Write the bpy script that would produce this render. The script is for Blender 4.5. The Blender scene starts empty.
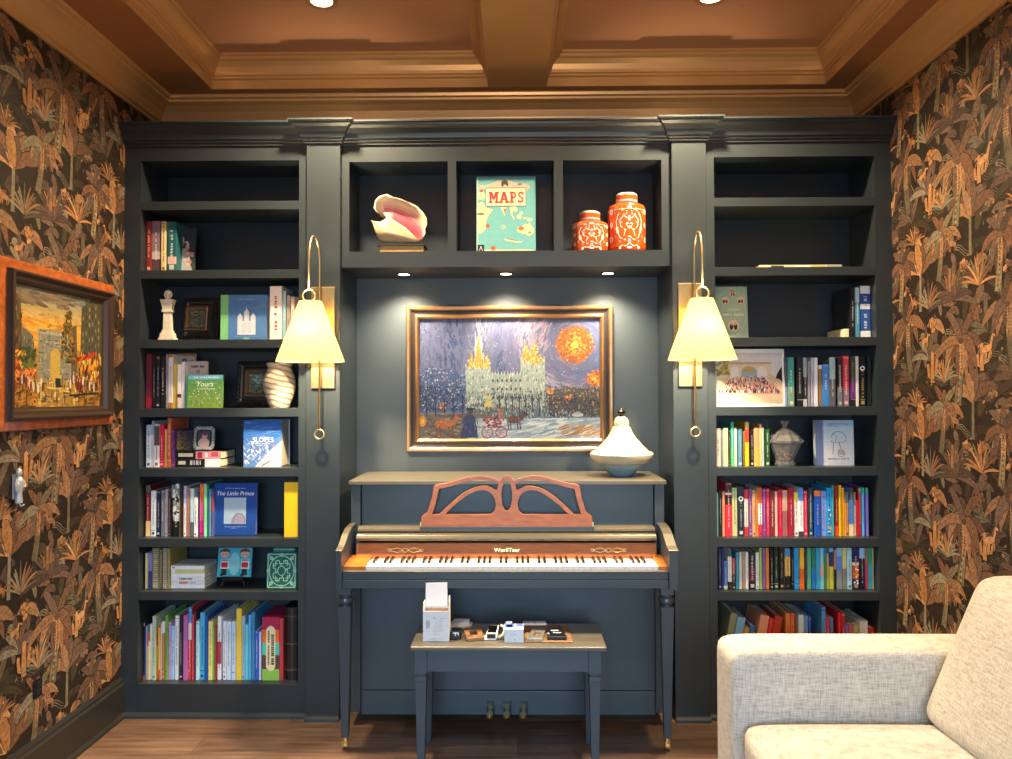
PUCK_W, CAN_W, CAN2_W, WIN_W, SCONCE_W, REAR_W, EXPO = 62, 400, 66, 62, 88, 260, 0.0
import bpy, bmesh, math, random
from mathutils import Vector, Matrix
R = math.radians
PI = math.pi
random.seed(7)
sc = bpy.context.scene
col = sc.collection

# ---------------------------------------------------------------- camera
CAMH = 1.474
YAW, PITCH, ROLL, FPX = R(0.7853), R(1.1949), R(-0.1688), 760.0
_c, _s = math.cos, math.sin
FWD = Vector((-_s(YAW)*_c(PITCH), _c(YAW)*_c(PITCH), _s(PITCH)))
_r0 = Vector((_c(YAW), _s(YAW), 0)); _u0 = _r0.cross(FWD)
RGT = _r0*_c(ROLL) + _u0*_s(ROLL)
UPV = -_r0*_s(ROLL) + _u0*_c(ROLL)
CAMP = Vector((0, 0, CAMH))
cam_d = bpy.data.cameras.new('camera')
cam = bpy.data.objects.new('camera', cam_d); col.objects.link(cam)
cam.matrix_world = Matrix.Translation(CAMP) @ Matrix((RGT, UPV, -FWD)).transposed().to_4x4()
cam_d.sensor_width = 36.0
cam_d.lens = FPX/1012*36.0
cam_d.clip_start = 0.05
sc.camera = cam

def ray(px, py):
    return FWD + RGT*((px-506)/FPX) - UPV*((py-379.5)/FPX)
def at(px, py, Y):            # where the sight line meets the plane y = Y
    d = ray(px, py); return CAMP + d*(Y/d.y)
def on_x(px, py, X):
    d = ray(px, py); return CAMP + d*(X/d.x)
def on_z(px, py, Z):
    d = ray(px, py); return CAMP + d*((Z-CAMH)/d.z)
def AX(px, Y, py=400): return at(px, py, Y).x
def AZ(py, Y, px=506): return at(px, py, Y).z

# ---------------------------------------------------------------- colour and materials
def lin(h):
    h = h.lstrip('#'); o = []
    for i in (0, 2, 4):
        v = int(h[i:i+2], 16)/255
        o.append(v/12.92 if v <= .04045 else ((v+.055)/1.055)**2.4)
    return (o[0], o[1], o[2], 1.0)
def mixc(a, b, t):
    A = [int(a[i:i+2], 16) for i in (0, 2, 4)]; B = [int(b[i:i+2], 16) for i in (0, 2, 4)]
    return ''.join('%02x' % max(0, min(255, int(round(x+(y-x)*t)))) for x, y in zip(A, B))
def jit(c, a=10, rnd=random):
    d = rnd.uniform(-a, a)
    return ''.join('%02x' % max(0, min(255, int(int(c[i:i+2], 16)+d+rnd.uniform(-a, a)*.4))) for i in (0, 2, 4))

MATS = {}
def setin(b, name, v):
    if name in b.inputs: b.inputs[name].default_value = v
def mat(name, color, rough=.5, metal=0, noise=.0, nscale=30, bump=0, bscale=200, coat=0, spec=None, stretch=None, trans=0, ior=None, emit=None, estr=0, sss=0):
    if name in MATS: return MATS[name]
    m = bpy.data.materials.new(name); m.use_nodes = True
    nt = m.node_tree; b = nt.nodes['Principled BSDF']
    c = lin(color) if isinstance(color, str) else color
    setin(b, 'Base Color', c); setin(b, 'Roughness', rough); setin(b, 'Metallic', metal)
    setin(b, 'Coat Weight', coat)
    if spec is not None: setin(b, 'Specular IOR Level', spec)
    if trans: setin(b, 'Transmission Weight', trans)
    if ior: setin(b, 'IOR', ior)
    if emit: setin(b, 'Emission Color', lin(emit)); setin(b, 'Emission Strength', estr)
    if noise or bump:
        tc = nt.nodes.new('ShaderNodeTexCoord'); mp = nt.nodes.new('ShaderNodeMapping')
        nt.links.new(tc.outputs['Object'], mp.inputs['Vector'])
        if stretch: mp.inputs['Scale'].default_value = stretch
    if noise:
        n = nt.nodes.new('ShaderNodeTexNoise'); n.inputs['Scale'].default_value = nscale; n.inputs['Detail'].default_value = 5
        nt.links.new(mp.outputs['Vector'], n.inputs['Vector'])
        r = nt.nodes.new('ShaderNodeValToRGB')
        r.color_ramp.elements[0].position = .3; r.color_ramp.elements[1].position = .7
        r.color_ramp.elements[0].color = [x*(1-noise) for x in c[:3]]+[1]
        r.color_ramp.elements[1].color = [min(1, x*(1+noise)) for x in c[:3]]+[1]
        nt.links.new(n.outputs['Fac'], r.inputs['Fac']); nt.links.new(r.outputs['Color'], b.inputs['Base Color'])
    if bump:
        n2 = nt.nodes.new('ShaderNodeTexNoise'); n2.inputs['Scale'].default_value = bscale
        nt.links.new(mp.outputs['Vector'], n2.inputs['Vector'])
        bp = nt.nodes.new('ShaderNodeBump'); bp.inputs['Strength'].default_value = bump; bp.inputs['Distance'].default_value = .002
        nt.links.new(n2.outputs['Fac'], bp.inputs['Height']); nt.links.new(bp.outputs['Normal'], b.inputs['Normal'])
    MATS[name] = m
    return m
def art_mat(name, rough=.5, noise=.12, nscale=60, stretch=None, coat=0, spec=.4, bump=0, gain=1.0):
    """Ink or paint colours kept per face (attribute Col), with a fine procedural grain."""
    if name in MATS: return MATS[name]
    m = bpy.data.materials.new(name); m.use_nodes = True
    nt = m.node_tree; b = nt.nodes['Principled BSDF']
    a = nt.nodes.new('ShaderNodeAttribute'); a.attribute_name = 'Col'
    tc = nt.nodes.new('ShaderNodeTexCoord'); mp = nt.nodes.new('ShaderNodeMapping')
    nt.links.new(tc.outputs['Object'], mp.inputs['Vector'])
    if stretch: mp.inputs['Scale'].default_value = stretch
    n = nt.nodes.new('ShaderNodeTexNoise'); n.inputs['Scale'].default_value = nscale; n.inputs['Detail'].default_value = 4
    nt.links.new(mp.outputs['Vector'], n.inputs['Vector'])
    mr = nt.nodes.new('ShaderNodeMapRange'); mr.inputs['From Min'].default_value = .3; mr.inputs['From Max'].default_value = .7
    mr.inputs['To Min'].default_value = gain*(1-noise); mr.inputs['To Max'].default_value = gain*(1+noise)
    nt.links.new(n.outputs['Fac'], mr.inputs['Value'])
    mx = nt.nodes.new('ShaderNodeVectorMath'); mx.operation = 'SCALE'
    nt.links.new(a.outputs['Color'], mx.inputs[0]); nt.links.new(mr.outputs['Result'], mx.inputs['Scale'])
    nt.links.new(mx.outputs['Vector'], b.inputs['Base Color'])
    setin(b, 'Roughness', rough); setin(b, 'Coat Weight', coat); setin(b, 'Specular IOR Level', spec)
    if bump:
        bp = nt.nodes.new('ShaderNodeBump'); bp.inputs['Strength'].default_value = bump; bp.inputs['Distance'].default_value = .001
        nt.links.new(n.outputs['Fac'], bp.inputs['Height']); nt.links.new(bp.outputs['Normal'], b.inputs['Normal'])
    MATS[name] = m
    return m

# ---------------------------------------------------------------- mesh builder
class MB:
    def __init__(s): s.v = []; s.f = []; s.m = []; s.c = []
    def add(s, vs, fs, m=0, c=None):
        b = len(s.v); s.v += [tuple(p) for p in vs]
        for f in fs:
            s.f.append([b+i for i in f]); s.m.append(m); s.c.append(c)
    def box(s, x0, x1, y0, y1, z0, z1, m=0, c=None):
        s.add([(x0,y0,z0),(x1,y0,z0),(x1,y1,z0),(x0,y1,z0),(x0,y0,z1),(x1,y0,z1),(x1,y1,z1),(x0,y1,z1)],
              [(0,3,2,1),(4,5,6,7),(0,1,5,4),(1,2,6,5),(2,3,7,6),(3,0,4,7)], m, c)
    def hexa(s, bot, top, m=0, c=None):   # two quads, same winding
        s.add(list(bot)+list(top), [(0,3,2,1),(4,5,6,7),(0,1,5,4),(1,2,6,5),(2,3,7,6),(3,0,4,7)], m, c)
    def prism(s, pts, axis, a, b, m=0, c=None):
        # pts 2D; axis 'x': (y,z), 'y': (x,z), 'z': (x,y)
        n = len(pts)
        def P(p, t):
            return (t, p[0], p[1]) if axis == 'x' else ((p[0], t, p[1]) if axis == 'y' else (p[0], p[1], t))
        vs = [P(p, a) for p in pts]+[P(p, b) for p in pts]
        fs = [tuple(range(n))[::-1], tuple(range(n, 2*n))]+[(i, (i+1) % n, n+(i+1) % n, n+i) for i in range(n)]
        s.add(vs, fs, m, c)
    def lathe(s, prof, cx, cy, cz, seg=24, m=0, c=None, rib=None):
        n = len(prof); vs = []
        for j in range(seg):
            a = 2*PI*j/seg
            for i, (r, z) in enumerate(prof):
                rr = r*(1+(rib*(j % 2) if rib and r > .002 else 0))
                vs.append((cx+rr*math.cos(a), cy+rr*math.sin(a), cz+z))
        fs = []
        for j in range(seg):
            k = (j+1) % seg
            for i in range(n-1):
                fs.append((j*n+i, k*n+i, k*n+i+1, j*n+i+1))
        fs.append(tuple(j*n for j in range(seg))[::-1]); fs.append(tuple(j*n+n-1 for j in range(seg)))
        s.add(vs, fs, m, c)
    def tube(s, path, r, seg=8, m=0, c=None, closed=False, taper=None):
        P = [Vector(p) for p in path]; n = len(P); vs = []
        up = Vector((0, 0, 1)); prev = None
        for i in range(n):
            t = (P[(i+1) % n]-P[i-1]) if closed else (P[min(i+1, n-1)]-P[max(i-1, 0)])
            t.normalize()
            if prev is None:
                a = t.cross(up)
                if a.length < .05: a = t.cross(Vector((1, 0, 0)))
            else:
                a = prev - t*prev.dot(t)
            a.normalize(); prev = a; b = t.cross(a)
            rr = r if taper is None else r*taper[i]
            for j in range(seg):
                q = 2*PI*j/seg; vs.append(P[i]+a*(rr*math.cos(q))+b*(rr*math.sin(q)))
        fs = []
        for i in range(n if closed else n-1):
            k = (i+1) % n
            for j in range(seg):
                l = (j+1) % seg; fs.append((i*seg+j, i*seg+l, k*seg+l, k*seg+j))
        if not closed:
            fs.append(tuple(range(seg))[::-1]); fs.append(tuple(range((n-1)*seg, n*seg)))
        s.add(vs, fs, m, c)
    def sphere(s, cx, cy, cz, rx, ry=None, rz=None, seg=12, rings=8, m=0, c=None):
        ry = ry or rx; rz = rz or rx
        vs = [(cx, cy, cz-rz)]
        for i in range(1, rings):
            p = PI*i/rings-PI/2
            for j in range(seg):
                a = 2*PI*j/seg
                vs.append((cx+rx*math.cos(p)*math.cos(a), cy+ry*math.cos(p)*math.sin(a), cz+rz*math.sin(p)))
        vs.append((cx, cy, cz+rz)); fs = []
        for j in range(seg):
            k = (j+1) % seg
            fs.append((0, 1+k, 1+j))
            for i in range(rings-2):
                fs.append((1+i*seg+j, 1+i*seg+k, 1+(i+1)*seg+k, 1+(i+1)*seg+j))
            fs.append((1+(rings-2)*seg+j, 1+(rings-2)*seg+k, len(vs)-1))
        s.add(vs, fs, m, c)
    def sweep(s, path, prof, closed=False, m=0, c=None, cap=True):
        """Profile (outwards d, z) along a 2D path with mitred corners; outwards = right of travel."""
        n = len(path); k = len(prof); vs = []
        for i in range(n):
            p = Vector(path[i])
            def nrm(a, b):
                d = Vector(b)-Vector(a); d.normalize(); return Vector((d.y, -d.x))
            ns = []
            if closed or i > 0: ns.append(nrm(path[i-1], path[i]))
            if closed or i < n-1: ns.append(nrm(path[i], path[(i+1) % n]))
            if len(ns) == 2:
                mdir = ns[0]+ns[1]; mdir = mdir/(mdir.dot(ns[0]))
            else: mdir = ns[0]
            for d, z in prof: vs.append((p.x+mdir.x*d, p.y+mdir.y*d, z))
        fs = []
        for i in range(n if closed else n-1):
            q = (i+1) % n
            for j in range(k-1): fs.append((i*k+j, q*k+j, q*k+j+1, i*k+j+1))
            fs.append((i*k+k-1, q*k+k-1, q*k, i*k))
        if not closed and cap:
            fs.append(tuple(range(k))); fs.append(tuple(range((n-1)*k, n*k))[::-1])
        s.add(vs, fs, m, c)
    def build(s, name, mats, parent=None, loc=None, local=False, smooth=False, bevel=0, bseg=2, fix=True, auto=None, rot=None, sub=0):
        me = bpy.data.meshes.new(name)
        o = bpy.data.objects.new(name, me); col.objects.link(o)
        off = Vector((0, 0, 0))
        if loc is not None and parent is None: o.location = loc
        if not local:
            if parent is not None:
                q = parent
                while q is not None: off += q.location; q = q.parent
            elif loc is not None: off = Vector(loc)
        if rot is not None: o.rotation_euler = rot
        me.from_pydata([(p[0]-off.x, p[1]-off.y, p[2]-off.z) for p in s.v], [], s.f)
        if not isinstance(mats, (list, tuple)): mats = [mats]
        for m in mats: me.materials.append(m)
        me.polygons.foreach_set('material_index', s.m)
        if any(c is not None for c in s.c):
            ca = me.color_attributes.new('Col', 'FLOAT_COLOR', 'CORNER'); buf = []
            for p, c in zip(s.f, s.c):
                buf += list(lin(c or 'ffffff'))*len(p)
            ca.data.foreach_set('color', buf)
        if fix:
            bm = bmesh.new(); bm.from_mesh(me); bmesh.ops.recalc_face_normals(bm, faces=bm.faces[:]); bm.to_mesh(me); bm.free()
        if smooth:
            me.polygons.foreach_set('use_smooth', [True]*len(me.polygons))
            if auto:
                me.set_sharp_from_angle(angle=R(auto))
        if bevel:
            md = o.modifiers.new('Bevel', 'BEVEL'); md.width = bevel; md.segments = bseg; md.limit_method = 'ANGLE'; md.angle_limit = R(40)
        if sub:
            md = o.modifiers.new('Subdivision', 'SUBSURF'); md.levels = sub; md.render_levels = sub
        if parent is not None: o.parent = parent
        return o

def tag(o, label=None, cat=None, group=None, kind=None):
    if label: o['label'] = label
    if cat: o['category'] = cat
    if group: o['group'] = group
    if kind: o['kind'] = kind
    return o
def empty(name, loc, label=None, cat=None, group=None, rot=None):
    o = bpy.data.objects.new(name, None); o.empty_display_size = .05; col.objects.link(o)
    o.location = loc
    if rot is not None: o.rotation_euler = rot
    return tag(o, label, cat, group)
def struct(o): o['kind'] = 'structure'; return o
def quick(name, mats, fn, parent=None, **kw):
    mb = MB(); fn(mb); return mb.build(name, mats, parent, **kw)

def text(name, body, size, m, parent, x, y, z, ext=.0006, ax='CENTER', rot=(PI/2, 0, 0), space=1.0, sx=1.0, shear=0, bold=0):
    cu = bpy.data.curves.new(name, 'FONT'); cu.body = body; cu.size = size; cu.extrude = ext
    cu.align_x = ax; cu.align_y = 'CENTER'; cu.space_character = space; cu.shear = shear; cu.offset = bold
    cu.resolution_u = 3
    o = bpy.data.objects.new(name, cu); col.objects.link(o); cu.materials.append(m)
    o.location = (x, y, z); o.rotation_euler = rot; o.scale = (sx, 1, 1)
    dg = bpy.context.evaluated_depsgraph_get(); dg.update()
    me = bpy.data.meshes.new_from_object(o.evaluated_get(dg)); me.name = name
    q = bpy.data.objects.new(name, me); bpy.data.objects.remove(o); bpy.data.curves.remove(cu)
    q.name = name; col.objects.link(q); q.location = (x, y, z); q.rotation_euler = rot; q.scale = (sx, 1, 1)
    if parent is not None: q.parent = parent
    return q

# flat artwork: coloured polygons laid one over another on a sheet (x = u, z = v, facing -y)
class Art:
    def __init__(s, mb, y0=0.0, step=2e-6, u0=0, v0=0, su=1, sv=1, fn=None):
        s.mb = mb; s.y = y0; s.step = step; s.u0 = u0; s.v0 = v0; s.su = su; s.sv = sv; s.fn = fn
    def poly(s, pts, c, m=0):
        s.y -= s.step
        q = [(s.u0+p[0]*s.su, s.v0+p[1]*s.sv) for p in pts]
        if s.fn: vs = [s.fn(u, v, -s.y) for u, v in q]
        else: vs = [(u, s.y, v) for u, v in q]
        s.mb.add(vs, [tuple(range(len(vs)))], m, c)
    def rect(s, x0, y0, x1, y1, c): s.poly([(x0,y0),(x1,y0),(x1,y1),(x0,y1)], c)
    def ell(s, x, y, rx, ry, c, n=14, a0=0, rot=0):
        k, l = math.cos(rot), math.sin(rot)
        s.poly([(x+rx*math.cos(2*PI*i/n+a0)*k-ry*math.sin(2*PI*i/n+a0)*l, y+rx*math.cos(2*PI*i/n+a0)*l+ry*math.sin(2*PI*i/n+a0)*k) for i in range(n)], c)
    def stroke(s, x, y, ang, L, w, c):
        k, l = math.cos(ang), math.sin(ang); a, b = L/2, w/2
        s.poly([(x-a*k*1.0, y-a*l), (x-a*k*.5-b*l*-1, y-a*l*.5-b*k), (x+a*k*.6+b*l, y+a*l*.6-b*k), (x+a*k, y+a*l), (x+a*k*.5-b*l, y+a*l*.5+b*k), (x-a*k*.6-b*l, y-a*l*.6+b*k)], c)
    def line(s, pts, w, c):
        for (x0, y0), (x1, y1) in zip(pts, pts[1:]):
            d = math.hypot(x1-x0, y1-y0) or 1e-9; nx, ny = -(y1-y0)/d*w/2, (x1-x0)/d*w/2
            s.poly([(x0+nx, y0+ny), (x0-nx, y0-ny), (x1-nx, y1-ny), (x1+nx, y1+ny)], c)
    def ring(s, x, y, r, w, c, n=20, a0=0, a1=2*PI, ry=None):
        ry = ry or r
        s.line([(x+r*math.cos(a0+(a1-a0)*i/n), y+ry*math.sin(a0+(a1-a0)*i/n)) for i in range(n+1)], w, c)
    def words(s, x0, y, x1, h, c, rnd, dens=.62):
        x = x0
        while x < x1:
            w = h*rnd.uniform(.3, .75)
            if rnd.random() < .84: s.rect(x, y-h/2, min(x1, x+w*dens), y+h/2*rnd.uniform(.4, 1), c)
            x += w
# ---------------------------------------------------------------- room dimensions (metres)
XL, XR = -1.826, 1.728
YF, YB, YREAR = 3.50, 3.84, -1.6
ZSOF, ZCEIL = 2.976, 3.124
paint = mat('charcoal_paint', (.0215, .0295, .0355, 1), .36, noise=.05, nscale=6, bump=.012, bscale=350)
paint_in = paint
niche_paint = mat('slate_paint', (.062, .078, .086, 1), .5, noise=.04, nscale=5, bump=.03, bscale=350)
bronze = mat('bronze_ceiling_paint', (.48, .265, .115, 1), .36, metal=.35, noise=.05, nscale=3)
base_paint = mat('dark_trim_paint', (.022, .020, .017, 1), .38)
brass = mat('satin_brass', (.78, .58, .27, 1), .3, metal=1, noise=.05, nscale=40)
goldpaint = mat('dull_gold_paint', (.118, .104, .078, 1), .28, metal=.25)
black_m = mat('black_plastic', '0b0b0d', .35)
white_m = mat('white_card', 'e9e9ea', .5)
page_m = mat('book_pages', 'd9d0b8', .8, noise=.08, nscale=400, stretch=(60, 1, 60))
cover_m = art_mat('printed_cover', rough=.42, noise=.07, nscale=90, spec=.4)
matt_cover = art_mat('matt_print', rough=.6, noise=.06, nscale=60, spec=.3, gain=.84)
oil_m = art_mat('oil_paint', rough=.45, noise=.15, nscale=160, spec=.4, bump=.25, gain=.68)
oil_dark = art_mat('deep_oil_paint', rough=.45, noise=.15, nscale=160, spec=.35, bump=.25, gain=.54)

# floor
def wood_floor():
    m = bpy.data.materials.new('oak_planks'); m.use_nodes = True; nt = m.node_tree; b = nt.nodes['Principled BSDF']
    N = nt.nodes.new; Lk = nt.links.new
    tc = N('ShaderNodeTexCoord'); br = N('ShaderNodeTexBrick')
    Lk(tc.outputs['Object'], br.inputs['Vector'])
    br.offset = .37; br.inputs['Scale'].default_value = 1
    br.inputs['Brick Width'].default_value = 1.35; br.inputs['Row Height'].default_value = .165; br.inputs['Mortar Size'].default_value = .0012
    br.inputs['Color1'].default_value = (.094, .054, .035, 1); br.inputs['Color2'].default_value = (.18, .108, .072, 1); br.inputs['Mortar'].default_value = (.03, .016, .009, 1)
    br.inputs['Bias'].default_value = 0
    mp = N('ShaderNodeMapping'); mp.inputs['Scale'].default_value = (2.2, 26, 1); Lk(tc.outputs['Object'], mp.inputs['Vector'])
    n = N('ShaderNodeTexNoise'); n.inputs['Scale'].default_value = 1.6; n.inputs['Detail'].default_value = 8; n.inputs['Distortion'].default_value = .6
    Lk(mp.outputs['Vector'], n.inputs['Vector'])
    r = N('ShaderNodeMapRange'); r.inputs['From Min'].default_value = .3; r.inputs['From Max'].default_value = .72; r.inputs['To Min'].default_value = .55; r.inputs['To Max'].default_value = 1.45
    Lk(n.outputs['Fac'], r.inputs['Value'])
    n3 = N('ShaderNodeTexNoise'); n3.inputs['Scale'].default_value = 2.3; Lk(tc.outputs['Object'], n3.inputs['Vector'])
    r3 = N('ShaderNodeMapRange'); r3.inputs['To Min'].default_value = .7; r3.inputs['To Max'].default_value = 1.3; Lk(n3.outputs['Fac'], r3.inputs['Value'])
    mm = N('ShaderNodeMath'); mm.operation = 'MULTIPLY'; Lk(r.outputs['Result'], mm.inputs[0]); Lk(r3.outputs['Result'], mm.inputs[1])
    v = N('ShaderNodeVectorMath'); v.operation = 'SCALE'; Lk(br.outputs['Color'], v.inputs[0]); Lk(mm.outputs[0], v.inputs['Scale'])
    Lk(v.outputs['Vector'], b.inputs['Base Color']); b.inputs['Roughness'].default_value = .38
    bp = N('ShaderNodeBump'); bp.inputs['Strength'].default_value = .15; bp.inputs['Distance'].default_value = .002
    Lk(n.outputs['Fac'], bp.inputs['Height']); Lk(bp.outputs['Normal'], b.inputs['Normal'])
    return m
struct(quick('floor', wood_floor(), lambda b: b.box(XL-.1, XR+.1, YREAR-.1, YB+.1, -.1, 0)))
struct(quick('wall_back', niche_paint, lambda b: b.box(XL-.1, XR+.1, YB, YB+.1, 0, 3.2)))

# ------------------------------------------------ wallpaper: a jungle print, drawn leaf by leaf and repeated every 0.69 x 0.70 m
WP = art_mat('wallpaper_print', rough=.62, noise=.28, nscale=55, spec=.25, gain=1.0)
WR = random.Random(11)
DARK = '241c16'
COP = ['7c5b43', '6b4c39', '88654a', '5f4637']
OCH = ['a5764c', '966a42', 'ae8058']
MAU = ['574439', '4b3c34', '624e43']
GRY = ['6b624e', '5a5446', '787060']
OLV = ['352c20', '2d271e', '3c3427']
def tile_art():
    out = []
    ch = WR.choice; U = WR.uniform
    def P(pts, c): out.append((pts, c))
    def thin(q0, q1, h, c):
        d = math.hypot(q1[0]-q0[0], q1[1]-q0[1]) or 1; nx, ny = -(q1[1]-q0[1])/d*h, (q1[0]-q0[0])/d*h
        P([(q0[0]+nx, q0[1]+ny), (q0[0]-nx, q0[1]-ny), (q1[0]-nx*.4, q1[1]-ny*.4), (q1[0]+nx*.4, q1[1]+ny*.4)], c)
    def bez(p0, p1, p2, n):
        return [((1-t)**2*p0[0]+2*t*(1-t)*p1[0]+t*t*p2[0], (1-t)**2*p0[1]+2*t*(1-t)*p1[1]+t*t*p2[1]) for t in [i/n for i in range(n+1)]]
    def lobe(p0, p1, p2, w, c, n=8, hatch=2, ragged=.18):
        """one leaf blade along a curve, with an outline, a rib and engraved side strokes"""
        m = bez(p0, p1, p2, n); L, R2 = [], []
        for i in range(n+1):
            a, b = m[max(0, i-1)], m[min(n, i+1)]; d = math.hypot(b[0]-a[0], b[1]-a[1]) or 1
            t = i/n; ww = w*(math.sin(PI*min(1, .08+t*.92))**.65)*(1-.15*t)*U(1-ragged, 1+ragged)
            nx, ny = -(b[1]-a[1])/d*ww, (b[0]-a[0])/d*ww
            L.append((m[i][0]+nx, m[i][1]+ny)); R2.append((m[i][0]-nx, m[i][1]-ny))
        g = 1.16
        P([(m[i][0]+(L[i][0]-m[i][0])*g, m[i][1]+(L[i][1]-m[i][1])*g) for i in range(n+1)]+[(m[i][0]+(R2[i][0]-m[i][0])*g, m[i][1]+(R2[i][1]-m[i][1])*g) for i in range(n, -1, -1)], mixc(c, '15100c', .72))
        P(L+R2[::-1], c)
        if hatch:
            dk, lt = mixc(c, '1a1310', .42), mixc(c, 'c8a878', .22)
            for i in range(1, n):
                for S in (L, R2):
                    k = min(n, i+1)
                    thin(m[i], (m[i][0]+(S[k][0]-m[i][0])*.88, m[i][1]+(S[k][1]-m[i][1])*.88), .0009, dk)
                    if hatch > 1: thin(((m[i][0]+m[i-1][0])/2, (m[i][1]+m[i-1][1])/2), ((m[i][0]+m[i-1][0])/2*.25+S[i][0]*.75, (m[i][1]+m[i-1][1])/2*.25+S[i][1]*.75), .0007, lt)
            for q0, q1 in zip(m, m[1:]): thin(q0, q1, .0011, dk)
    def path(pts, w, c, w1=None):
        w1 = w if w1 is None else w1; n = len(pts); l, r_ = [], []
        for i in range(n):
            a = pts[max(0, i-1)]; b = pts[min(n-1, i+1)]; d = math.hypot(b[0]-a[0], b[1]-a[1]) or 1
            ww = (w+(w1-w)*i/(n-1))/2; nx, ny = -(b[1]-a[1])/d*ww, (b[0]-a[0])/d*ww
            l.append((pts[i][0]+nx, pts[i][1]+ny)); r_.append((pts[i][0]-nx, pts[i][1]-ny))
        for i in range(n-1): P([l[i], r_[i], r_[i+1], l[i+1]], c)
    def ell(x, y, rx, ry, c, rot=0, n=12, wob=0):
        k, l = math.cos(rot), math.sin(rot); q = []
        for i in range(n):
            f = 1+U(-wob, wob); a = 2*PI*i/n
            q.append((x+f*(rx*math.cos(a)*k-ry*math.sin(a)*l), y+f*(rx*math.cos(a)*l+ry*math.sin(a)*k)))
        P(q, c)
    def stipple(x, y, rx, ry, c, n=60, r=.0018):
        for _ in range(n):
            a, d = U(0, 2*PI), math.sqrt(U(0, 1)); ell(x+rx*d*math.cos(a), y+ry*d*math.sin(a), r*U(.6, 1.4), r*U(.5, 1), c, n=5)
    def trunk(x, y0, y1, w, c, lean, spots=False):
        pts = [(x+lean*math.sin((y-y0)/(y1-y0)*1.4), y) for y in [y0+(y1-y0)*i/8 for i in range(9)]]
        path(pts, w*1.5, mixc(c, '15100c', .7), w*1.1); path(pts, w*1.25, c, w*.85); dk = mixc(c, '15100c', .5)
        for i in range(22):
            t = (i+.5)/22; y = y0+(y1-y0)*t; px = x+lean*math.sin(t*1.4); h = w*.55*(1-.2*t)
            if spots: ell(px+U(-h, h)*.6, y, w*.14, w*.2, mixc(c, 'b0a080', .4) if i % 2 else dk, n=6)
            else: thin((px-h, y-.003), (px+h, y+.004), .0012, dk)
        return pts[-1]
    def palm(x, y, s, tc, cols, lean=.03, spots=False, n=11):
        cx, cy = trunk(x, y-s*.62, y, .045*s*2, tc, lean, spots)
        order = list(range(n)); WR.shuffle(order)
        for k in order:
            f = -1+2*(k+.5)/n; dx = f*s*U(.40, .52); up = s*U(.10, .20)*(1-.5*abs(f)); dn = -s*(U(.10, .20)+.30*(1-abs(f))*U(.3, 1.2))
            if k % 4 == 1: lobe((cx, cy), (cx+dx*.35, cy+s*.22), (cx+dx*.75, cy+s*U(.20, .34)), s*.055, ch(cols))
            else: lobe((cx, cy), (cx+dx*.55, cy+up), (cx+dx, cy+dn), s*U(.05, .072), ch(cols))
        for k in range(3):
            fx = cx+U(-.06, .06)*s; m = [(fx, cy-.02*s), (fx+.012*s, cy-.16*s), (fx-.01*s, cy-.32*s)]; path(m, .0045, ch(OCH+GRY))
            for j in range(9): ell(m[0][0]+U(-.004, .004), cy-.03*s-.032*s*j, .0035, .004, ch(OCH), n=6)
        ell(cx, cy, .045*s, .032*s, ch(MAU), n=9, wob=.15)
    def fan(x, y, s, cols, n=9, a0=10, a1=170, w=.07, droop=.3, hatch=1):
        for k in range(n):
            a = R(a0+(a1-a0)*k/(n-1)+U(-5, 5)); L = s*U(.8, 1.1); ex, ey = x+L*math.cos(a), y+L*math.sin(a)
            lobe((x, y), (x+L*.55*math.cos(a), y+L*.62*math.sin(a)+.06*s), (ex, ey-droop*s*abs(math.cos(a))), s*w, ch(cols), n=6, hatch=hatch, ragged=.08)
    def banana(x, y, s, cols):
        path([(x-.01*s, y-.55*s), (x, y)], .085*s, mixc(GRY[0], '15100c', .6), .07*s); path([(x-.01*s, y-.55*s), (x, y)], .065*s, ch(GRY), .05*s)
        for a, L in ((95, .62), (60, .6), (128, .6), (28, .55), (155, .52), (78, .5), (110, .48)):
            aa = R(a+U(-8, 8)); L *= s*U(.9, 1.1)
            lobe((x, y), (x+L*.6*math.cos(aa), y+L*.75*math.sin(aa)+.05*s), (x+L*math.cos(aa)*1.15, y+L*math.sin(aa)*.8-.12*s*abs(math.cos(aa))), s*.095, ch(cols), n=8)
    def cactus(x, y, s, c):
        def arm(pts, w):
            path(pts, w*1.25, mixc(c, '15100c', .7), w*1.1); ell(pts[-1][0], pts[-1][1], w*.55, w*.55, mixc(c, '15100c', .7), n=9)
            path(pts, w, c, w*.85); ell(pts[-1][0], pts[-1][1], w*.44, w*.5, c, n=9)
            for f in (-.28, 0, .26): 
                for q0, q1 in zip(pts, pts[1:]): thin((q0[0]+w*f, q0[1]), (q1[0]+w*f, q1[1]), .0009, mixc(c, '201610', .5))
        arm([(x+.2*s, y+.3*s), (x+.36*s, y+.34*s), (x+.4*s, y+.52*s)], .12*s); arm([(x, y+.25*s), (x+.18*s, y+.3*s), (x+.24*s, y+.64*s)], .15*s); arm([(x, y+.15*s), (x-.19*s, y+.22*s), (x-.23*s, y+.5*s)], .15*s); arm([(x, y), (x, y+.5*s), (x+.01*s, y+.85*s)], .19*s)
    def vine(x0, y0, x1, y1, sag, c):
        path([(x0+(x1-x0)*t, y0+(y1-y0)*t-sag*math.sin(PI*t)) for t in [i/16 for i in range(17)]], .0045, c)
        for i in range(1, 16, 2): t = i/16; ell(x0+(x1-x0)*t+U(-.006, .006), y0+(y1-y0)*t-sag*math.sin(PI*t)+U(-.004, .004), .006, .0035, c, U(0, 3), 6)
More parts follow.
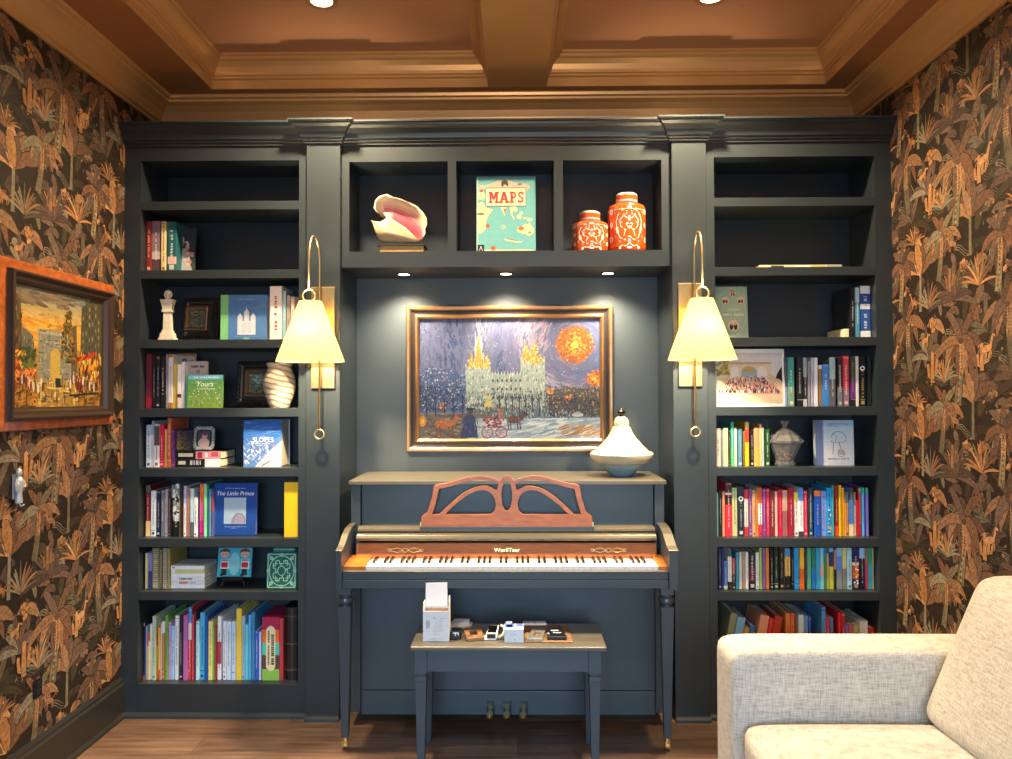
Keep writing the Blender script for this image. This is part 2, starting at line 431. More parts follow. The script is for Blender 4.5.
    def animal(x, y, s, c, f=1, neck=.2):
        ell(x, y, .14*s, .062*s, mixc(c, '15100c', .7), .25*f); ell(x, y, .13*s, .055*s, c, rot=.25*f, wob=.06); path([(x+.09*s*f, y+.02*s), (x+.13*s*f, y+.13*s), (x+.15*s*f, y+neck*s)], .055*s, c, .03*s); ell(x+.175*s*f, y+neck*s, .042*s, .022*s, c, rot=-.3*f)
        for q in (-.09, -.05, .06, .1): path([(x+q*s, y-.02*s), (x+(q+.015)*s, y-.08*s), (x+(q-.005)*s, y-.15*s)], .022*s, c, .013*s)
        path([(x-.12*s*f, y+.02*s), (x-.19*s*f, y+.07*s), (x-.22*s*f, y+.02*s)], .016*s, c); stipple(x, y, .1*s, .04*s, mixc(c, '201610', .5), 14, .0015)
    def bush(x, y, s, cols, n=9):
        for k in range(n):
            a, d = U(0, 2*PI), s*U(.1, .6); c = ch(cols); ell(x+d*math.cos(a), y+d*math.sin(a)*.8, s*U(.22, .4), s*U(.2, .36), mixc(c, '15100c', .6), U(0, 3), 11, .14); ell(x+d*math.cos(a), y+d*math.sin(a)*.8+.002, s*U(.18, .34), s*U(.16, .3), c, U(0, 3), 11, .16)
        stipple(x, y, s*.8, s*.7, '2a1e16', 24, .0014); stipple(x, y, s*.8, s*.7, 'c09a68', 12, .0012)
    # undergrowth, waves and textured dark ground
    for _ in range(60):
        x, y, a, L = U(0, .69), U(0, .70), U(0, 2*PI), U(.05, .13); lobe((x, y), (x+L*.5*math.cos(a)+U(-.02, .02), y+L*.5*math.sin(a)+U(0, .03)), (x+L*math.cos(a), y+L*math.sin(a)), U(.010, .022), ch(OLV+OLV+MAU), n=6, hatch=0)
    for _ in range(22):
        x, y = U(0, .69), U(0, .7); c = ch(GRY+MAU)
        for r_ in range(3): path([(x+.02*i, y+.010*math.sin(i*1.2+r_*.4)-.006*i-.010*r_) for i in range(7)], .0035, c, .0008)
    for _ in range(12): stipple(U(0, .69), U(0, .7), U(.03, .07), U(.02, .05), ch(['41372b', '4b4032', '372e24']), 70)
    vine(.05, .62, .30, .55, .17, ch(GRY)); vine(.38, .30, .62, .36, .16, ch(COP)); vine(.45, .68, .66, .6, .13, ch(GRY)); vine(.02, .2, .2, .18, .1, ch(OCH))
    for _ in range(34):
        x, y, a, L = U(0, .69), U(0, .70), R(U(20, 160)), U(.08, .16); lobe((x, y), (x+L*.5*math.cos(a)+U(-.03, .03), y+L*.6*math.sin(a)+.02), (x+L*math.cos(a), y+L*math.sin(a)-.05), U(.014, .026), ch(MAU+MAU+COP+GRY), n=7, hatch=1)
    fan(.12, .03, .17, MAU, 9, 0, 180, .09); fan(.50, .40, .16, MAU+OLV, 9, -10, 190, .10); fan(.33, .58, .14, GRY+OLV, 8, 10, 200, .10); fan(.62, .50, .15, MAU+GRY, 8, 0, 170, .10)
    bush(.27, .66, .045, COP); bush(.66, .64, .05, OCH); bush(.45, .10, .04, COP+OCH); bush(.20, .15, .045, OCH+COP); bush(.36, .36, .04, GRY+COP); bush(.08, .45, .04, OCH)
    banana(.57, .17, .30, COP+COP+OCH); banana(.24, .33, .27, COP+MAU)
    palm(.14, .56, .40, '6b604c', COP+COP+MAU, .03, True); palm(.48, .67, .36, '5e5646', COP+MAU, -.03); palm(.40, .22, .32, '73654e', MAU+COP, .02, True); palm(.02, .30, .30, '665a46', COP+GRY, .03)
    cactus(.655, .40, .14, OCH[0]); cactus(.30, .44, .11, OCH[2]); cactus(.10, .06, .10, COP[2])
    fan(.29, .06, .12, OCH+COP+GRY, 11, 20, 160, .045, .15, 0); fan(.63, .01, .12, COP+GRY, 11, 25, 155, .045, .15, 0); fan(.05, .40, .12, GRY+OCH, 11, 20, 160, .045, .2, 0); fan(.52, .30, .10, OCH+COP, 11, 20, 160, .045, .2, 0)
    animal(.33, .52, .24, OCH[2], 1); animal(.12, .25, .22, COP[2], -1, .12); animal(.52, .05, .2, OCH[1], -1); animal(.60, .58, .2, OCH[0], 1, .1)
    for _ in range(26): ell(U(0, .69), U(0, .7), U(.004, .009), U(.003, .006), ch(OCH+COP+GRY), U(0, 3), 7)
    return out
TILE = tile_art()
def papered(name, X, sgn, y0, y1, z0, z1, u_off, v_off):
    mb = MB()
    mb.box(min(X, X-.1*sgn), max(X, X-.1*sgn), y0, y1, 0, 3.2, c=DARK)
    i0, i1 = int((y0-u_off)//.69)-1, int((y1-u_off)//.69)+1
    for iu in range(i0, i1+1):
        for iv in range(-1, 5):
            for k, (pts, c) in enumerate(TILE):
                e = .0002+k*4e-7
                q = [(u_off+iu*.69+(p[0] if sgn > 0 else .69-p[0]), v_off+iv*.70+p[1]) for p in pts]
                if min(p[0] for p in q) < y0 or max(p[0] for p in q) > y1 or min(p[1] for p in q) < z0 or max(p[1] for p in q) > z1: continue
                mb.add([(X+sgn*e, p[0], p[1]) for p in q], [tuple(range(len(q)))], 0, jit(c, 5, WR))
    o = mb.build(name, WP, fix=False); struct(o); return o
papered('wall_left', XL, 1, YREAR, YB, .1, 2.93, .08, .04)
papered('wall_right', XR, -1, YREAR, YB, .1, 2.93, .38, .42)

# rear wall behind the camera with a wide window
struct(quick('wall_rear', mat('rear_wall_paint', '4a4038', .6), lambda b: (
    b.box(XL-.1, -1.2, YREAR-.1, YREAR, 0, 3.2), b.box(1.2, XR+.1, YREAR-.1, YREAR, 0, 3.2),
    b.box(-1.2, 1.2, YREAR-.1, YREAR, 0, .5), b.box(-1.2, 1.2, YREAR-.1, YREAR, 2.2, 3.2))))
def win(b):
    for x in (-1.2, -.43, .37, 1.14): b.box(x, x+.06, YREAR-.08, YREAR-.02, .5, 2.2)
    for z in (.5, 2.14): b.box(-1.2, 1.2, YREAR-.08, YREAR-.02, z, z+.06)
struct(quick('window_1', white_m, win))

# ceiling: bronze-painted coffers
struct(quick('ceiling', mat('bronze_coffer_paint', (.36, .175, .10, 1), .5, metal=.15, noise=.04, nscale=3), lambda b: b.box(XL-.1, XR+.1, YREAR-.1, YB+.1, ZCEIL, ZCEIL+.1)))
CX0, CX1, CY0, CY1 = -1.489, 1.503, .75, 3.674
BX0, BX1 = -.128, .147
soff = mat('bronze_soffit_paint', (.27, .115, .05, 1), .45, metal=.2, noise=.04, nscale=3)
def beams(b):
    b.box(XL, CX0, YREAR, YB, ZSOF, ZCEIL); b.box(CX1, XR, YREAR, YB, ZSOF, ZCEIL)
    b.box(CX0, CX1, CY1, YB, ZSOF, ZCEIL); b.box(CX0, CX1, YREAR, CY0, ZSOF, ZCEIL)
struct(quick('trim_1', soff, beams))
struct(quick('trim_2', bronze, lambda b: b.box(BX0, BX1, CY0, CY1, ZSOF, ZCEIL)))
# coffer mouldings: a fascia band, a groove and a cove (d into the coffer)
cprof = [(0, ZSOF), (.006, ZSOF), (.006, ZSOF+.042), (.018, ZSOF+.046), (.018, ZSOF+.056), (.026, ZSOF+.060), (.028, ZSOF+.074),
         (.038, ZSOF+.096), (.054, ZSOF+.114), (.066, ZSOF+.122), (.066, ZSOF+.134), (.076, ZSOF+.138), (.076, ZCEIL), (0, ZCEIL)]
for i, (a, b_) in enumerate(((CX0, BX0), (BX1, CX1))):
    mb = MB(); mb.sweep([(a, CY0), (a, CY1), (b_, CY1), (b_, CY0)], cprof, closed=True); struct(mb.build('trim_%d' % (3+i), bronze))
# wall crown round the room
ZC = ZSOF-.125
wprof = [(0, ZC), (.012, ZC), (.014, ZC+.012), (.026, ZC+.018), (.030, ZC+.030), (.044, ZC+.060), (.068, ZC+.084), (.092, ZC+.096), (.094, ZC+.106), (.108, ZC+.110), (.112, ZC+.122), (.112, ZSOF), (0, ZSOF)]
mb = MB(); mb.sweep([(XL, YREAR), (XL, YB), (XR, YB), (XR, YREAR)], wprof, closed=True); struct(mb.build('trim_5', bronze))
# baseboards
bprof = [(0, 0), (.028, 0), (.028, .012), (.018, .024), (.018, .15), (.012, .158), (.012, .17), (.006, .184), (0, .184)]
mb = MB(); mb.sweep([(XL, YREAR), (XL, YF)], bprof); struct(mb.build('baseboard_left', base_paint))
mb = MB(); mb.sweep([(XR, YF), (XR, YREAR)], bprof); struct(mb.build('baseboard_right', base_paint))

# ---------------------------------------------------------------- bookcases
SH = [2.382, 2.061, 1.737, 1.418, 1.142, .818, .574, .152]
ZFT, ZOP = AZ(144.2, YF), 2.571            # face top, opening top
ZTOP = AZ(118.3, YF-.07)
BKY = 3.775
kprof = [(0, ZFT), (.008, ZFT), (.008, ZFT+.010), (.016, ZFT+.014), (.016, ZFT+.022), (.024, ZFT+.026), (.030, ZFT+.046), (.044, ZFT+.066), (.058, ZFT+.076), (.060, ZFT+.084), (.070, ZFT+.088), (.070, ZTOP), (0, ZTOP)]
YPIL = YF-.028
P0, P1, P2, P3 = AX(306.2, YPIL, 300), AX(340, YPIL, 300), AX(672.5, YPIL, 300), AX(707.2, YPIL, 300)          # pilasters
OL0, OL1, OR0, OR1 = -1.747, -1.007, AX(714.6, YF, 250), 1.650
def bookcase(x0, x1, o0, o1, label):
    e = empty('bookcase', ((x0+x1)/2, YF, 0), label, 'bookcase')
    t = .02
    def frame(b):
        b.box(x0, o0, YF, YF+.02, .0, ZFT); b.box(o1, x1, YF, YF+.02, .0, ZFT); b.box(o0, o1, YF, YF+.02, ZOP, ZFT)
    quick('face_frame', paint, frame, e)
    quick('side_panel', paint_in, lambda b: b.box(x0, o0-.0005, YF+.02, BKY, 0, ZFT), e)
    quick('side_panel', paint_in, lambda b: b.box(o1+.0005, x1, YF+.02, BKY, 0, ZFT), e)
    quick('back_panel', paint_in, lambda b: b.box(x0, x1, BKY, YB-.002, 0, ZFT), e)
    quick('top_panel', paint_in, lambda b: b.box(o0, o1, YF+.02, BKY, ZOP, ZFT), e)
    for z in SH[:-1]:
        quick('shelf', paint, lambda b: b.box(o0, o1, YF+.002, BKY, z-.040, z), e, bevel=.0015)
    quick('base', paint, lambda b: (b.box(o0, o1, YF+.001, BKY, 0, SH[-1])), e, bevel=.0015)
    quick('shoe_moulding', paint, lambda b: b.sweep([(x0, YF), (x1, YF)], [(0, 0), (.02, 0), (.018, .012), (.010, .022), (0, .024)]), e)
    return e
bookcase(XL, P0-.001, OL0, OL1, 'tall charcoal built-in bookcase beside the wall with the framed street painting')
bookcase(P3+.001, XR, OR0, OR1, 'tall charcoal built-in bookcase behind the cream sofa')
ZPT = AZ(148.5, YF-.05)
def pilaster(a, b_, label):
    e = empty('pilaster', ((a+b_)/2, YF, 0), label, 'pilaster')
    quick('shaft', paint, lambda m: m.box(a, b_, YPIL, YB-.002, 0, ZFT+.05), e, bevel=.002)
    quick('shoe_moulding', paint, lambda m: m.sweep([(a+.001, YPIL), (b_-.001, YPIL)], [(0, 0), (.02, 0), (.018, .012), (.010, .022), (0, .024)]), e)
pilaster(P0, P1, 'charcoal pilaster between the street painting side bookcase and the piano alcove')
pilaster(P2, P3, 'charcoal pilaster between the piano alcove and the sofa side bookcase')
# upper cabinet with three cubbies
UB0, UB1, UZ0, UBK = P1+.001, P2-.001, AZ(266.7, YF), 3.725
e = empty('overhead_cabinet', ((UB0+UB1)/2, YF, UZ0), 'charcoal overhead cabinet with three open cubbies above the piano alcove', 'cabinet')
cub = [(AX(349, YF), AX(448, YF)), (AX(456.6, YF), AX(554.8, YF)), (AX(564, YF), AX(663, YF))]
UZS, UZT = AZ(250.8, YF), AZ(160.8, YF)
def uframe(b):
    b.box(UB0, UB1, YF, YF+.02, UZT, ZFT); b.box(UB0, UB1, YF, YF+.02, UZ0, UZS)
    b.box(UB0, cub[0][0], YF, YF+.02, UZS, UZT); b.box(cub[0][1], cub[1][0], YF, YF+.02, UZS, UZT)
    b.box(cub[1][1], cub[2][0], YF, YF+.02, UZS, UZT); b.box(cub[2][1], UB1, YF, YF+.02, UZS, UZT)
quick('face_frame', paint, uframe, e)
quick('bottom_panel', paint, lambda b: b.box(UB0, UB1, YF+.02, YB-.002, UZ0, UZ0+.02), e)
quick('shelf_panel', paint, lambda b: b.box(UB0, UB1, YF+.02, UBK, UZS-.02, UZS-.0005), e)
quick('top_panel', paint_in, lambda b: b.box(UB0, UB1, YF+.02, UBK, UZT, UZT+.02), e)
quick('back_panel', paint_in, lambda b: b.box(UB0, UB1, UBK, UBK+.012, UZ0+.02, ZTOP-.01), e)
for a, b_ in ((UB0, cub[0][0]), (cub[0][1], cub[1][0]), (cub[1][1], cub[2][0]), (cub[2][1], UB1)):
    quick('divider', paint_in, lambda m: m.box(a, b_, YF+.02, UBK, UZS, UZT), e)
struct(quick('trim_6', paint, lambda b: b.sweep([(XL, YF), (P0, YF), (P0, YPIL), (P1, YPIL), (P1, YF), (P2, YF), (P2, YPIL), (P3, YPIL), (P3, YF), (XR, YF)], kprof)))
# ---------------------------------------------------------------- room lights, some out of view, and an added uplight
def puck(x, y, z, r, label, name, watt, spot, color, grp, cat='light', blend=.9, size=.03):
    e = empty(name, (x, y, z), label, cat, grp)
    quick('trim_ring', mat('bronze_ring' if z > 2.8 else 'dark_ring', (.3, .15, .06, 1) if z > 2.8 else (.05, .055, .055, 1), .35, metal=.4), lambda b: b.sweep([(x+r*1.35*math.cos(a), y+r*1.35*math.sin(a)) for a in [2*PI*i/24 for i in range(24)]], [(-r*.42, z), (-r*.42, z-.003), (0, z-.005), (.0, z)], closed=True), e)
    quick('lens', mat('lamp_lens_'+name, 'ffffff', .4, emit='ffe6bc' if z > 2.8 else 'fff0d0', estr=20 if z > 2.8 else 16), lambda b: b.lathe([(0, -.0005), (r*.9, -.0005), (r*.9, -.002), (0, -.0035)], x, y, z, 20), e)
    l = bpy.data.lights.new(name+'_beam', 'SPOT'); l.energy = watt; l.spot_size = R(spot); l.spot_blend = blend; l.color = color; l.shadow_soft_size = size
    o = bpy.data.objects.new(name+'_beam', l); col.objects.link(o); o.location = (x, y, z-.012); return o
for i, (px, w) in enumerate(((404, 'first'), (506, 'middle'), (608, 'last'))):
    where = ('under the shell cubby', 'under the atlas cubby', 'under the orange jars')[i]
    puck(AX(px, 3.70, 273), 3.70, UZ0, .030, 'small lit downlight in the alcove soffit '+where, 'cabinet_downlight', PUCK_W, 130, (1, .84, .60), 'alcove downlights')
for x in (-.809, .813):
    puck(x, 3.13, ZCEIL, .05, 'lit round ceiling downlight in the coffer '+('on the street painting side' if x < 0 else 'on the sofa side'), 'ceiling_downlight', CAN_W, 150, (1, .76, .46), 'ceiling downlights', size=.05)
for (x, y) in ((-.809, 1.5), (.813, 1.5)):
    l = bpy.data.lights.new('ceiling_can', 'SPOT'); l.energy = CAN2_W; l.spot_size = R(150); l.spot_blend = .6; l.color = (1, .78, .5); l.shadow_soft_size = .05
    o = bpy.data.objects.new('ceiling_can', l); col.objects.link(o); o.location = (x, y, ZCEIL-.012)
l = bpy.data.lights.new('window_daylight', 'AREA'); l.shape = 'RECTANGLE'; l.size = 2.4; l.size_y = 1.6; l.energy = WIN_W; l.color = (.52, .77, 1.0); l.spread = R(96)
o = bpy.data.objects.new('window_daylight', l); col.objects.link(o); o.location = (0, YREAR+.03, 1.35); o.rotation_euler = (R(64), 0, 0)
l = bpy.data.lights.new('added_uplight', 'SPOT'); l.energy = REAR_W; l.color = (1, .76, .46); l.shadow_soft_size = .12; l.spot_size = R(158); l.spot_blend = .12  # added lamp without a fixture, brightens the ceiling from behind the camera
o = bpy.data.objects.new('added_uplight', l); col.objects.link(o); o.location = (0, -.2, 1.9); o.rotation_euler = (PI, 0, 0)
w = bpy.data.worlds.new('room_surround'); sc.world = w; w.use_nodes = True
bg = w.node_tree.nodes['Background']; bg.inputs['Color'].default_value = (.5, .62, .8, 1); bg.inputs['Strength'].default_value = .06

# ---------------------------------------------------------------- wall sconces
def shade_mat():
    m = bpy.data.materials.new('linen_shade'); m.use_nodes = True; nt = m.node_tree; b = nt.nodes['Principled BSDF']; out = nt.nodes['Material Output']
    b.inputs['Base Color'].default_value = (.85, .78, .62, 1); b.inputs['Roughness'].default_value = .8
    tr = nt.nodes.new('ShaderNodeBsdfTranslucent'); tr.inputs['Color'].default_value = (.98, .86, .58, 1)
    mx = nt.nodes.new('ShaderNodeMixShader'); mx.inputs['Fac'].default_value = .9
    nt.links.new(b.outputs[0], mx.inputs[1]); nt.links.new(tr.outputs[0], mx.inputs[2]); nt.links.new(mx.outputs[0], out.inputs['Surface'])
    return m
shade_m = shade_mat()
def sconce(sgn, pxs, label):
    # pxs: plate x0,x1,y0,y1; rod x; arch top y; shade cx, top half-width, bottom half-width, top y, bottom y
    (a, b_, c, d), rodx, ytop, scx, stop, sbot, sy0, sy1, ring_y, hook = pxs
    YP = YPIL
    x0, x1 = AX(a, YP-.012), AX(b_, YP-.012); z1, z0 = AZ(c, YP-.012), AZ(d, YP-.012)
    e = empty('wall_sconce', ((x0+x1)/2, YP, (z0+z1)/2), label, 'wall lamp', 'brass wall sconces')
    quick('backplate', brass, lambda m: m.box(x0, x1, YP-.014, YP-.0005, z0, z1), e, bevel=.002)
    YR, YS = YP-.05, YP-.19
    xr = AX(rodx, YR); zb = AZ(ring_y, YR); xs = AX(scx, YS)
    xh = AX(hook, YS); zt = AZ(ytop, (YR+YS)/2)
    zst, zsb = AZ(sy0, YS), AZ(sy1, YS)
    zs_ring = zst+.028
    zk = zt-.12
    path = [(xr, YR, zb+.018), (xr, YR, zk-.2), (xr, YR, zk)]
    for i in range(1, 13):
        t = PI*i/12; path.append((xr+(xh-xr)*(1-math.cos(t))/2, YR+(YS-YR)*(1-math.cos(t))/2, zk+.12*math.sin(t)))
    path.append((xh, YS, zs_ring+.026))
    quick('arm', brass, lambda m: m.tube(path, .0042, 8), e, smooth=True)
    quick('arm_bracket', brass, lambda m: m.tube([(xr, YP-.013, (z0+z1)/2), (xr, YR, (z0+z1)/2)], .008, 10), e, smooth=True)
    quick('pull_ring', brass, lambda m: m.tube([(xr+.021*math.cos(t), YR, zb+.021*math.sin(t)) for t in [2*PI*i/20 for i in range(20)]], .0042, 8, closed=True), e, smooth=True)
    quick('hanging_ring', brass, lambda m: m.tube([(xh+.027*math.cos(t), YS, zs_ring+.027*math.sin(t)-.003) for t in [2*PI*i/20 for i in range(20)]], .0042, 8, closed=True), e, smooth=True)
    rt, rb = stop*YS/FPX, sbot*YS/FPX
    quick('shade', shade_m, lambda m: m.sweep([(xs+math.cos(t), YS+math.sin(t)) for t in [2*PI*i/40 for i in range(40)]], [(rb-1, zsb), (rt-1, zst), (rt-1.003, zst), (rb-1.003, zsb)], closed=True), e, smooth=True, auto=50)
    quick('shade_spider', brass, lambda m: (m.box(xs-rt+.002, xs+rt-.002, YS-.004, YS+.004, zst-.010, zst-.006), m.lathe([(.006, -.06), (.014, -.058), (.014, -.03), (.006, -.02), (.006, .005)], xs, YS, zst-.008, 12)), e)
    zl = zsb+(zst-zsb)*.48
    quick('bulb', mat('bulb_glow', 'ffffff', .4, emit='ffdc9a', estr=12), lambda m: m.lathe([(0, -.05), (.018, -.042), (.028, -.02), (.026, .0), (.014, .024), (.012, .04), (0, .04)], xs, YS, zl+.01, 16), e, smooth=True)
    for k in (0,):
        l = bpy.data.lights.new('sconce_bulb', 'POINT'); l.energy = SCONCE_W; l.color = (1, .78, .47); l.shadow_soft_size = .03
        o = bpy.data.objects.new('sconce_bulb', l); col.objects.link(o); o.location = (xs, YS-.055, zl)
sconce(-1, ((311, 334.5, 286, 388), 319.3, 235, 310.3, 12, 34.5, 300.5, 361, 434, 308.5), 'lit brass wall sconce with cream cone shade on the pilaster nearer the street painting')
sconce(1, ((679, 702.5, 284, 387), 695.3, 233, 702.5, 12, 34.5, 299.5, 360.5, 432.5, 703.5), 'lit brass wall sconce with cream cone shade on the pilaster nearer the sofa')

# ---------------------------------------------------------------- piano
pianop = mat('piano_charcoal', (.037, .052, .064, 1), .34, noise=.05, nscale=8)
cherry = mat('cherry_wood', (.33, .105, .036, 1), .32, noise=.22, nscale=18, stretch=(1, 4, 9), coat=.2)
orangewood = mat('amber_wood', (.42, .135, .025, 1), .28, noise=.2, nscale=14, stretch=(1, 6, 10), coat=.3)
ivory = mat('ivory_key', 'e4e4e2', .3)
ebony = mat('ebony_key', '0d0c0c', .3)
PX0, PX1 = -.748, .662
PYB, PYF = 3.815, 3.44     # case back, upper front panel
LIDZ = 1.074
pn = empty('upright_piano', ((PX0+PX1)/2, 3.6, 0), 'charcoal upright piano with cherry music desk standing in the alcove', 'piano')
quick('lid', goldpaint, lambda b: b.box(PX0-.004, PX1+.004, 3.395, PYB, LIDZ, LIDZ+.02), pn, bevel=.004)
for a, b_ in ((PX0+.004, PX0+.045), (PX1-.045, PX1-.004)):
    quick('side_panel', pianop, lambda m: m.prism([(PYF-.02, .72), (PYB, .05), (PYB, LIDZ), (PYF-.02, LIDZ)][0:1]+[(PYF-.02, .06), (PYB, .06), (PYB, LIDZ), (3.415, LIDZ)], 'x', a, b_), pn)
quick('upper_panel', pianop, lambda b: b.box(PX0+.047, PX1-.047, PYF, PYF+.02, .88, LIDZ-.001), pn, bevel=.002)
quick('back_frame', pianop, lambda b: b.box(PX0+.046, PX1-.046, PYF+.1, PYB, .06, LIDZ-.002), pn)
quick('knee_panel', pianop, lambda b: (b.box(PX0+.046, PX1-.046, 3.43, 3.45, .155, .70), b.box(PX0+.046, PX1-.046, 3.43, 3.45, .045, .151)), pn, bevel=.0015)
# fallboard: two rounded gold bands, then the wood nameboard
fz = [AZ(y, 3.30) for y in (527, 534, 540)]
zf0 = AZ(527, 3.36)
KX0, KX1 = AX(365.5, 3.18, 568), AX(658.5, 3.18, 568)
FB0, FB1 = AX(355, 3.32, 535), AX(657.5, 3.32, 535)
def fall(b):
    za, zb, zc = AZ(526, 3.40), AZ(533, 3.36), AZ(541, 3.34)
    b.prism([(3.44, za), (3.39, za), (3.375, za-.006), (3.37, za-.018), (3.38, zb), (3.365, zb-.004), (3.345, zb-.006), (3.335, zb-.02), (3.34, zc), (3.44, zc)], 'x', FB0, FB1)
quick('fallboard', goldpaint, fall, pn, bevel=.002)
zn1, zn0 = AZ(543, 3.36), AZ(559, 3.34)
quick('nameboard', cherry, lambda b: b.hexa([(FB0, 3.335, zn0), (FB1, 3.335, zn0), (FB1, 3.38, zn0), (FB0, 3.38, zn0)], [(FB0, 3.36, zn1), (FB1, 3.36, zn1), (FB1, 3.38, zn1), (FB0, 3.38, zn1)]), pn)
yn, zn = 3.346, AZ(549.8, 3.35)
text('maker_name', 'W\u1d1cR\u029fI\u1d1bZ\u1d07R' if False else 'WurliTzer', .023, mat('gilt_letters', (.85, .62, .25, 1), .35, metal=.8), pn, AX(507, yn, 550)-pn.location.x, yn-pn.location.y-.003, zn, sx=1.15, bold=.0006, rot=(R(76), 0, 0))
def scroll(b, cx):
    for s in (1, -1):
        for k in range(2):
            pts = [(cx+s*(.012+t*.058), yn-.004-.0*t, zn+(.010 if k else -.010)*math.sin(PI*t)*(1 if t < .6 else .7)) for t in [i/10 for i in range(11)]]
            b.tube(pts, .0013, 5)
        b.tube([(cx+s*(.070+.008*math.cos(q)), yn-.004, zn+.006*math.sin(q)) for q in [2*PI*i/10 for i in range(10)]], .0012, 5, closed=True)
    b.tube([(cx+.012*math.cos(q), yn-.004, zn+.009*math.sin(q)) for q in [2*PI*i/12 for i in range(12)]], .0014, 5, closed=True)
for px in (405.5, 608.5):
    quick('gilt_scroll', mat('gilt_letters', 'ffffff'), lambda b: scroll(b, AX(px, yn, 550)), pn)
# keys
KZ = AZ(564.5, 3.195)-.004
KYF, KYB = 3.185, 3.335
quick('key_rail', cherry, lambda b: b.box(FB0, FB1, 3.325, 3.34, KZ, zn0+.001), pn)
kw = (KX1-KX0)/52
def wkey(b):
    b.box(.0004, kw-.0004, 0, .145, -.018, 0); b.box(.0004, kw-.0004, -.002, .002, -.0045, 0)
me_w = None
pat = [1, 0, 1, 1, 0, 1, 1]      # sharps after A, C, D, F, G
for i in range(52):
    if me_w is None:
        o = quick('white_key', ivory, wkey, pn, local=True, bevel=.0008, bseg=1); me_w = o
    else:
        o = me_w.copy(); col.objects.link(o)
    o.location = (KX0+i*kw-pn.location.x, KYF-pn.location.y, KZ)
me_b = None
for i in range(51):
    if [1, 0, 1, 1, 0, 1, 1][i % 7]:
        if me_b is None:
            o = quick('black_key', ebony, lambda b: b.hexa([(-.0055, 0, 0), (.0055, 0, 0), (.0055, .094, 0), (-.0055, .094, 0)], [(-.0042, .006, .011), (.0042, .006, .011), (.0042, .094, .011), (-.0042, .094, .011)]), pn, local=True)
            me_b = o
        else:
            o = me_b.copy(); col.objects.link(o)
        o.location = (KX0+(i+1)*kw-pn.location.x, KYF+.05-pn.location.y, KZ+.0003)
# key blocks, key slip, key bed
for a, b_ in ((AX(343.5, 3.2, 565), KX0-.001), (KX1+.001, AX(668.5, 3.2, 565))):
    quick('key_block', orangewood, lambda m: m.hexa([(a, KYF-.004, KZ-.03), (b_, KYF-.004, KZ-.03), (b_, 3.335, KZ-.03), (a, 3.335, KZ-.03)], [(a, KYF-.004, KZ-.0), (b_, KYF-.004, KZ-.0), (b_, 3.335, KZ+.016), (a, 3.335, KZ+.016)]), pn, bevel=.002)
zs = AZ(572, 3.165)
CHL, CHR = PX0+.002, PX1-.002
quick('key_slip', goldpaint, lambda b: b.box(AX(343, 3.17, 573), AX(668, 3.17, 573), 3.158, 3.183, zs-.001, zs+.004), pn, bevel=.002)
KBZ = AZ(589, 3.15)
quick('key_bed', pianop, lambda b: (b.box(AX(343, 3.17, 580), AX(668, 3.17, 580), 3.163, 3.43, AZ(580, 3.16), zs-.0012), b.box(AX(343, 3.17, 585), AX(668, 3.17, 585), 3.156, 3.43, KBZ, AZ(580, 3.16))), pn, bevel=.002)
# cheek arms
zc_t, zc_f = AZ(524, 3.42), AZ(551, 3.15)
rs = zc_t-zc_f
cheek = [(3.14, KBZ-.002), (3.14, zc_f-.002), (3.155, zc_f+.03*rs), (3.185, zc_f+.14*rs), (3.22, zc_f+.38*rs), (3.26, zc_f+.68*rs), (3.31, zc_f+.9*rs), (3.36, zc_f+.98*rs), (3.42, zc_f+rs), (3.425, KBZ-.002)]
top = [(y, z+.006) for y, z in cheek[1:9]]
for a, b_ in ((CHL, AX(343, 3.17, 573)-.0005), (AX(668, 3.17, 573)+.0005, CHR)):
    quick('cheek', pianop, lambda m: m.prism(cheek, 'x', a, b_), pn, bevel=.001)
    quick('arm_cap', goldpaint, lambda m: m.prism(cheek[1:9]+top[::-1], 'x', a-.003, b_+.003), pn, bevel=.001)
# legs with turned collars and casters
for px, sx in ((345.3, -1), (667, 1)):
    x = AX(px, 3.19, 660); y = 3.195
    def leg(b):
        w = .026
        b.box(x-w, x+w, y-w, y+w, KBZ-.03, KBZ-.002)
        b.lathe([(.022, -.03), (.022, -.038), (.031, -.046), (.033, -.056), (.031, -.066), (.023, -.074), (.023, -.08)], x, y, KBZ, 20)
        b.hexa([(x-.014, y-.014, .052), (x+.014, y-.014, .052), (x+.014, y+.014, .052), (x-.014, y+.014, .052)], [(x-w, y-w, KBZ-.08), (x+w, y-w, KBZ-.08), (x+w, y+w, KBZ-.08), (x-w, y+w, KBZ-.08)])
    lg = quick('leg', pianop, leg, pn)
    def caster(b):
        b.lathe([(.012, .036), (.012, .052)], x, y, 0, 12)
        b.box(x-.010, x-.007, y-.012, y+.014, .012, .040); b.box(x+.007, x+.010, y-.012, y+.014, .012, .040)
        b.add(*[[(x+(-.006 if k == 0 else .006), y+.006+.016*math.cos(2*PI*j/16), .017+.016*math.sin(2*PI*j/16)) for k in (0, 1) for j in range(16)], [(j, (j+1) % 16, 16+(j+1) % 16, 16+j) for j in range(16)]+[tuple(range(16)), tuple(range(16, 32))]])
    quick('caster', brass, caster, lg)
for px in (490, 507, 523.5):
    x = AX(px, 3.4, 712)
    quick('pedal_slot', black_m, lambda b: b.box(x-.016, x+.020, 3.4285, 3.4299, .047, .106), pn)
    quick('pedal', brass, lambda b: b.prism([(x-.009, 3.428), (x-.008, 3.405), (x-.016, 3.392), (x-.021, 3.378), (x-.015, 3.366), (x-.002, 3.361), (x+.010, 3.366), (x+.016, 3.378), (x+.012, 3.392), (x+.008, 3.405), (x+.010, 3.428)], 'z', .056, .070), pn, bevel=.002)
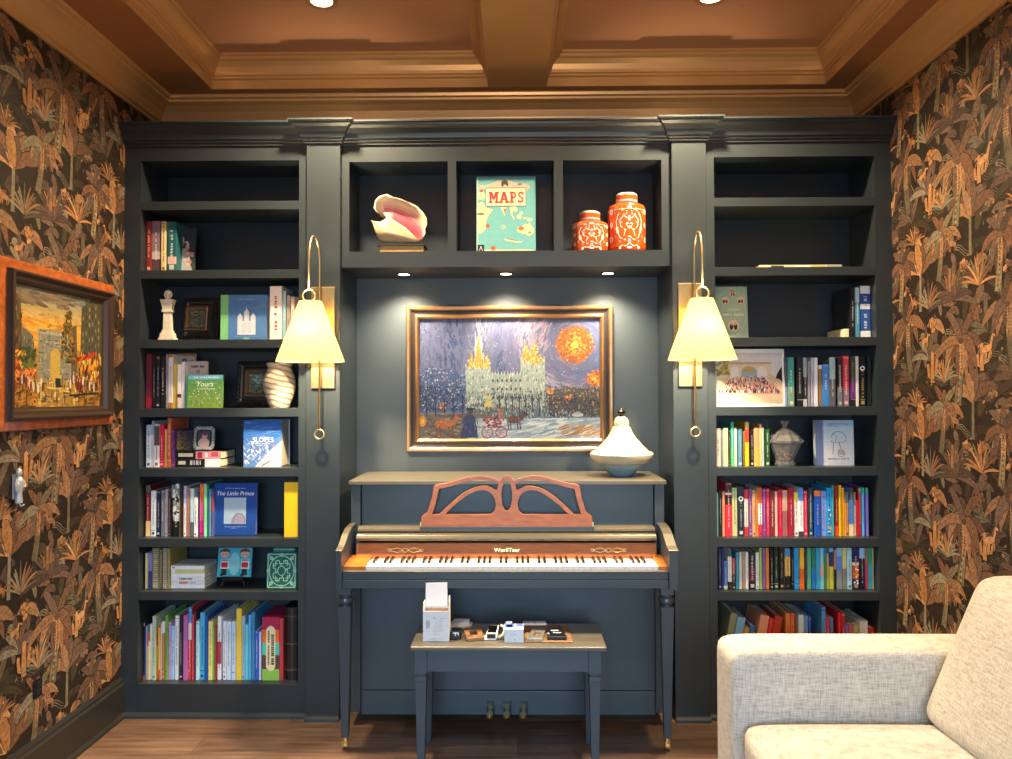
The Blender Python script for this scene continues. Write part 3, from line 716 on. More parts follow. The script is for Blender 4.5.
# music desk: pierced butterfly board, drawn as one outline with four openings
YM = 3.375
def smooth(ctrl, m=6, closed=False):
    out = []; n = len(ctrl)
    for i in range(n if closed else n-1):
        g = (lambda q: ctrl[q % n]) if closed else (lambda q: ctrl[max(0, min(n-1, q))])
        p0, p1, p2, p3 = g(i-1), g(i), g(i+1), g(i+2)
        for j in range(m):
            t = j/m; out.append(tuple(.5*((2*p1[q])+(-p0[q]+p2[q])*t+(2*p0[q]-5*p1[q]+4*p2[q]-p3[q])*t*t+(-p0[q]+3*p1[q]-3*p2[q]+p3[q])*t**3) for q in (0, 1)))
    return out if closed else out+[ctrl[-1]]
def pierced(name, loops, y, th, m, parent, to_xz):
    cu = bpy.data.curves.new(name, 'CURVE'); cu.dimensions = '2D'; cu.fill_mode = 'BOTH'; cu.extrude = th/2; cu.bevel_depth = .0012; cu.bevel_resolution = 1
    for lp in loops:
        sp = cu.splines.new('POLY'); sp.points.add(len(lp)-1); sp.use_cyclic_u = True
        for q, (u, v) in zip(sp.points, lp): x, z = to_xz(u, v); q.co = (x-parent.location.x, z-parent.location.z, 0, 1)
    o = bpy.data.objects.new(name, cu); col.objects.link(o); dg = bpy.context.evaluated_depsgraph_get(); dg.update()
    me = bpy.data.meshes.new_from_object(o.evaluated_get(dg)); bpy.data.objects.remove(o); bpy.data.curves.remove(cu)
    me.name = name; me.materials.clear(); me.materials.append(m)
    o = bpy.data.objects.new(name, me); col.objects.link(o); o.parent = parent; o.rotation_euler = (PI/2, 0, 0); o.location = (0, y+th/2-parent.location.y, 0)
    return o
def dxz(u, v): p = at(410+u/5.19, 470+v/5.19, YM); return (p.x, p.z)
half = smooth([(502, 30), (522, 36), (540, 56), (575, 42), (633, 31), (703, 37), (790, 62), (858, 75)], 6)+[(877, 82)]+smooth([(882, 96), (886, 130), (903, 190), (916, 222), (940, 240), (944, 262)], 5)+[(945, 295)]
outer = half+[(1004-u, v) for u, v in half[::-1][:-1]]
loops = [outer, smooth([(502+29*math.sin(2*PI*i/12), 133-80*math.cos(2*PI*i/12)) for i in range(12)], 3, True)]
for f in (lambda u: u, lambda u: 1004-u):
    loops.append([(f(u), v) for u, v in smooth([(180, 230), (235, 178), (300, 130), (355, 106), (400, 108), (432, 132), (446, 170), (440, 210), (420, 231)], 5)+[(300, 232)]])
    loops.append([(f(u), v) for u, v in [(113, 231), (152, 231)]+smooth([(160, 224), (220, 168), (285, 116), (350, 88), (400, 84), (440, 104), (452, 106)], 4)+[(460, 72)]+smooth([(448, 66), (425, 56), (370, 50), (300, 57), (215, 82), (150, 98)], 4)+[(146, 112), (138, 150), (124, 200)]])
pierced('music_desk', loops, YM, .014, cherry, pn, dxz)
for px in (421, 592.5):
    quick('desk_hinge', brass, lambda b: b.box(AX(px, YM, 525)-.005, AX(px, YM, 525)+.005, YM+.001, PYF-.0005, AZ(526.5, YM), AZ(522.5, YM)), pn)
quick('desk_ledge', pianop, lambda b: b.box(AX(420, YM, 525), AX(594, YM, 525), YM-.004, 3.44, AZ(530, YM), AZ(526.8, YM)), pn)

# ---------------------------------------------------------------- bench
BZ = .492
BY0, BY1 = 2.985, 3.30
bx0, bx1 = AX(409.8, BY0, 645), AX(607, BY0, 645)
benchtop = mat('bench_top_paint', (.095, .086, .068, 1), .3, noise=.05, nscale=8)
bn = empty('piano_bench', ((bx0+bx1)/2, 3.15, 0), 'slate blue piano bench with olive grey lid in front of the piano', 'bench')
quick('bench_lid', benchtop, lambda b: b.box(bx0, bx1, BY0, BY1, BZ-.018, BZ), bn, bevel=.005)
benchp = mat('bench_blue_paint', (.037, .056, .076, 1), .4, noise=.05, nscale=8)
lx0, lx1 = AX(414, 3.0, 660), AX(601.5, 3.0, 660)
quick('apron', benchp, lambda b: (b.box(lx0+.05, lx1-.05, 3.012, 3.03, BZ-.105, BZ-.019), b.box(lx0+.05, lx1-.05, 3.255, 3.273, BZ-.105, BZ-.019), b.box(lx0+.006, lx0+.024, 3.05, 3.24, BZ-.105, BZ-.019), b.box(lx1-.024, lx1-.006, 3.05, 3.24, BZ-.105, BZ-.019)), bn)
for x in (lx0, lx1-.05):
    for y in (3.004, 3.236):
        def bl(b):
            b.box(x, x+.05, y, y+.05, BZ-.112, BZ-.019)
            b.box(x+.006, x+.044, y+.006, y+.044, BZ-.122, BZ-.112); b.box(x+.002, x+.048, y+.002, y+.048, BZ-.145, BZ-.122)
            cx, cy = x+.025, y+.025
            b.hexa([(cx-.014, cy-.014, 0), (cx+.014, cy-.014, 0), (cx+.014, cy+.014, 0), (cx-.014, cy+.014, 0)], [(cx-.022, cy-.022, BZ-.145), (cx+.022, cy-.022, BZ-.145), (cx+.022, cy+.022, BZ-.145), (cx-.022, cy+.022, BZ-.145)])
        quick('leg', benchp, bl, bn, bevel=.0015, bseg=1)

# ---------------------------------------------------------------- sofa
def tweed():
    m = bpy.data.materials.new('cream_tweed'); m.use_nodes = True; nt = m.node_tree; b = nt.nodes['Principled BSDF']; N = nt.nodes.new; Lk = nt.links.new
    tc = N('ShaderNodeTexCoord'); facs = []
    for s in ((260, 260, 26), (26, 26, 260), (26, 260, 200)):
        mp = N('ShaderNodeMapping'); mp.inputs['Scale'].default_value = s; Lk(tc.outputs['Object'], mp.inputs['Vector'])
        n = N('ShaderNodeTexNoise'); n.inputs['Scale'].default_value = 1; n.inputs['Detail'].default_value = 3; Lk(mp.outputs['Vector'], n.inputs['Vector']); facs.append(n.outputs['Fac'])
    a = N('ShaderNodeMath'); a.operation = 'ADD'; Lk(facs[0], a.inputs[0]); Lk(facs[1], a.inputs[1])
    r = N('ShaderNodeValToRGB'); e = r.color_ramp.elements
    e[0].position = .33; e[0].color = (.27, .26, .24, 1); e[1].position = .62; e[1].color = (.61, .575, .51, 1)
    k = e.new(.48); k.color = (.465, .44, .395, 1)
    h = N('ShaderNodeMath'); h.operation = 'MULTIPLY'; h.inputs[1].default_value = .5; Lk(a.outputs[0], h.inputs[0]); Lk(h.outputs[0], r.inputs['Fac'])
    Lk(r.outputs['Color'], b.inputs['Base Color']); b.inputs['Roughness'].default_value = .9; setin(b, 'Sheen Weight', .2)
    bp = N('ShaderNodeBump'); bp.inputs['Strength'].default_value = .25; bp.inputs['Distance'].default_value = .002; Lk(h.outputs[0], bp.inputs['Height']); Lk(bp.outputs['Normal'], b.inputs['Normal'])
    return m
tw = tweed()
sf = empty('sofa', (1.2, 1.8, 0), 'cream tweed sofa beside the jungle wallpaper in front of a bookcase', 'sofa')
def pad(name, x0, x1, y0, y1, z0, z1, rad, bulge=(0, 0, 0, 0, 0, 0), n=10, shear=0.0, parent=sf, taper=0):
    """upholstered block: rounded edges, each face may swell: -x +x -y +y -z +z; shear leans x with height"""
    vs = {}; fs = []; V = []
    cx, cy, cz = (x0+x1)/2, (y0+y1)/2, (z0+z1)/2; hx, hy, hz = (x1-x0)/2, (y1-y0)/2, (z1-z0)/2
    lvl = [-1+2*i/n for i in range(n+1)]
    def cl(u, h):                       # denser near the edges so that rounding has vertices
        return math.copysign(abs(u)**.7, u)*h
    def vert(i, j, k):
        key = (i, j, k)
        if key in vs: return vs[key]
        u, v, w = lvl[i], lvl[j], lvl[k]
        p = Vector((cl(u, hx), cl(v, hy), cl(w, hz)))
        q = Vector((max(-hx+rad, min(hx-rad, p.x)), max(-hy+rad, min(hy-rad, p.y)), max(-hz+rad, min(hz-rad, p.z))))
        d = p-q
        if d.length > 1e-9:
            m = max(abs(d.x), abs(d.y), abs(d.z)); p = q+d*(m/d.length)
        f = lambda a, b: max(0, 1-a*a)*max(0, 1-b*b)
        if i == 0: p.x -= bulge[0]*f(v, w)
        if i == n: p.x += bulge[1]*f(v, w)
        if j == 0: p.y -= bulge[2]*f(u, w)
        if j == n: p.y += bulge[3]*f(u, w)
        if k == 0: p.z -= bulge[4]*f(u, v)
        if k == n: p.z += bulge[5]*f(u, v)
        t = (p.z+hz)/(2*hz)
        p.x += shear*t + taper*(t)*(-(p.x/hx))
        vs[key] = len(V); V.append((cx+p.x, cy+p.y, cz+p.z)); return vs[key]
    for a in range(n):
        for b_ in range(n):
            for k in (0, n):
                fs.append((vert(a, b_, k), vert(a+1, b_, k), vert(a+1, b_+1, k), vert(a, b_+1, k)))
                fs.append((vert(a, k, b_), vert(a+1, k, b_), vert(a+1, k, b_+1), vert(a, k, b_+1)))
                fs.append((vert(k, a, b_), vert(k, a+1, b_), vert(k, a+1, b_+1), vert(k, a, b_+1)))
    mb = MB(); mb.add(V, fs)
    return mb.build(name, tw, parent, smooth=True, sub=1)
SX0 = AX(715.5, 2.69, 690)
pad('arm', SX0, 1.62, 2.48, 2.70, .07, .645, .035)
pad('arm', SX0, 1.62, .62, .84, .07, .645, .035)
pad('seat_base', SX0+.012, 1.62, .845, 2.475, .07, .29, .02)
pad('seat_cushion', SX0+.02, 1.44, 1.662, 2.472, .292, .435, .045, (.012, 0, 0, 0, 0, .025))
pad('seat_cushion', SX0+.02, 1.44, .858, 1.658, .292, .435, .045, (.012, 0, 0, 0, 0, .025))
pad('back_frame', 1.50, 1.69, .62, 2.70, .07, .64, .035)
pad('back_cushion', 1.265, 1.445, 1.66, 2.47, .44, .905, .05, (.03, 0, 0, .0, 0, .01), shear=.20)
pad('back_cushion', 1.265, 1.445, .858, 1.655, .44, .905, .05, (.03, 0, 0, 0, 0, .01), shear=.20)
for x in (SX0+.06, 1.58):
    for y in (.68, 2.64):
        quick('leg', mat('dark_walnut', (.05, .025, .014, 1), .4), lambda b: b.lathe([(.014, 0), (.022, .07)], x, y, 0, 12), sf)
# ---------------------------------------------------------------- books
NAMED = [('black','101012'),('charcoal','33343a'),('grey','7c7e84'),('pale grey','b4b8bc'),('white','ecedf0'),('cream','eadcb8'),('beige','cdb296'),('tan','b58a5a'),
 ('brown','6a4730'),('dark brown','3a261c'),('maroon','6e1c28'),('crimson','b81c40'),('red','cf2e36'),('dusty pink','b87a74'),('pink','e86a9a'),('magenta','a83a98'),('purple','6a3a86'),
 ('lilac','b79cd4'),('navy','1e2850'),('royal blue','2c56b4'),('periwinkle','7a90dc'),('sky blue','4cade0'),('pale blue','b4d0ee'),('slate blue','54708e'),('dark teal','1c4a50'),('teal','2f9098'),
 ('cyan','6acde0'),('pale aqua','b8e2e4'),('mint','8fd8b0'),('sage','a9c0a2'),('green','4fa050'),('dark green','1c3c22'),('lime','9ac850'),('olive','808050'),('mustard','b8913a'),('yellow','e8c830'),('orange','e8782e'),('rust','a8482a'),('copper','c08862'),('mauve','86708a')]
def lab(h):
    r, g, b = lin(h)[:3]
    f = lambda t: t**(1/3) if t > .008856 else 7.787*t+16/116
    x, y, z = f((.4124*r+.3576*g+.1805*b)/.9505), f(.2126*r+.7152*g+.0722*b), f((.0193*r+.1192*g+.9505*b)/1.089)
    return (116*y-16, 500*(x-y), 200*(y-z))
NL = [(n, lab(h)) for n, h in NAMED]
def cname(h):
    a = lab(h); return min(NL, key=lambda q: (a[0]-q[1][0])**2+(a[1]-q[1][1])**2+(a[2]-q[1][2])**2)[0]
def dark(h): return lab(h)[0] < 58
BR = random.Random(5)
def make_book(name, w, h, d, bands, deco, parent_loc, roty=0, soft=False):
    """bands: [(hex, fraction from the top where the band ends)]; spine faces -y, origin at the foot centre of the spine"""
    mb = MB(); t = .0022 if w > .008 else w*.2
    body = max(bands, key=lambda q: q[1]-(bands[bands.index(q)-1][1] if bands.index(q) else 0))[0]
    e = min(.002, w*.25); x0, x1 = -w/2, w/2
    # boards
    mb.box(x0, x0+t, .003, d, 0, h, c=body); mb.box(x1-t, x1, .003, d, 0, h, c=body)
    prof = [(x0, .003), (x0+e, 0), (x1-e, 0), (x1, .003)]
    prev = 0
    for cc, f in bands:
        za, zb = h*(1-f), h*(1-prev); prev = f
        vs = [(x, y, za) for x, y in prof]+[(x, y, zb) for x, y in prof]
        mb.add(vs, [(i, i+1, 5+i, 4+i) for i in range(3)], 0, cc)
    mb.add([(x0, .003, 0), (x1, .003, 0), (x1, .005, 0), (x0, .005, 0), (x0, .003, h), (x1, .003, h), (x1, .005, h), (x0, .005, h)], [(0, 1, 2, 3), (4, 5, 6, 7), (2, 3, 7, 6)], 0, body)
    mb.add([(x0, .003, h), (x0+e, 0, h), (x1-e, 0, h), (x1, .003, h)], [(0, 1, 2, 3)], 0, bands[0][0])
    A = Art(mb, -.0002, 1e-5)
    iw = (w-2*e)
    if deco and iw > .003:
        k = deco
        ink = 'e9e4d8' if dark(body) else ('2a2630' if BR.random() < .75 else '8a2030')
        if BR.random() < .2 and dark(body): ink = 'd0b060'
        ink = mixc(body, ink, .8)
        lo, hi = h*BR.uniform(.16, .3), h*BR.uniform(.72, .92)
        tw_ = iw*BR.uniform(.2, .38); v = lo
        while v < hi:                    # lettering running up the spine
            L = tw_*BR.uniform(.5, 1.3)
            if BR.random() < .82: A.rect(-tw_/2*BR.uniform(.5, 1), v, tw_/2*BR.uniform(.6, 1), min(hi, v+L*.62), ink)
            v += L
        if BR.random() < .55: A.rect(-iw*.3, h*.04, iw*.3, h*.04+iw*.6, ink)
        if BR.random() < .3: A.rect(-iw/2, h*.955, iw/2, h*.965, ink)
        if BR.random() < .25: A.rect(-iw/2, h*.13, iw/2, h*.14, ink)
        if k == 2:                       # mottled photographic spine
            for _ in range(45):
                x, y = BR.uniform(-iw/2, iw/2), BR.uniform(h*.3, h*.97); s = BR.uniform(.1, .3)*iw
                A.rect(max(-iw/2, x-s), y-s, min(iw/2, x+s), y+s*BR.uniform(.5, 2), BR.choice(['c8ccd0', '8a8e92', '3a3c40', '1a1b1e', 'e4e6e8']))
        if k == 3:                       # dotted
            for _ in range(14):
                x, y = BR.uniform(-iw*.35, iw*.35), BR.uniform(h*.05, h*.6); A.ell(x, y, iw*.16, iw*.16, BR.choice(['f0d040', 'f4a030', 'ffffff']), 8)
        if k == 4:                       # round emblem near the top
            A.ell(0, h*.76, iw*.44, iw*.44, 'eef0f2', 16); A.ell(0, h*.76, iw*.25, iw*.25, body, 12)
        if k == 5:                       # gilt tooling
            for i in range(18):
                z = h*(.05+.9*i/17); A.ell(0, z, iw*.33, h*.018, ['b8a878', '8f8a70', 'a89a60'][i % 3], 8); A.rect(-iw/2, z+h*.02, iw/2, z+h*.024, '5c5644')
                A.ell(-iw*.3, z, iw*.08, h*.008, 'd8d0a8', 6); A.ell(iw*.3, z, iw*.08, h*.008, 'd8d0a8', 6)
    o = mb.build(name, cover_m, local=True, fix=False)
    o.location = parent_loc; o.rotation_euler = (0, roty, 0)
    pg = MB(); pg.box(x0+t+.0001, x1-t-.0001, .0045, d-.004, .002, h-.003); p = pg.build('pages', page_m, o, local=True)
    return o
ALL = []
def row(origin, scale, bottom, shelf, where, group, items, yb=3.545, depth=.19, zbase=None, name='book', zmax=None):
    """items: (x0, x1, ytop, 'hex/frac,hex/frac,hex', deco[, lean px]) in the enlarged view of the photograph"""
    zs = SH[shelf] if zbase is None else zbase
    lo, hi = (OL0, OL1) if origin[0] < 500 else (OR0, OR1)
    prev = lo+.0012; recs = []
    for it in items:
        a, b_, yt, spec, deco = it[:5]; lean = it[5] if len(it) > 5 else 0
        px0, px1, py = origin[0]+a/scale, origin[0]+b_/scale, origin[1]+yt/scale
        Y = yb+BR.uniform(0, .008)
        x0, x1 = AX(px0, Y, py), AX(px1, Y, py)
        x0 = max(x0, prev+.0004)
        if x1-x0 < .0045: x1 = x0+.0045
        x1 = min(x1, hi-.0012); prev = x1
        z1 = AZ(py, Y, px0)
        lim = SH[shelf-1]-.043 if zmax is None else zmax
        h = min(z1, lim-.002)-zs-.0006
        bands = []
        for part in spec.split(','):
            q = part.split('/'); bands.append((q[0], float(q[1]) if len(q) > 1 else 1.0))
        d = min(3.772-Y, depth*BR.uniform(.92, 1.05))
        w = x1-x0
        if lean:
            th = lean; w = w*math.cos(th)*.97
            hh = (h - w*abs(math.sin(th)))/math.cos(th)
            # stand on the lower corner
            zc = zs+.0006+w/2*abs(math.sin(th))
            o = make_book(name, w, hh, d, bands, deco, ((x0+x1)/2-.26*math.tan(th), Y, zc), th)
        else:
            o = make_book(name, w, h, d, bands, deco, ((x0+x1)/2, Y, zs+.0006))
        recs.append([o, bands, w, h, deco])
    n = len(recs)
    hs = sorted(r[3] for r in recs); ws = sorted(r[2] for r in recs)
    mains = [cname(max(r[1], key=lambda q: q[1]-(r[1][r[1].index(q)-1][1] if r[1].index(q) else 0))[0]) for r in recs]
    descs = []
    for i, (o, bands, w, h, deco) in enumerate(recs):
        m = mains[i]; top, foot = cname(bands[0][0]), cname(bands[-1][0])
        dsc = m
        if len(bands) > 1:
            if top != m and foot == m: dsc = m+' with '+top+' top'
            elif foot != m: dsc = m+' with '+foot+' foot'
        if deco == 2: dsc = 'mottled '+dsc
        elif deco == 3: dsc = 'dotted '+dsc
        elif deco == 4: dsc = dsc+' with round emblem'
        elif deco == 5: dsc = 'tooled '+dsc
        size = 'thin' if w <= ws[max(0, n//4-1)] else ('thick' if w >= ws[-max(1, n//5)] else '')
        if h == hs[-1] and n > 2: size = 'tallest'
        descs.append((size, dsc))
    for i, r in enumerate(recs):
        size, dsc = descs[i]
        L_ = mains[i-1] if i else None; R_ = mains[i+1] if i < n-1 else None
        if L_ and R_: nb = 'between %s and %s' % (L_, R_)
        elif R_: nb = 'first in row before %s' % R_
        elif L_: nb = 'last in row after %s' % L_
        else: nb = 'alone'
        ALL.append([r[0], size, dsc, nb, where])
        r[0]['category'] = 'book'; r[0]['group'] = group
    return recs
def label_books():
    def words(s): return len([x for x in s.replace(',', ' ').split() if x])
    seen = {}
    for o, size, dsc, nb, where in ALL:
        for t in ('%s book %s, %s' % (dsc, nb, where), '%s %s book %s, %s' % (size, dsc, nb, where)):
            if size and words('%s %s book %s, %s' % (size, dsc, nb, where)) <= 16: t = '%s %s book %s, %s' % (size, dsc, nb, where)
            break
        while words(t) > 16 and ' with ' in t:
            a = t.split(' with ', 1); t = a[0]+' book'+a[1].split(' book', 1)[1]
        if t in seen:
            for extra in ('narrower ', 'second ', 'third ', 'fourth '):
                if extra+t not in seen: t = extra+t; break
        seen[t] = o; o['label'] = t.strip()
PS, SS = 'street-painting-side bookcase', 'sofa-side bookcase'
row((120, 110), 3.16, 502, 1, 'second compartment, '+PS, 'books in the second compartment of the street-painting-side bookcase', [
 (82,100,352,'8a2c22',1), (101,128,351,'8a7078/.6,c8b0b0/.75,5a4048',1), (130,146,352,'d8c078/.2,e0cc90',1), (150,178,353,'1f5a62/.7,d8b0a8/.85,1f5a62',1)])
row((120, 110), 3.16, 722, 2, 'third compartment, '+PS, 'books in the third compartment of the street-painting-side bookcase', [
 (473,511,557,'e6dedd',1), (513,524,573,'8fb8d0',0), (526,537,586,'a89c90',1), (539,551,590,'d8c0b8/.3,e8d8d0',1), (553,566,591,'8a6a60',0)])
row((135, 345), 10.65, 680, 3, 'fourth compartment, '+PS, 'books in the fourth compartment of the street-painting-side bookcase', [
 (118,182,95,'6a1c2c/.8,a01c30',0), (186,222,122,'17171c',1), (226,268,115,'1c1c24',1), (272,324,120,'141416',1), (328,352,100,'8a8294',0), (354,404,98,'c87a30/.06,e0d8da/.9,b87a28',1),
 (412,448,205,'d8b84a',0), (450,492,205,'f0ece8/.68,5a2030/.76,f0d0c8',0), (494,530,180,'e6e4e8',0)])
row((135, 410), 11.68, 680, 4, 'fifth compartment, '+PS, 'books in the fifth compartment of the street-painting-side bookcase', [
 (130,190,175,'a8c0e0/.25,dde4ee',1), (193,221,128,'98a0b0/.3,c8ccd4',0), (223,284,165,'c8ccd0/.05,4a4e56/.5,e8e8ea',1), (286,340,165,'d01c3c',1), (343,374,225,'d8a868',0), (377,424,95,'c86038',1), (427,462,235,'5a2a78',1)])
row((135, 475), 11.68, 710, 5, 'sixth compartment, '+PS, 'books in the sixth compartment of the street-painting-side bookcase', [
 (125,180,118,'5a5658/.15,7a1f20/.7,f0c890',1), (185,245,185,'dfe8f0',1), (250,300,180,'1c2c48',1), (304,346,175,'6a707c',1), (350,385,165,'a89cb0',1), (388,418,200,'2a2426',1), (420,438,115,'b0b4b0/.25,2c2c2e',0),
 (441,520,115,'6a6e72/.7,151517',2), (523,556,205,'4a2c1c',0), (566,600,130,'b4c0f0/.35,e4e8ee',1), (603,641,150,'a8705a',1), (644,686,160,'bfe4ec/.7,5c646c',0), (688,728,260,'eceff4',1), (730,753,200,'4a4070',0),
 (756,802,105,'f07838/.3,f06a90/.7,f0289a',1), (804,836,105,'8fe0a8',0), (839,860,110,'1f7a70',0), (863,886,165,'6a94c8',1), (889,914,190,'56608c/.15,b03a40/.45,56608c',0)])
row((135, 540), 11.9, 618, 6, 'seventh compartment, '+PS, 'upright books in the seventh compartment of the street-painting-side bookcase', [
 (120,152,158,'e8d890',0), (155,200,152,'8a86cc/.5,3a3f8a',1), (203,290,98,'77755c',5), (293,325,110,'6c5c4c',5), (328,384,98,'8a8a80',5), (387,415,98,'9a8440',5)])
row((135, 590), 7.588, 675, 7, 'bottom compartment, '+PS, "upright picture books in the street-painting-side bookcase's bottom compartment", [
 (22,41,250,'d88838/.06,1c2450/.93,e07030',0), (43,61,285,'3a4a8a',1), (63,82,275,'9fb4dc',0), (85,99,320,'d8506a/.3,e8c070',0), (100,111,390,'f2dca0',0), (113,129,260,'e9efe9',0), (131,158,200,'b9cdb4',1), (160,172,280,'c8452f/.35,d8b050',0),
 (174,190,285,'d8b455/.8,c85030',1), (191,201,255,'f0f2f0',0), (203,227,238,'d8dfe0/.2,b5713f',1), (229,249,195,'6aa84f',1), (246,273,245,'c79fd8',1), (275,302,275,'a8d0f0',1), (304,334,195,'e4e8ee',1), (336,364,190,'2a2a30',1),
 (366,399,195,'b667b0',0), (401,430,130,'4a90d0/.22,e8e0d8/.45,d04a50',3), (432,447,185,'d24a5e',0), (449,460,158,'50344a',0), (462,488,238,'bfe8ee',1), (490,530,172,'49b2e4',1), (532,553,195,'2456a8',0), (556,588,238,'f0d890/.5,e8e48a',3),
 (590,604,285,'6cc24a',0), (606,618,280,'b8324a',0), (626,655,200,'eceef2/.4,b04858/.75,eceef2',1), (667,694,235,'dce6f4',1), (696,730,240,'cfe0f6',1), (732,764,238,'bcd6f0',1), (768,809,140,'e6c84a',0), (812,834,195,'8db8dc',1),
 (836,858,262,'6ad0e0',0), (860,881,190,'58b0e8',0), (884,909,165,'3f86b8',0), (911,938,305,'3a62d0',1), (940,957,318,'c8d8f0',0)], depth=.215)
row((710, 280), 5.953, 338, 2, 'third compartment, '+SS, 'books in the third compartment of the sofa-side bookcase', [
 (800,828,290,'e8e0c0',0), (834,861,45,'17171a',1), (864,890,45,'a8d0d8/.3,4a90b0',1), (894,960,35,'e8eaee/.15,2a52a0/.35,e8eaee/.45,2a52a0/.87,e8eaee',1)])
row((775, 345), 9.638, 605, 3, 'fourth compartment, '+SS, 'books in the fourth compartment of the sofa-side bookcase', [
 (85,118,120,'39405a/.6,8aa0d8',1), (122,185,120,'3f8f8a/.6,7a9a80',1), (205,268,120,'1c1d1f',1), (271,308,122,'9aa8ac/.4,2a2a2e/.85,c0c4c8',1), (315,340,160,'90949c',0), (346,371,122,'b8b4cc',1), (375,412,122,'dfe6f0',0), (420,452,195,'e8e2d4/.09,8a6c48',0),
 (455,519,185,'3f80d0',1), (521,582,118,'9abcc0/.45,5a5c60',1), (600,649,125,'26262c/.6,6a707a',1), (653,712,105,'d04050/.65,8a7080',1), (722,774,115,'35403a/.48,6a2a80/.85,1c1c20',1), (779,806,108,'d8d8d6',0), (810,872,110,'101114',4), (885,955,110,'14211c',0)])
row((710, 410), 11.24, 640, 4, 'fifth compartment, '+SS, 'books in the fifth compartment of the sofa-side bookcase', [
 (62,121,205,'d8b8a8',1), (124,148,220,'5a7080',1), (151,204,205,'e8c898',1), (208,231,225,'22201e',1), (233,271,135,'3f9a88/.6,4aa870',1), (274,303,200,'dcdcc0',0), (313,361,212,'4a7c9c',1), (373,391,240,'7a6038',0), (394,439,135,'cfb070/.16,d83a30/.46,f0b020',0),
 (448,492,222,'141416',1), (496,550,200,'c08a68/.5,e09a50',0), (553,582,160,'e0b070',0), (585,609,200,'8fa8b0',0), (619,671,208,'1f4a22',1)])
row((710, 475), 10.84, 640, 5, 'sixth compartment, '+SS, 'books arranged from red to blue in the sixth compartment of the sofa-side bookcase', [
 (68,91,190,'8fc0b0',0), (93,130,180,'131414',1), (133,162,180,'d88a6a',0), (165,235,75,'4a1824/.2,f0e0d0/.24,2c1218/.42,e02c44',1), (238,295,140,'a8c890/.1,c8c890',1), (299,368,130,'1c2a3c',4), (371,413,160,'e03848/.2,e8e0d4/.8,e03030',1), (416,454,150,'7a4a80',1),
 (456,494,165,'d8a078',1), (496,519,190,'e0903c',1), (521,565,140,'d85a28/.32,efe8e4/.76,d03038',1), (568,604,150,'8a3a90',1), (606,645,150,'c83858',1), (650,700,180,'7a2430',1), (703,732,180,'f0b8a8',0), (736,784,160,'c81848',1), (786,840,165,'c8a090/.45,a06060',0),
 (846,908,140,'a01830',1), (911,954,190,'e8d860/.22,e8e4dc',1), (958,1012,140,'4a8ae0/.27,e6e8ee/.9,3a3a50',1), (1015,1056,170,'d02850',1), (1067,1112,140,'2a4450',1), (1129,1199,170,'f08040/.12,1a50b0',1), (1202,1260,175,'8098e0',1), (1262,1320,140,'1e9ae0',3), (1323,1342,110,'40a0a0',0),
 (1345,1393,110,'8a2a28/.8,e84a28',1), (1395,1424,110,'e8c020',1), (1427,1454,140,'e8a820',0), (1457,1502,185,'5a6468/.25,c8884a',1), (1507,1555,140,'38444c/.25,3a78d0/.75,e0d0a0',1), (1557,1580,190,'8a8c80/.3,e0d0b0',1), (1583,1606,270,'c02038',0), (1608,1636,140,'3fb080/.1,a82030',1), (1645,1672,140,'3fb080/.1,5ab0e8',1), (1687,1717,140,'3fb080/.13,8070d0',0)])
row((710, 540), 11.24, 565, 6, 'seventh compartment, '+SS, 'paperbacks and readers in the seventh compartment of the sofa-side bookcase', [
 (92,129,90,'1a2238',1), (131,154,90,'2a2c7a',0), (156,197,235,'4a70b0/.88,d0d890',1), (199,245,95,'55585a/.2,e4e0d8/.82,1a1a1c',1), (249,284,205,'b84a3a/.5,2a2626',1), (289,327,140,'1f8aa8',1), (329,358,135,'d8d0c0',0), (360,394,130,'a89078',0), (396,432,135,'e8e4dc',1), (436,512,130,'1c1416/.4,6a2028/.8,1c1416',1),
 (514,551,140,'dfe4e0',1), (554,584,90,'a8b858',0), (587,623,90,'7a6098',0), (625,664,90,'e07838',0), (673,712,90,'111114',1), (717,770,80,'142a18',1), (776,834,80,'1c1814',1), (841,903,95,'5a90c0/.2,e0b060/.68,14161c',1), (906,940,95,'16180f',1), (944,1000,90,'2a98d8',1),
 (1008,1060,90,'f0b030/.5,e0681e',0), (1064,1088,90,'243050',1), (1091,1137,90,'5aa878',0), (1140,1188,90,'2f7a6a/.5,2a78c0',0), (1191,1238,90,'3aa0c8',0), (1240,1279,90,'8ac8d8/.4,e0a8a8/.7,8ac8d8',0), (1281,1310,90,'2a7ad0/.2,3a8a3a',0), (1312,1336,150,'c0a070',0), (1339,1388,90,'6ab0e8/.1,2a3a6a/.45,c8c840',0),
 (1396,1419,110,'c88a68/.5,23242a',0), (1422,1484,90,'8ac0e8/.2,5a88d0/.55,8a8e92',0), (1487,1534,90,'d8c880/.5,8c8478',0), (1539,1594,90,'a8dce0',1), (1598,1675,90,'2a2a5a/.35,e0e0e0/.42,d84830/.75,2c2c48',3), (1679,1740,90,'9ac8f0/.25,4a1a2a/.4,1a1c30',1), (1742,1776,90,'8a7a68/.35,d04a60',0), (1778,1822,90,'3a9a68/.4,3ab0c8',0), (1825,1852,90,'c8b890',0)], depth=.17)
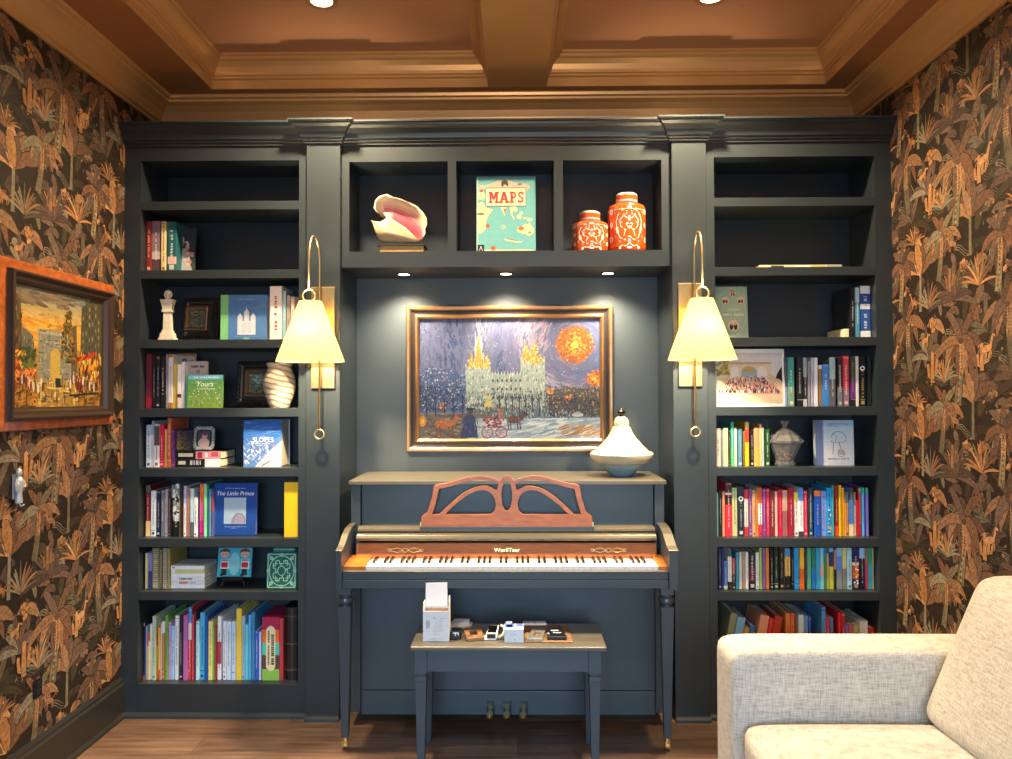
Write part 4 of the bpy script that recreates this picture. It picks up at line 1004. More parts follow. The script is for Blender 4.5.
row((710, 590), 5.622, 250, 7, 'bottom compartment, '+SS, 'leaning and upright books in the bottom compartment of the sofa-side bookcase', [
 (106,146,128,'8a8a6a',0,.2), (148,198,150,'7ab0d0',0,.2), (200,228,208,'c89850',0,.2), (230,262,200,'3a70b0',0,.2), (276,330,138,'e09878',0,.2), (332,356,160,'d84030',0,.2), (358,406,145,'b83a28',0,.2),
 (426,450,130,'d88848',1), (452,476,130,'e06838',1), (498,528,140,'d0dcd8',0), (531,551,145,'6a9cd8',1), (553,569,148,'3a5ab0',1), (628,651,95,'5aa0d8',1), (653,674,150,'d04060',1), (677,694,155,'5a8ab8',0), (720,736,125,'e02838',1), (739,760,125,'c03038',1), (762,779,195,'8a7ad0',0), (782,807,195,'d06a80',0), (809,838,195,'b8b878',0), (842,866,175,'dfe4ea',0), (869,888,175,'f4f4f4',0), (894,928,215,'d03a38',0)], depth=.21, yb=3.55)
label_books()

# ---------------------------------------------------------------- books shown face on
def cover_book(name, px0, px1, py0, py1, Y, th, tilt, base, draw, label, group=None, side=None, cat='book', yaw=0, zb=None, back=None):
    """a closed book standing with its front towards the room; pixels give its outline at depth Y"""
    xa, xb = AX(px0, Y, py1), AX(px1, Y, py1); zt = AZ(py0, Y, px0); zz = AZ(py1, Y, px0) if zb is None else zb
    w, h = xb-xa, (zt-zz)/math.cos(R(tilt))
    dz = 0
    o = empty(name, (xa, Y, zz+.0006+th*math.sin(R(tilt))), label, cat, group, rot=(-R(tilt), 0, R(yaw)))
    mb = MB()
    mb.box(0, w, 0, .0025, 0, h, c=base); mb.box(0, w, th-.0025, th, 0, h, c=back or base); mb.box(0, .003, .0025, th-.0025, 0, h, c=side or base)
    if draw: draw(Art(mb, -.0001, 4e-6), w, h)
    mb.build('cover', matt_cover, o, local=True, fix=False)
    quick('pages', page_m, lambda b: b.box(.0035, w-.004, .0027, th-.0027, .003, h-.003), o, local=True)
    o['_w'] = w; o['_h'] = h
    return o
def T(o, body, u, v, size, color, **kw):
    return text('title', body, size, mat('ink_'+color, color, .5), o, u*o['_w'], -.0012, v*o['_h'], ext=.0003, **kw)
def land(A, pts, w, h, c): A.poly([(x*w, y*h) for x, y in pts], c)
# atlas
def d_maps(A, w, h):
    A.rect(0, 0, w, h, '6fb3b8'); rr = random.Random(3)
    for _ in range(140): A.stroke(rr.uniform(.04, .96)*w, rr.uniform(.03, .97)*h, rr.uniform(-.3, .3), w*.04, h*.004, rr.choice(['7fbfc0', '63a8b0', '88c4c2']))
    A.rect(0, 0, w*.035, h, '9cc6bc')
    land(A, [(.04,.9),(.12,.88),(.25,.91),(.38,.95),(.55,.95),(.7,.91),(.86,.9),(.92,.86),(.85,.8),(.6,.78),(.3,.8),(.16,.84),(.05,.82)], w, h, 'b9b6a4')
    land(A, [(.03,.64),(.1,.66),(.17,.58),(.28,.56),(.21,.49),(.16,.4),(.15,.3),(.09,.245),(.03,.24)], w, h, 'e2d6a2')
    land(A, [(.03,.80),(.12,.8),(.17,.72),(.1,.68),(.03,.7)], w, h, 'd8d0a6')
    land(A, [(.41,.59),(.5,.59),(.5,.53),(.475,.475),(.44,.53)], w, h, 'e4d9a6'); land(A, [(.46,.56),(.5,.57),(.485,.49)], w, h, 'c9503c')
    land(A, [(.56,.59),(.66,.6),(.7,.55),(.66,.52),(.62,.55),(.6,.5),(.65,.43),(.63,.42),(.58,.5)], w, h, 'e4d9a6')
    for (x, y, a, b_) in ((.72,.46,.04,.03), (.76,.51,.03,.02), (.82,.44,.03,.012), (.9,.42,.05,.022)): A.ell(x*w, y*h, a*w, b_*h, 'e4d9a6')
    land(A, [(.69,.26),(.7,.32),(.78,.34),(.83,.37),(.86,.35),(.9,.38),(.93,.33),(.97,.3),(.96,.24),(.88,.2),(.84,.23),(.76,.24)], w, h, 'e6dba8')
    A.ell(.755*w, .305*h, .05*w, .03*h, 'cf7038'); A.ell(.9*w, .25*h, .03*w, .016*h, '8a8878')
    land(A, [(.46,.165),(.55,.172),(.66,.15),(.74,.125),(.78,.15),(.76,.115),(.68,.115),(.6,.13),(.5,.14)], w, h, 'd9cf9e'); land(A, [(.48,.168),(.55,.172),(.66,.15),(.72,.128),(.6,.148)], w, h, '8f7d6e')
    for k in range(8): A.stroke(.455*w, .325*h, k*PI/4, w*.1, h*.012, 'd8c896')
    A.ell(.455*w, .325*h, .025*w, .018*h, '9fb8a0')
    land(A, [(.42,.93),(.45,.95),(.52,.95),(.54,.9),(.53,.86),(.5,.89),(.46,.89),(.45,.86),(.42,.88)], w, h, '54443a')
    A.ell(.73*w, .895*h, .04*w, .016*h, 'a8685a'); A.ell(.08*w, .81*h, .03*w, .02*h, 'c0503c'); A.ell(.19*w, .34*h, .035*w, .03*h, 'c0604a'); A.ell(.07*w, .5*h, .07*w, .014*h, '5f5a50')
    land(A, [(.13,.02),(.3,.025),(.55,.02),(.75,.03),(.97,.018),(.97,.005),(.13,.005)], w, h, 'e4d9a6'); A.ell(.28*w, .045*h, .04*w, .03*h, 'b8603c')
    A.rect(.155*w, .6*h, .84*w, .85*h, '6a6458'); A.rect(.165*w, .61*h, .83*w, .84*h, 'efe3bc'); A.line([(.2*w, .815*h), (.8*w, .815*h)], h*.003, 'b8a880')
    A.rect(.02*w, .003*h, .13*w, .09*h, '1d2228'); A.line([(.05*w, .01*h), (.075*w, .07*h), (.1*w, .01*h)], .008*w, 'e8e4d8')
o = cover_book('atlas', 476.5, 535.8, 175.8, 250.6, 3.53, .03, 4, '6fb3b8', d_maps, 'large turquoise map book with a red title in the middle cubby', zb=UZS)
W_, H_ = o['_w'], o['_h']
# slab-serif letters
def slab(b):
    def st(x, y, ww, hh): b.box(x, x+ww, -.0016, -.0006, y, y+hh)
    def bar(x0, y0, x1, y1, ww): b.prism([(x0-ww/2, y0), (x0+ww/2, y0), (x1+ww/2, y1), (x1-ww/2, y1)], 'y', -.0016, -.0006)
    u, v, s = 0, H_*.645, H_*.150
    def M(x): 
        for q in (0, .62): st(x+q*s, v, .2*s, s); st(x+(q-.09)*s, v, .38*s, .14*s)
        st(x-.09*s, v+.86*s, .3*s, .14*s); st(x+.62*s, v+.86*s, .3*s, .14*s); bar(x+.41*s, v+.3*s, x+.14*s, v+s, .2*s); bar(x+.41*s, v+.3*s, x+.68*s, v+s, .2*s)
    def Aa(x): bar(x+.1*s, v, x+.4*s, v+s, .2*s); bar(x+.74*s, v, x+.42*s, v+s, .24*s); st(x+.2*s, v+.27*s, .42*s, .13*s); st(x-.08*s, v, .38*s, .14*s); st(x+.55*s, v, .38*s, .14*s)
    def arc(x, y, rx, ry, a0, a1, ww):
        n = 10
        for i in range(n):
            t0, t1 = a0+(a1-a0)*i/n, a0+(a1-a0)*(i+1)/n
            b.prism([(x+rx*math.cos(t0), y+ry*math.sin(t0)), (x+(rx+ww)*math.cos(t0), y+(ry+ww)*math.sin(t0)), (x+(rx+ww)*math.cos(t1), y+(ry+ww)*math.sin(t1)), (x+rx*math.cos(t1), y+ry*math.sin(t1))], 'y', -.0016, -.0006)
    def Pp(x): st(x+.05*s, v, .2*s, s); st(x-.05*s, v, .4*s, .14*s); st(x-.05*s, v+.86*s, .35*s, .14*s); arc(x+.28*s, v+.7*s, .17*s, .16*s, -PI/2, PI/2, .15*s); st(x+.2*s, v+.39*s, .1*s, .14*s)
    def Ss(x): arc(x+.28*s, v+.74*s, .12*s, .12*s, .2, PI*1.5, .15*s); arc(x+.28*s, v+.27*s, .12*s, .12*s, -PI*.86, PI*.5, .15*s); st(x+.46*s, v+.72*s, .1*s, .26*s); st(x-.0*s, v, .1*s, .26*s)
    M(u); Aa(u+1.02*s); Pp(u+2.05*s); Ss(u+2.82*s)
    k = W_*.60/(3.42*s+.09*s); b.v = [(W_*.205+(x+.09*s)*k, y, z) for x, y, z in b.v]
slab_m = mat('ink_c43c3a', 'c43c3a', .5)
quick('title', slab_m, slab, o, local=True)
# blue story book with a pale picture
def d_prince(A, w, h):
    A.rect(0, 0, w, h, '1f4fa8'); A.rect(0, 0, w*.02, h, '173f8a'); A.rect(.24*w, .22*h, .76*w, .72*h, 'c8dcea'); A.rect(.25*w, .225*h, .75*w, .715*h, 'b4d2ea')
    A.poly([((.6+.2*math.cos(t))*w if (.6+.2*math.cos(t)) < .75 else .75*w, (.225+.2*math.sin(t))*h) for t in [PI*i/14 for i in range(15)]], 'b0a8c0')
    A.ring(.6*w, .235*h, .14*w, .004, '7a7496', 16, 0, PI, ry=.18*h); A.line([(.5*w, .42*h), (.47*w, .46*h)], .002, 'e0c060'); A.line([(.62*w, .42*h), (.62*w, .5*h)], .003, 'd8c070')
    rr = random.Random(2)
    for _ in range(10): A.ell(rr.uniform(.28, .7)*w, rr.uniform(.5, .7)*h, .006*w, .006*w, 'f4f4e0', 5)
    A.words(.26*w, .9*h, .74*w, .014*h, 'dfe6f2', rr); A.words(.26*w, .165*h, .78*w, .014*h, 'c8d4ea', rr); A.words(.42*w, .14*h, .56*w, .012*h, 'c8d4ea', rr)
o = cover_book('storybook', 213.4, 255.6, 483.7, 534.2, 3.57, .022, 2.5, '1f4fa8', d_prince, 'royal blue storybook facing out with a pale blue picture panel', zb=SH[5])
T(o, 'The Little Prince', .5, .80, .027, 'eef2f6', shear=.2, sx=.98)
# mountain book
def d_slopes(A, w, h):
    A.rect(0, 0, w, h, '2f6fc4'); rr = random.Random(4)
    for _ in range(60): 
        v = rr.uniform(.6, .98); A.stroke(rr.uniform(.1, .9)*w, v*h, rr.uniform(-.1, .25), w*.3, h*.02, mixc('2a5fc0', '9cc4ec', rr.uniform(0, .8)*(1.15-v)*2 if v < 1 else 0))
    land(A, [(0,0),(0,.56),(.1,.62),(.2,.5),(.34,.58),(.5,.64),(.66,.52),(.8,.6),(1,.66),(1,0)], w, h, '5c86cc')
    for _ in range(70):
        x, y = rr.uniform(.02, .7), rr.uniform(.06, .55); A.stroke(x*w, y*h, rr.choice([-1, 1])*rr.uniform(.6, 1.1), w*.12, h*.02, rr.choice(['e8eef8', '2f55a0', 'a8c2ea', '3f68b8', 'ffffff']))
    land(A, [(.3,0),(.5,.18),(.72,.36),(1,.56),(1,0)], w, h, 'c9d2e2'); land(A, [(.55,.0),(.7,.12),(.9,.22),(1,.3),(1,0)], w, h, 'd4d9e4')
    A.stroke(.78*w, .45*h, .8, .12*w, .03*h, 'b87a9a'); A.line([(.48*w, .02*h), (.7*w, .12*h)], .004, '3a3c50'); A.words(.04*w, .95*h, .2*w, .02*h, 'd8e4f4', rr)
    A.words(.3*w, .5*h, .7*w, .022*h, 'e8eef8', rr); A.words(.34*w, .46*h, .66*w, .022*h, 'e8eef8', rr)
o = cover_book('mountain_book', 243.4, 281.5, 420.4, 467.2, 3.555, .13, 0, '2f6fc4', d_slopes, 'thick blue mountain photo book facing out with snowy slopes on its cover', zb=SH[4], back='d8dce4')
T(o, 'SLOPES', .52, .575, .031, 'f2f5fa')
# blue temple book
def d_lord(A, w, h):
    A.rect(0, 0, w, h, '4f7fbe'); A.rect(0, 0, .165*w, h, '86cf8a')
    x0 = .38*w
    for k, (cx, top) in enumerate(((.42, .6), (.56, .7), (.7, .6))):
        A.rect((cx-.055)*w, .15*h, (cx+.055)*w, (top-.09)*h, 'd2dcea'); A.poly([((cx-.055)*w, (top-.09)*h), (cx*w, top*h), ((cx+.055)*w, (top-.09)*h)], 'e4eaf4')
    A.rect(.42*w, .13*h, .72*w, .42*h, 'd8e0ee')
    for q in (.47, .5, .53, .59, .62, .65): A.rect(q*w, .16*h, (q+.012)*w, .38*h, 'b4c2d8')
    A.rect(.365*w, .12*h, .755*w, .15*h, 'e4eaf4'); rr = random.Random(6)
    A.words(.4*w, .9*h, .74*w, .022*h, '8fb4e4', rr); A.words(.3*w, .085*h, .82*w, .02*h, '7aa4dc', rr); A.rect(.49*w, .02*h, .62*w, .055*h, '86cf8a'); A.line([(.555*w, .68*h), (.555*w, .74*h)], .002, 'e4eaf4')
o = cover_book('temple_book', 220.3, 266.8, 295, 338.8, 3.56, .024, 1, '4f7fbe', d_lord, 'blue picture book with a green spine and a white three-spired building', zb=SH[2])
T(o, 'LORD', .57, .80, .036, '31588f', sx=1.25)
quick('backing_board', mat('tan_board', 'b98c52', .7), lambda b: b.box(.02, o['_w']+.012, .0245, .03, 0, o['_h']*.97), o, local=True)
# green gift book
def d_green(A, w, h):
    rr = random.Random(8)
    for i in range(16): A.rect(0, h*i/16, w, h*(i+1)/16, mixc('8fae4a', '4f9a64', i/15))
    for _ in range(130): A.stroke(rr.uniform(.05, .95)*w, rr.uniform(.03, .82)*h, rr.uniform(0, 3), w*.07, h*.03, jit(rr.choice(['7fae56', '5a9a5e', 'a4bd60', '6a8a4a']), 14, rr))
    for _ in range(26): A.ell(rr.uniform(.1, .95)*w, rr.uniform(.08, .62)*h, w*.016, w*.016, rr.choice(['f4f4e4', 'f0e0e8', 'fffbe8']), 7)
    A.rect(0, .86*h, w, h, '74b8d8'); A.words(.2*w, .93*h, .9*w, .05*h, 'e4f0f4', rr); A.rect(0, 0, .05*w, h, '3f8a60'); A.words(.3*w, .58*h, .8*w, .03*h, 'e0ecd8', rr)
o = cover_book('gift_book', 185.7, 222.3, 375.3, 409.2, 3.53, .016, 3, '5f9f5a', d_green, 'small green meadow gift book with pale blue top strip facing out', zb=SH[3], yaw=-2)
T(o, 'Yours', .5, .72, .034, 'eef6ea', shear=.35)
# grey novel shown cover out behind the green one, and cream one behind
def d_grey(A, w, h):
    A.rect(0, 0, w, h, 'b8aeac'); rr = random.Random(12); A.words(.2*w, .89*h, .86*w, .05*h, '3a3638', rr, .8); A.ring(.55*w, .78*h, .07*w, .004, '4a4648'); A.words(.3*w, .65*h, .8*w, .03*h, '6a6466', rr)
cover_book('novel', 186.5, 206.3, 361.5, 409, 3.575, .02, 1.5, 'b8aeac', d_grey, 'grey cover-out novel standing behind the green meadow gift book', zb=SH[3])
def d_cream(A, w, h):
    A.rect(0, 0, w, h, 'c0b2ac'); A.rect(0, .955*h, w, h, 'b87030'); rr = random.Random(13); A.words(.3*w, .87*h, .95*w, .03*h, '3a3030', rr); A.ring(.4*w, .86*h, .12*w, .006, '2a2426', 12, .5, 3.4)
cover_book('novel', 177, 194, 353.8, 409, 3.625, .018, 1.5, 'c0b2ac', d_cream, 'cream cover-out novel with orange top edge, behind the grey novel', zb=SH[3])
# leaning photo cover on the second shelf
def d_photo(A, w, h):
    A.rect(0, 0, w, h, '3a4044'); rr = random.Random(14)
    A.poly([(0, 0), (.95*w, 0), (.5*w, .35*h), (.15*w, .8*h), (0, .85*h)], 'b8b4b4')
    for _ in range(26): A.ell(rr.uniform(.05, .85)*w, rr.uniform(.2, .75)*h, w*.1, h*.05, rr.choice(['c88a78', '8a3a30', 'e0c8c0', 'd8a090', '5a3430', 'f0e8e4']), 8, rot=rr.uniform(0, 3))
cover_book('photo_album', 180, 194, 228, 270, 3.60, .012, 6, '3a4044', d_photo, 'dark photo album cover with pink and white pictures, second compartment', zb=SH[1])
# sage anniversary book
def d_sage(A, w, h):
    A.rect(0, 0, w, h, '9db8a6'); rr = random.Random(15)
    for _ in range(60): A.stroke(rr.uniform(.05, .95)*w, rr.uniform(.04, .96)*h, rr.uniform(0, 3), w*.1, h*.02, jit('9db8a6', 14, rr))
    A.ring(.5*w, .5*h, .44*w, .002, 'b8cabc', 30, ry=.46*h)
    for x, y, r_ in ((.33,.73,.11), (.8,.73,.11), (.57,.86,.085), (.56,.25,.17)):
        A.ell(x*w, y*h, r_*w, r_*w, 'd8c8b8', 18)
        for q in (-.4, .35): A.ell((x+q*r_)*w, (y*h-.2*r_*w), r_*w*.34, r_*w*.6, rr.choice(['2a2628', '8a3038', '3a3436']), 10); A.ell((x+q*r_)*w, y*h+.35*r_*w, r_*w*.24, r_*w*.3, 'd8a890', 10)
    A.ell(.57*w, .9*h, .06*w, .03*h, 'c88a4a', 10); A.words(.4*w, .56*h, .75*w, .03*h, 'd8e0d4', rr); A.words(.26*w, .46*h, .9*w, .045*h, 'd8e0d4', rr)
cover_book('keepsake_book', 715.5, 748.6, 286.4, 337.8, 3.60, .014, 5, '9db8a6', d_sage, 'sage green keepsake book with round portraits beside the sconce shade', zb=SH[2])
# pale blue drawing book
def d_pale(A, w, h):
    for i in range(14): A.rect(0, h*i/14, w, h*(i+1)/14, mixc('dfe4ee', 'a8cce8', max(0, (i-4)/9)))
    A.rect(0, 0, .2*w, h, '6878a4'); A.rect(.19*w, 0, .215*w, h, '8fa4c8'); rr = random.Random(16)
    A.ring(.6*w, .57*h, .2*w, .0022, '5a6478', 14, -.2, PI*.9, ry=.18*h); A.line([(.44*w, .72*h), (.56*w, .64*h), (.5*w, .5*h), (.6*w, .52*h), (.7*w, .5*h), (.8*w, .55*h)], .002, '4a5468')
    A.line([(.4*w, .55*h), (.47*w, .5*h), (.45*w, .25*h)], .004, '8a90a4'); A.line([(.62*w, .5*h), (.66*w, .36*h)], .003, '4a5064'); A.poly([(.58*w, .24*h), (.6*w, .36*h), (.66*w, .33*h), (.74*w, .34*h), (.76*w, .23*h)], 'b8b0b8'); A.ring(.67*w, .27*h, .09*w, .002, '4a4a58', 12)
    A.words(.32*w, .92*h, .9*w, .035*h, '7a90b0', rr); A.words(.3*w, .87*h, .6*w, .03*h, '7a90b0', rr); A.words(.32*w, .15*h, .86*w, .04*h, '5a6070', rr)
cover_book('drawing_book', 816, 854.3, 420.6, 467.6, 3.56, .028, 1.5, 'c8d8e8', d_pale, 'pale blue book with a line drawing and slate spine facing out', zb=SH[4])
# yellow standing book, seen edge on
make = row((210, 470), 5.833, 385, 5, 'sixth compartment, '+PS, 'x', [(432, 514, 71, 'eec01c', 0)], depth=.2, yb=3.53)
make[0][0]['label'] = 'thick plain yellow book standing alone at the end of its compartment'; del make[0][0]['group']
# picture book on a small easel
def d_kids(A, w, h):
    A.rect(0, 0, w, h, '3fb4cc'); A.ell(.5*w, .45*h, .16*w, .4*h, '8fd8e4', 16)
    for s, hair in ((.2, '6a3420'), (.8, '8a2c30')):
        A.ell(s*w, .78*h, .13*w, .12*h, 'e0b49a', 14); A.poly([((s-.16)*w, .8*h), ((s-.14)*w, .92*h), (s*w, .98*h), ((s+.14)*w, .92*h), ((s+.16)*w, .8*h), ((s+.1)*w, .86*h), ((s-.1)*w, .86*h)], hair)
        A.ell((s-.05)*w, .76*h, .014*w, .014*w, '2a2020', 6); A.ell((s+.05)*w, .76*h, .014*w, .014*w, '2a2020', 6)
        A.rect((s-.11)*w, .28*h, (s+.14)*w, .62*h, 'e4e8ee'); A.rect((s-.09)*w, .32*h, (s+.10)*w, .5*h, 'c8302c'); A.rect((s-.09)*w, .55*h, (s+.12)*w, .6*h, '5a78b8')
        A.rect((s-.08)*w, .06*h, (s+.08)*w, .28*h, '26303c'); A.ell((s-.06)*w, .07*h, .06*w, .04*h, '1a1c20', 8)
o = cover_book('picture_book', 216.6, 250.6, 549.2, 582.6, 3.585, .010, 10, '3fb4cc', d_kids, 'bright turquoise picture book with two cartoon children on a black easel', zb=SH[6]+.045)
e = empty('book_easel', (o.location.x+o['_w']/2, 3.6, SH[6]), 'small black easel holding the turquoise picture book', 'easel')
xx = e.location.x; zz0 = SH[6]
quick('ledge', black_m, lambda b: (b.box(xx-.05, xx+.05, 3.57, 3.598, zz0+.034, zz0+.043), b.box(xx-.05, xx+.05, 3.567, 3.572, zz0+.034, zz0+.052)), e)
quick('leg', black_m, lambda b: b.tube([(xx-.045, 3.585, zz0+.034), (xx-.055, 3.57, zz0+.0055)], .005, 6), e); quick('leg', black_m, lambda b: b.tube([(xx+.045, 3.585, zz0+.034), (xx+.055, 3.57, zz0+.0055)], .005, 6), e)
quick('back_leg', black_m, lambda b: b.tube([(xx, 3.625, zz0+.09), (xx, 3.70, zz0+.0055)], .005, 6), e)
# green patterned book box and its twin behind
def d_celt(A, w, h):
    A.rect(0, 0, w, h, '1f6a5a'); c = 'a8d8c4'; L = w*.03; cx, cy = w/2, h/2
    A.line([(.04*w, .04*h), (.96*w, .04*h), (.96*w, .96*h), (.04*w, .96*h), (.04*w, .04*h)], L, c)
    A.ring(cx, cy, .42*w, L, c, 28, ry=.42*h); A.ring(cx, cy, .13*w, L, c, 16, ry=.13*h)
    for k in range(4):
        a = PI/2*k; k_, l_ = math.cos(a), math.sin(a)
        def q(x, y): return (cx+(x*k_-y*l_)*w, cy+(x*l_+y*k_)*h)
        A.line([q(.13, 0), q(.2, .07), q(.28, .07), q(.28, .2), q(.14, .2), q(.14, .3)], L, c); A.line([q(.2, -.07), q(.28, -.07), q(.28, -.2), q(.14, -.2)], L, c); A.line([q(.2, .07), q(.2, -.07)], L, c)
        A.ring(*q(.44, 0), .05*w, L, c, 12); A.line([q(.3, .3), q(.44, .44)], L, c); A.ring(*q(.35, .35), .05*w, L, c, 10)
cover_book('patterned_book', 266.4, 296, 553.6, 588.6, 3.545, .03, 3, '1f6a5a', d_celt, 'green book with pale interlaced ring pattern facing out, front one', zb=SH[6], group=None)
def d_celt2(A, w, h):
    A.rect(0, 0, w, h, '1d5f58'); A.line([(.06*w, .93*h), (.94*w, .93*h)], .005, '8fc8bc'); A.line([(.06*w, .86*h), (.94*w, .86*h)], .004, '8fc8bc')
    for i in range(8): A.ring((.12+.11*i)*w, .895*h, .03*w, .003, '8fc8bc', 8)
cover_book('patterned_book', 272, 295, 547.3, 591, 3.62, .03, 3, '1d5f58', d_celt2, 'second dark green patterned book peeking over the front one', zb=SH[6])
# striped box with a cream title plaque
bx = empty('striped_book_box', (AX(275.5, 3.545, 680), 3.545, SH[7]+.0006), 'thick striped slipcase with cream oval plaque beside dark leather volumes', 'book box')
w_ = AX(279.2, 3.545, 650)-AX(262.2, 3.545, 650); h_ = AZ(617.5, 3.545)-SH[7]; xo = AX(262.2, 3.545, 650)-bx.location.x
mb = MB(); mb.box(xo, xo+w_, 0, .2, 0, h_, c='a8244e')
A = Art(mb, -.0001, 1e-5, u0=xo)
for a, b_, c in ((0, .18, '8cc454'), (.18, .40, '5a4640'), (.40, .595, '4ac4b8'), (.595, .80, 'e86a34'), (.80, 1, 'a8244e')): A.rect(0, a*h_, w_, b_*h_, c)
pw = w_*.27; A.poly([(w_*.5+pw*x, h_*y) for x, y in ((-1, .21), (-.5, .16), (0, .145), (.5, .16), (1, .21), (1, .80), (.5, .85), (0, .865), (-.5, .85), (-1, .80))], 'ead9b0')
mb.build('case', cover_m, bx, local=True, fix=False)
quick('side_board', mat('slipcase_red', 'b83a44', .5), lambda b: b.box(xo+w_+.0005, xo+w_+.017, .004, .2, 0, h_*.975), bx, local=True)
text('title', 'TALES', h_*.15, mat('ink_3a3a34', '3a3a34', .5), bx, xo+w_*.56, -.0012, h_*.6, rot=(PI/2, PI/2, 0), ext=.0003) if False else None
mbt = MB(); A = Art(mbt, -.0014, 1e-5); rr = random.Random(22)
for lane, hh in ((.12, .022), (-.12, .012)):
    v = .25
    while v < .76:
        s_ = rr.uniform(.02, .042)
        if rr.random() < .88: A.rect(xo+w_*(.5+lane)-hh*w_*4, v*h_, xo+w_*(.5+lane)+hh*w_*4, (v+s_*.7)*h_, rr.choice(['3a4a40', '2f7a60', 'a84a34', '3a3a34']))
        v += s_
mbt.build('lettering', cover_m, bx, local=True, fix=False)
# dark leather volumes with raised bands
ld = mat('oxblood_leather', (.018, .010, .010, 1), .4, noise=.2, nscale=60)
xa, xb = AX(283.6, 3.55, 650), AX(297.5, 3.55, 650)
lv = empty('leather_volume', ((xa+xb)/2, 3.55, SH[7]+.0006), 'dark brown leather volume with raised spine bands at the end of the row', 'book')
lh = AZ(608, 3.55)-SH[7]; hw = (xb-xa)/2
quick('binding', ld, lambda b: (b.prism([(-hw, .2), (-hw, .02), (-hw*.8, .008), (-hw*.4, .001), (0, 0), (hw*.4, .001), (hw*.8, .008), (hw, .02), (hw, .2)], 'z', 0, lh)), lv, local=True)
for f in (.14, .5, .88): quick('spine_band', mat('spine_band', '4a3a38', .4), lambda b: b.prism([(-hw*.98, .016), (-hw*.8, .004), (-hw*.4, -.003), (0, -.004), (hw*.4, -.003), (hw*.8, .004), (hw*.98, .016)], 'z', f*lh-.004, f*lh+.004), lv, local=True)
# flat stacks
def flat_stack(items, x0, x1, Y, d, zbase, lab):
    z = zbase+.0006
    for (t, c, l, yaw, deco) in items:
        o = empty('book', ((x0+x1)/2, Y+d/2, z), l, 'book', lab, rot=(0, 0, R(yaw)))
        w = (x1-x0)/2
        mb = MB(); mb.box(-w, w, -d/2, d/2, 0, .002, c=c); mb.box(-w, w, -d/2, d/2, t-.0025, t-.0005, c=c); mb.box(-w, w, -d/2, -d/2+.002, .002, t-.0025, c=c)
        A = Art(mb, -d/2-.0001, 1e-5, u0=-w)
        for (u0, u1, v0, v1, cc) in deco: A.rect(u0*2*w, v0*t, u1*2*w, v1*t, cc)
        mb.build('cover', cover_m, o, local=True, fix=False)
        quick('pages', page_m, lambda b: b.box(-w+.004, w-.002, -d/2+.0025, d/2-.003, .0022, t-.0027), o, local=True)
        z += t+.0001
tt = (AZ(566, 3.56)-SH[6])/6
rr = random.Random(30)
def wds(u0, u1, v0, v1, c): 
    out = []; u = u0
    while u < u1: out.append((u, u+.02, v0, v1, c)); u += rr.choice([.028, .03, .05])
    return out
flat_stack([(tt, 'e8ecf2', 'white book lying at the foot of the flat white stack', 0, []), (tt, 'dde4ec', 'pale book with orange lettering in the flat white stack', .6, [(.24, .5, .2, .8, 'd88a60')]+wds(.55, .75, .3, .7, '8a9ab0')),
            (tt, 'e6eaf0', 'white book with bold black lettering in the flat white stack', -.6, wds(.25, .62, .25, .75, '1c2028')), (tt, 'eef0f4', 'plain white book under the olive one in the flat stack', .5, []),
            (tt, 'c8c88a', 'olive yellow book second from top of the flat stack', 0, [(0, .12, 0, 1, 'e4e8ee')]), (tt, 'e4edf6', 'white book on top of the flat white stack', -.5, wds(.04, .1, .3, .7, '5a6470'))],
           AX(171, 3.56, 590), AX(204.5, 3.56, 590), 3.56, .15, SH[6], 'books stacked flat beside the turquoise picture book')
x0, x1 = AX(174.6, 3.56, 460), AX(220.5, 3.56, 460)
t2 = (AZ(450.8, 3.56)-SH[4])/2
flat_stack([(t2, '19181a', 'black book with white script lying under the red-patterned one', 0, [(.08, .24, .3, .75, 'd0d0b8'), (.66, 1, 0, 1, 'e8e4ea')]+wds(.34, .56, .25, .8, 'd8d4d8')),
            (t2, '171618', 'black book with red and white pattern lying on another', 0, [(.08, .4, .3, .75, 'c4c4ac'), (.46, 1, 0, 1, 'd88a98'), (.5, .6, .1, .9, 'a02c40'), (.66, .72, .2, .8, 'f0e0e4'), (.8, .95, .3, .9, 'b04a58')])],
           x0, x1, 3.56, .19, SH[4], 'two black books lying flat under the glass photo frame')
# thin magazine lying on the sofa-side shelf
mg = empty('magazine', (AX(795, 3.6, 266), 3.62, SH[1]+.0006), 'thin pale yellow magazine lying flat on an otherwise bare shelf', 'magazine')
mb = MB(); wv = (AX(836.5, 3.53, 267)-AX(754, 3.53, 267)); mb.box(-wv/2, wv/2, -.09, .09, 0, .0115, c='d8d0a0')
A = Art(mb, -.0902, 1e-5, u0=-wv/2)
for (a, b_, c) in ((.0, .12, 'e8e0a8'), (.14, .3, '3a3830'), (.3, .42, 'c8c0a0'), (.44, .62, 'ece8d8'), (.62, .8, 'c8b860'), (.82, 1, '9aa0a0')): A.rect(a*wv, .001, b_*wv, .0105, c)
mb.build('leaves_block', cover_m, mg, local=True, fix=False)
quick('top_sheet', mat('magazine_top', 'cfc8a0', .4), lambda b: b.box(-wv/2+.002, wv/2-.002, -.089, .089, .0115, .0135), mg, local=True)
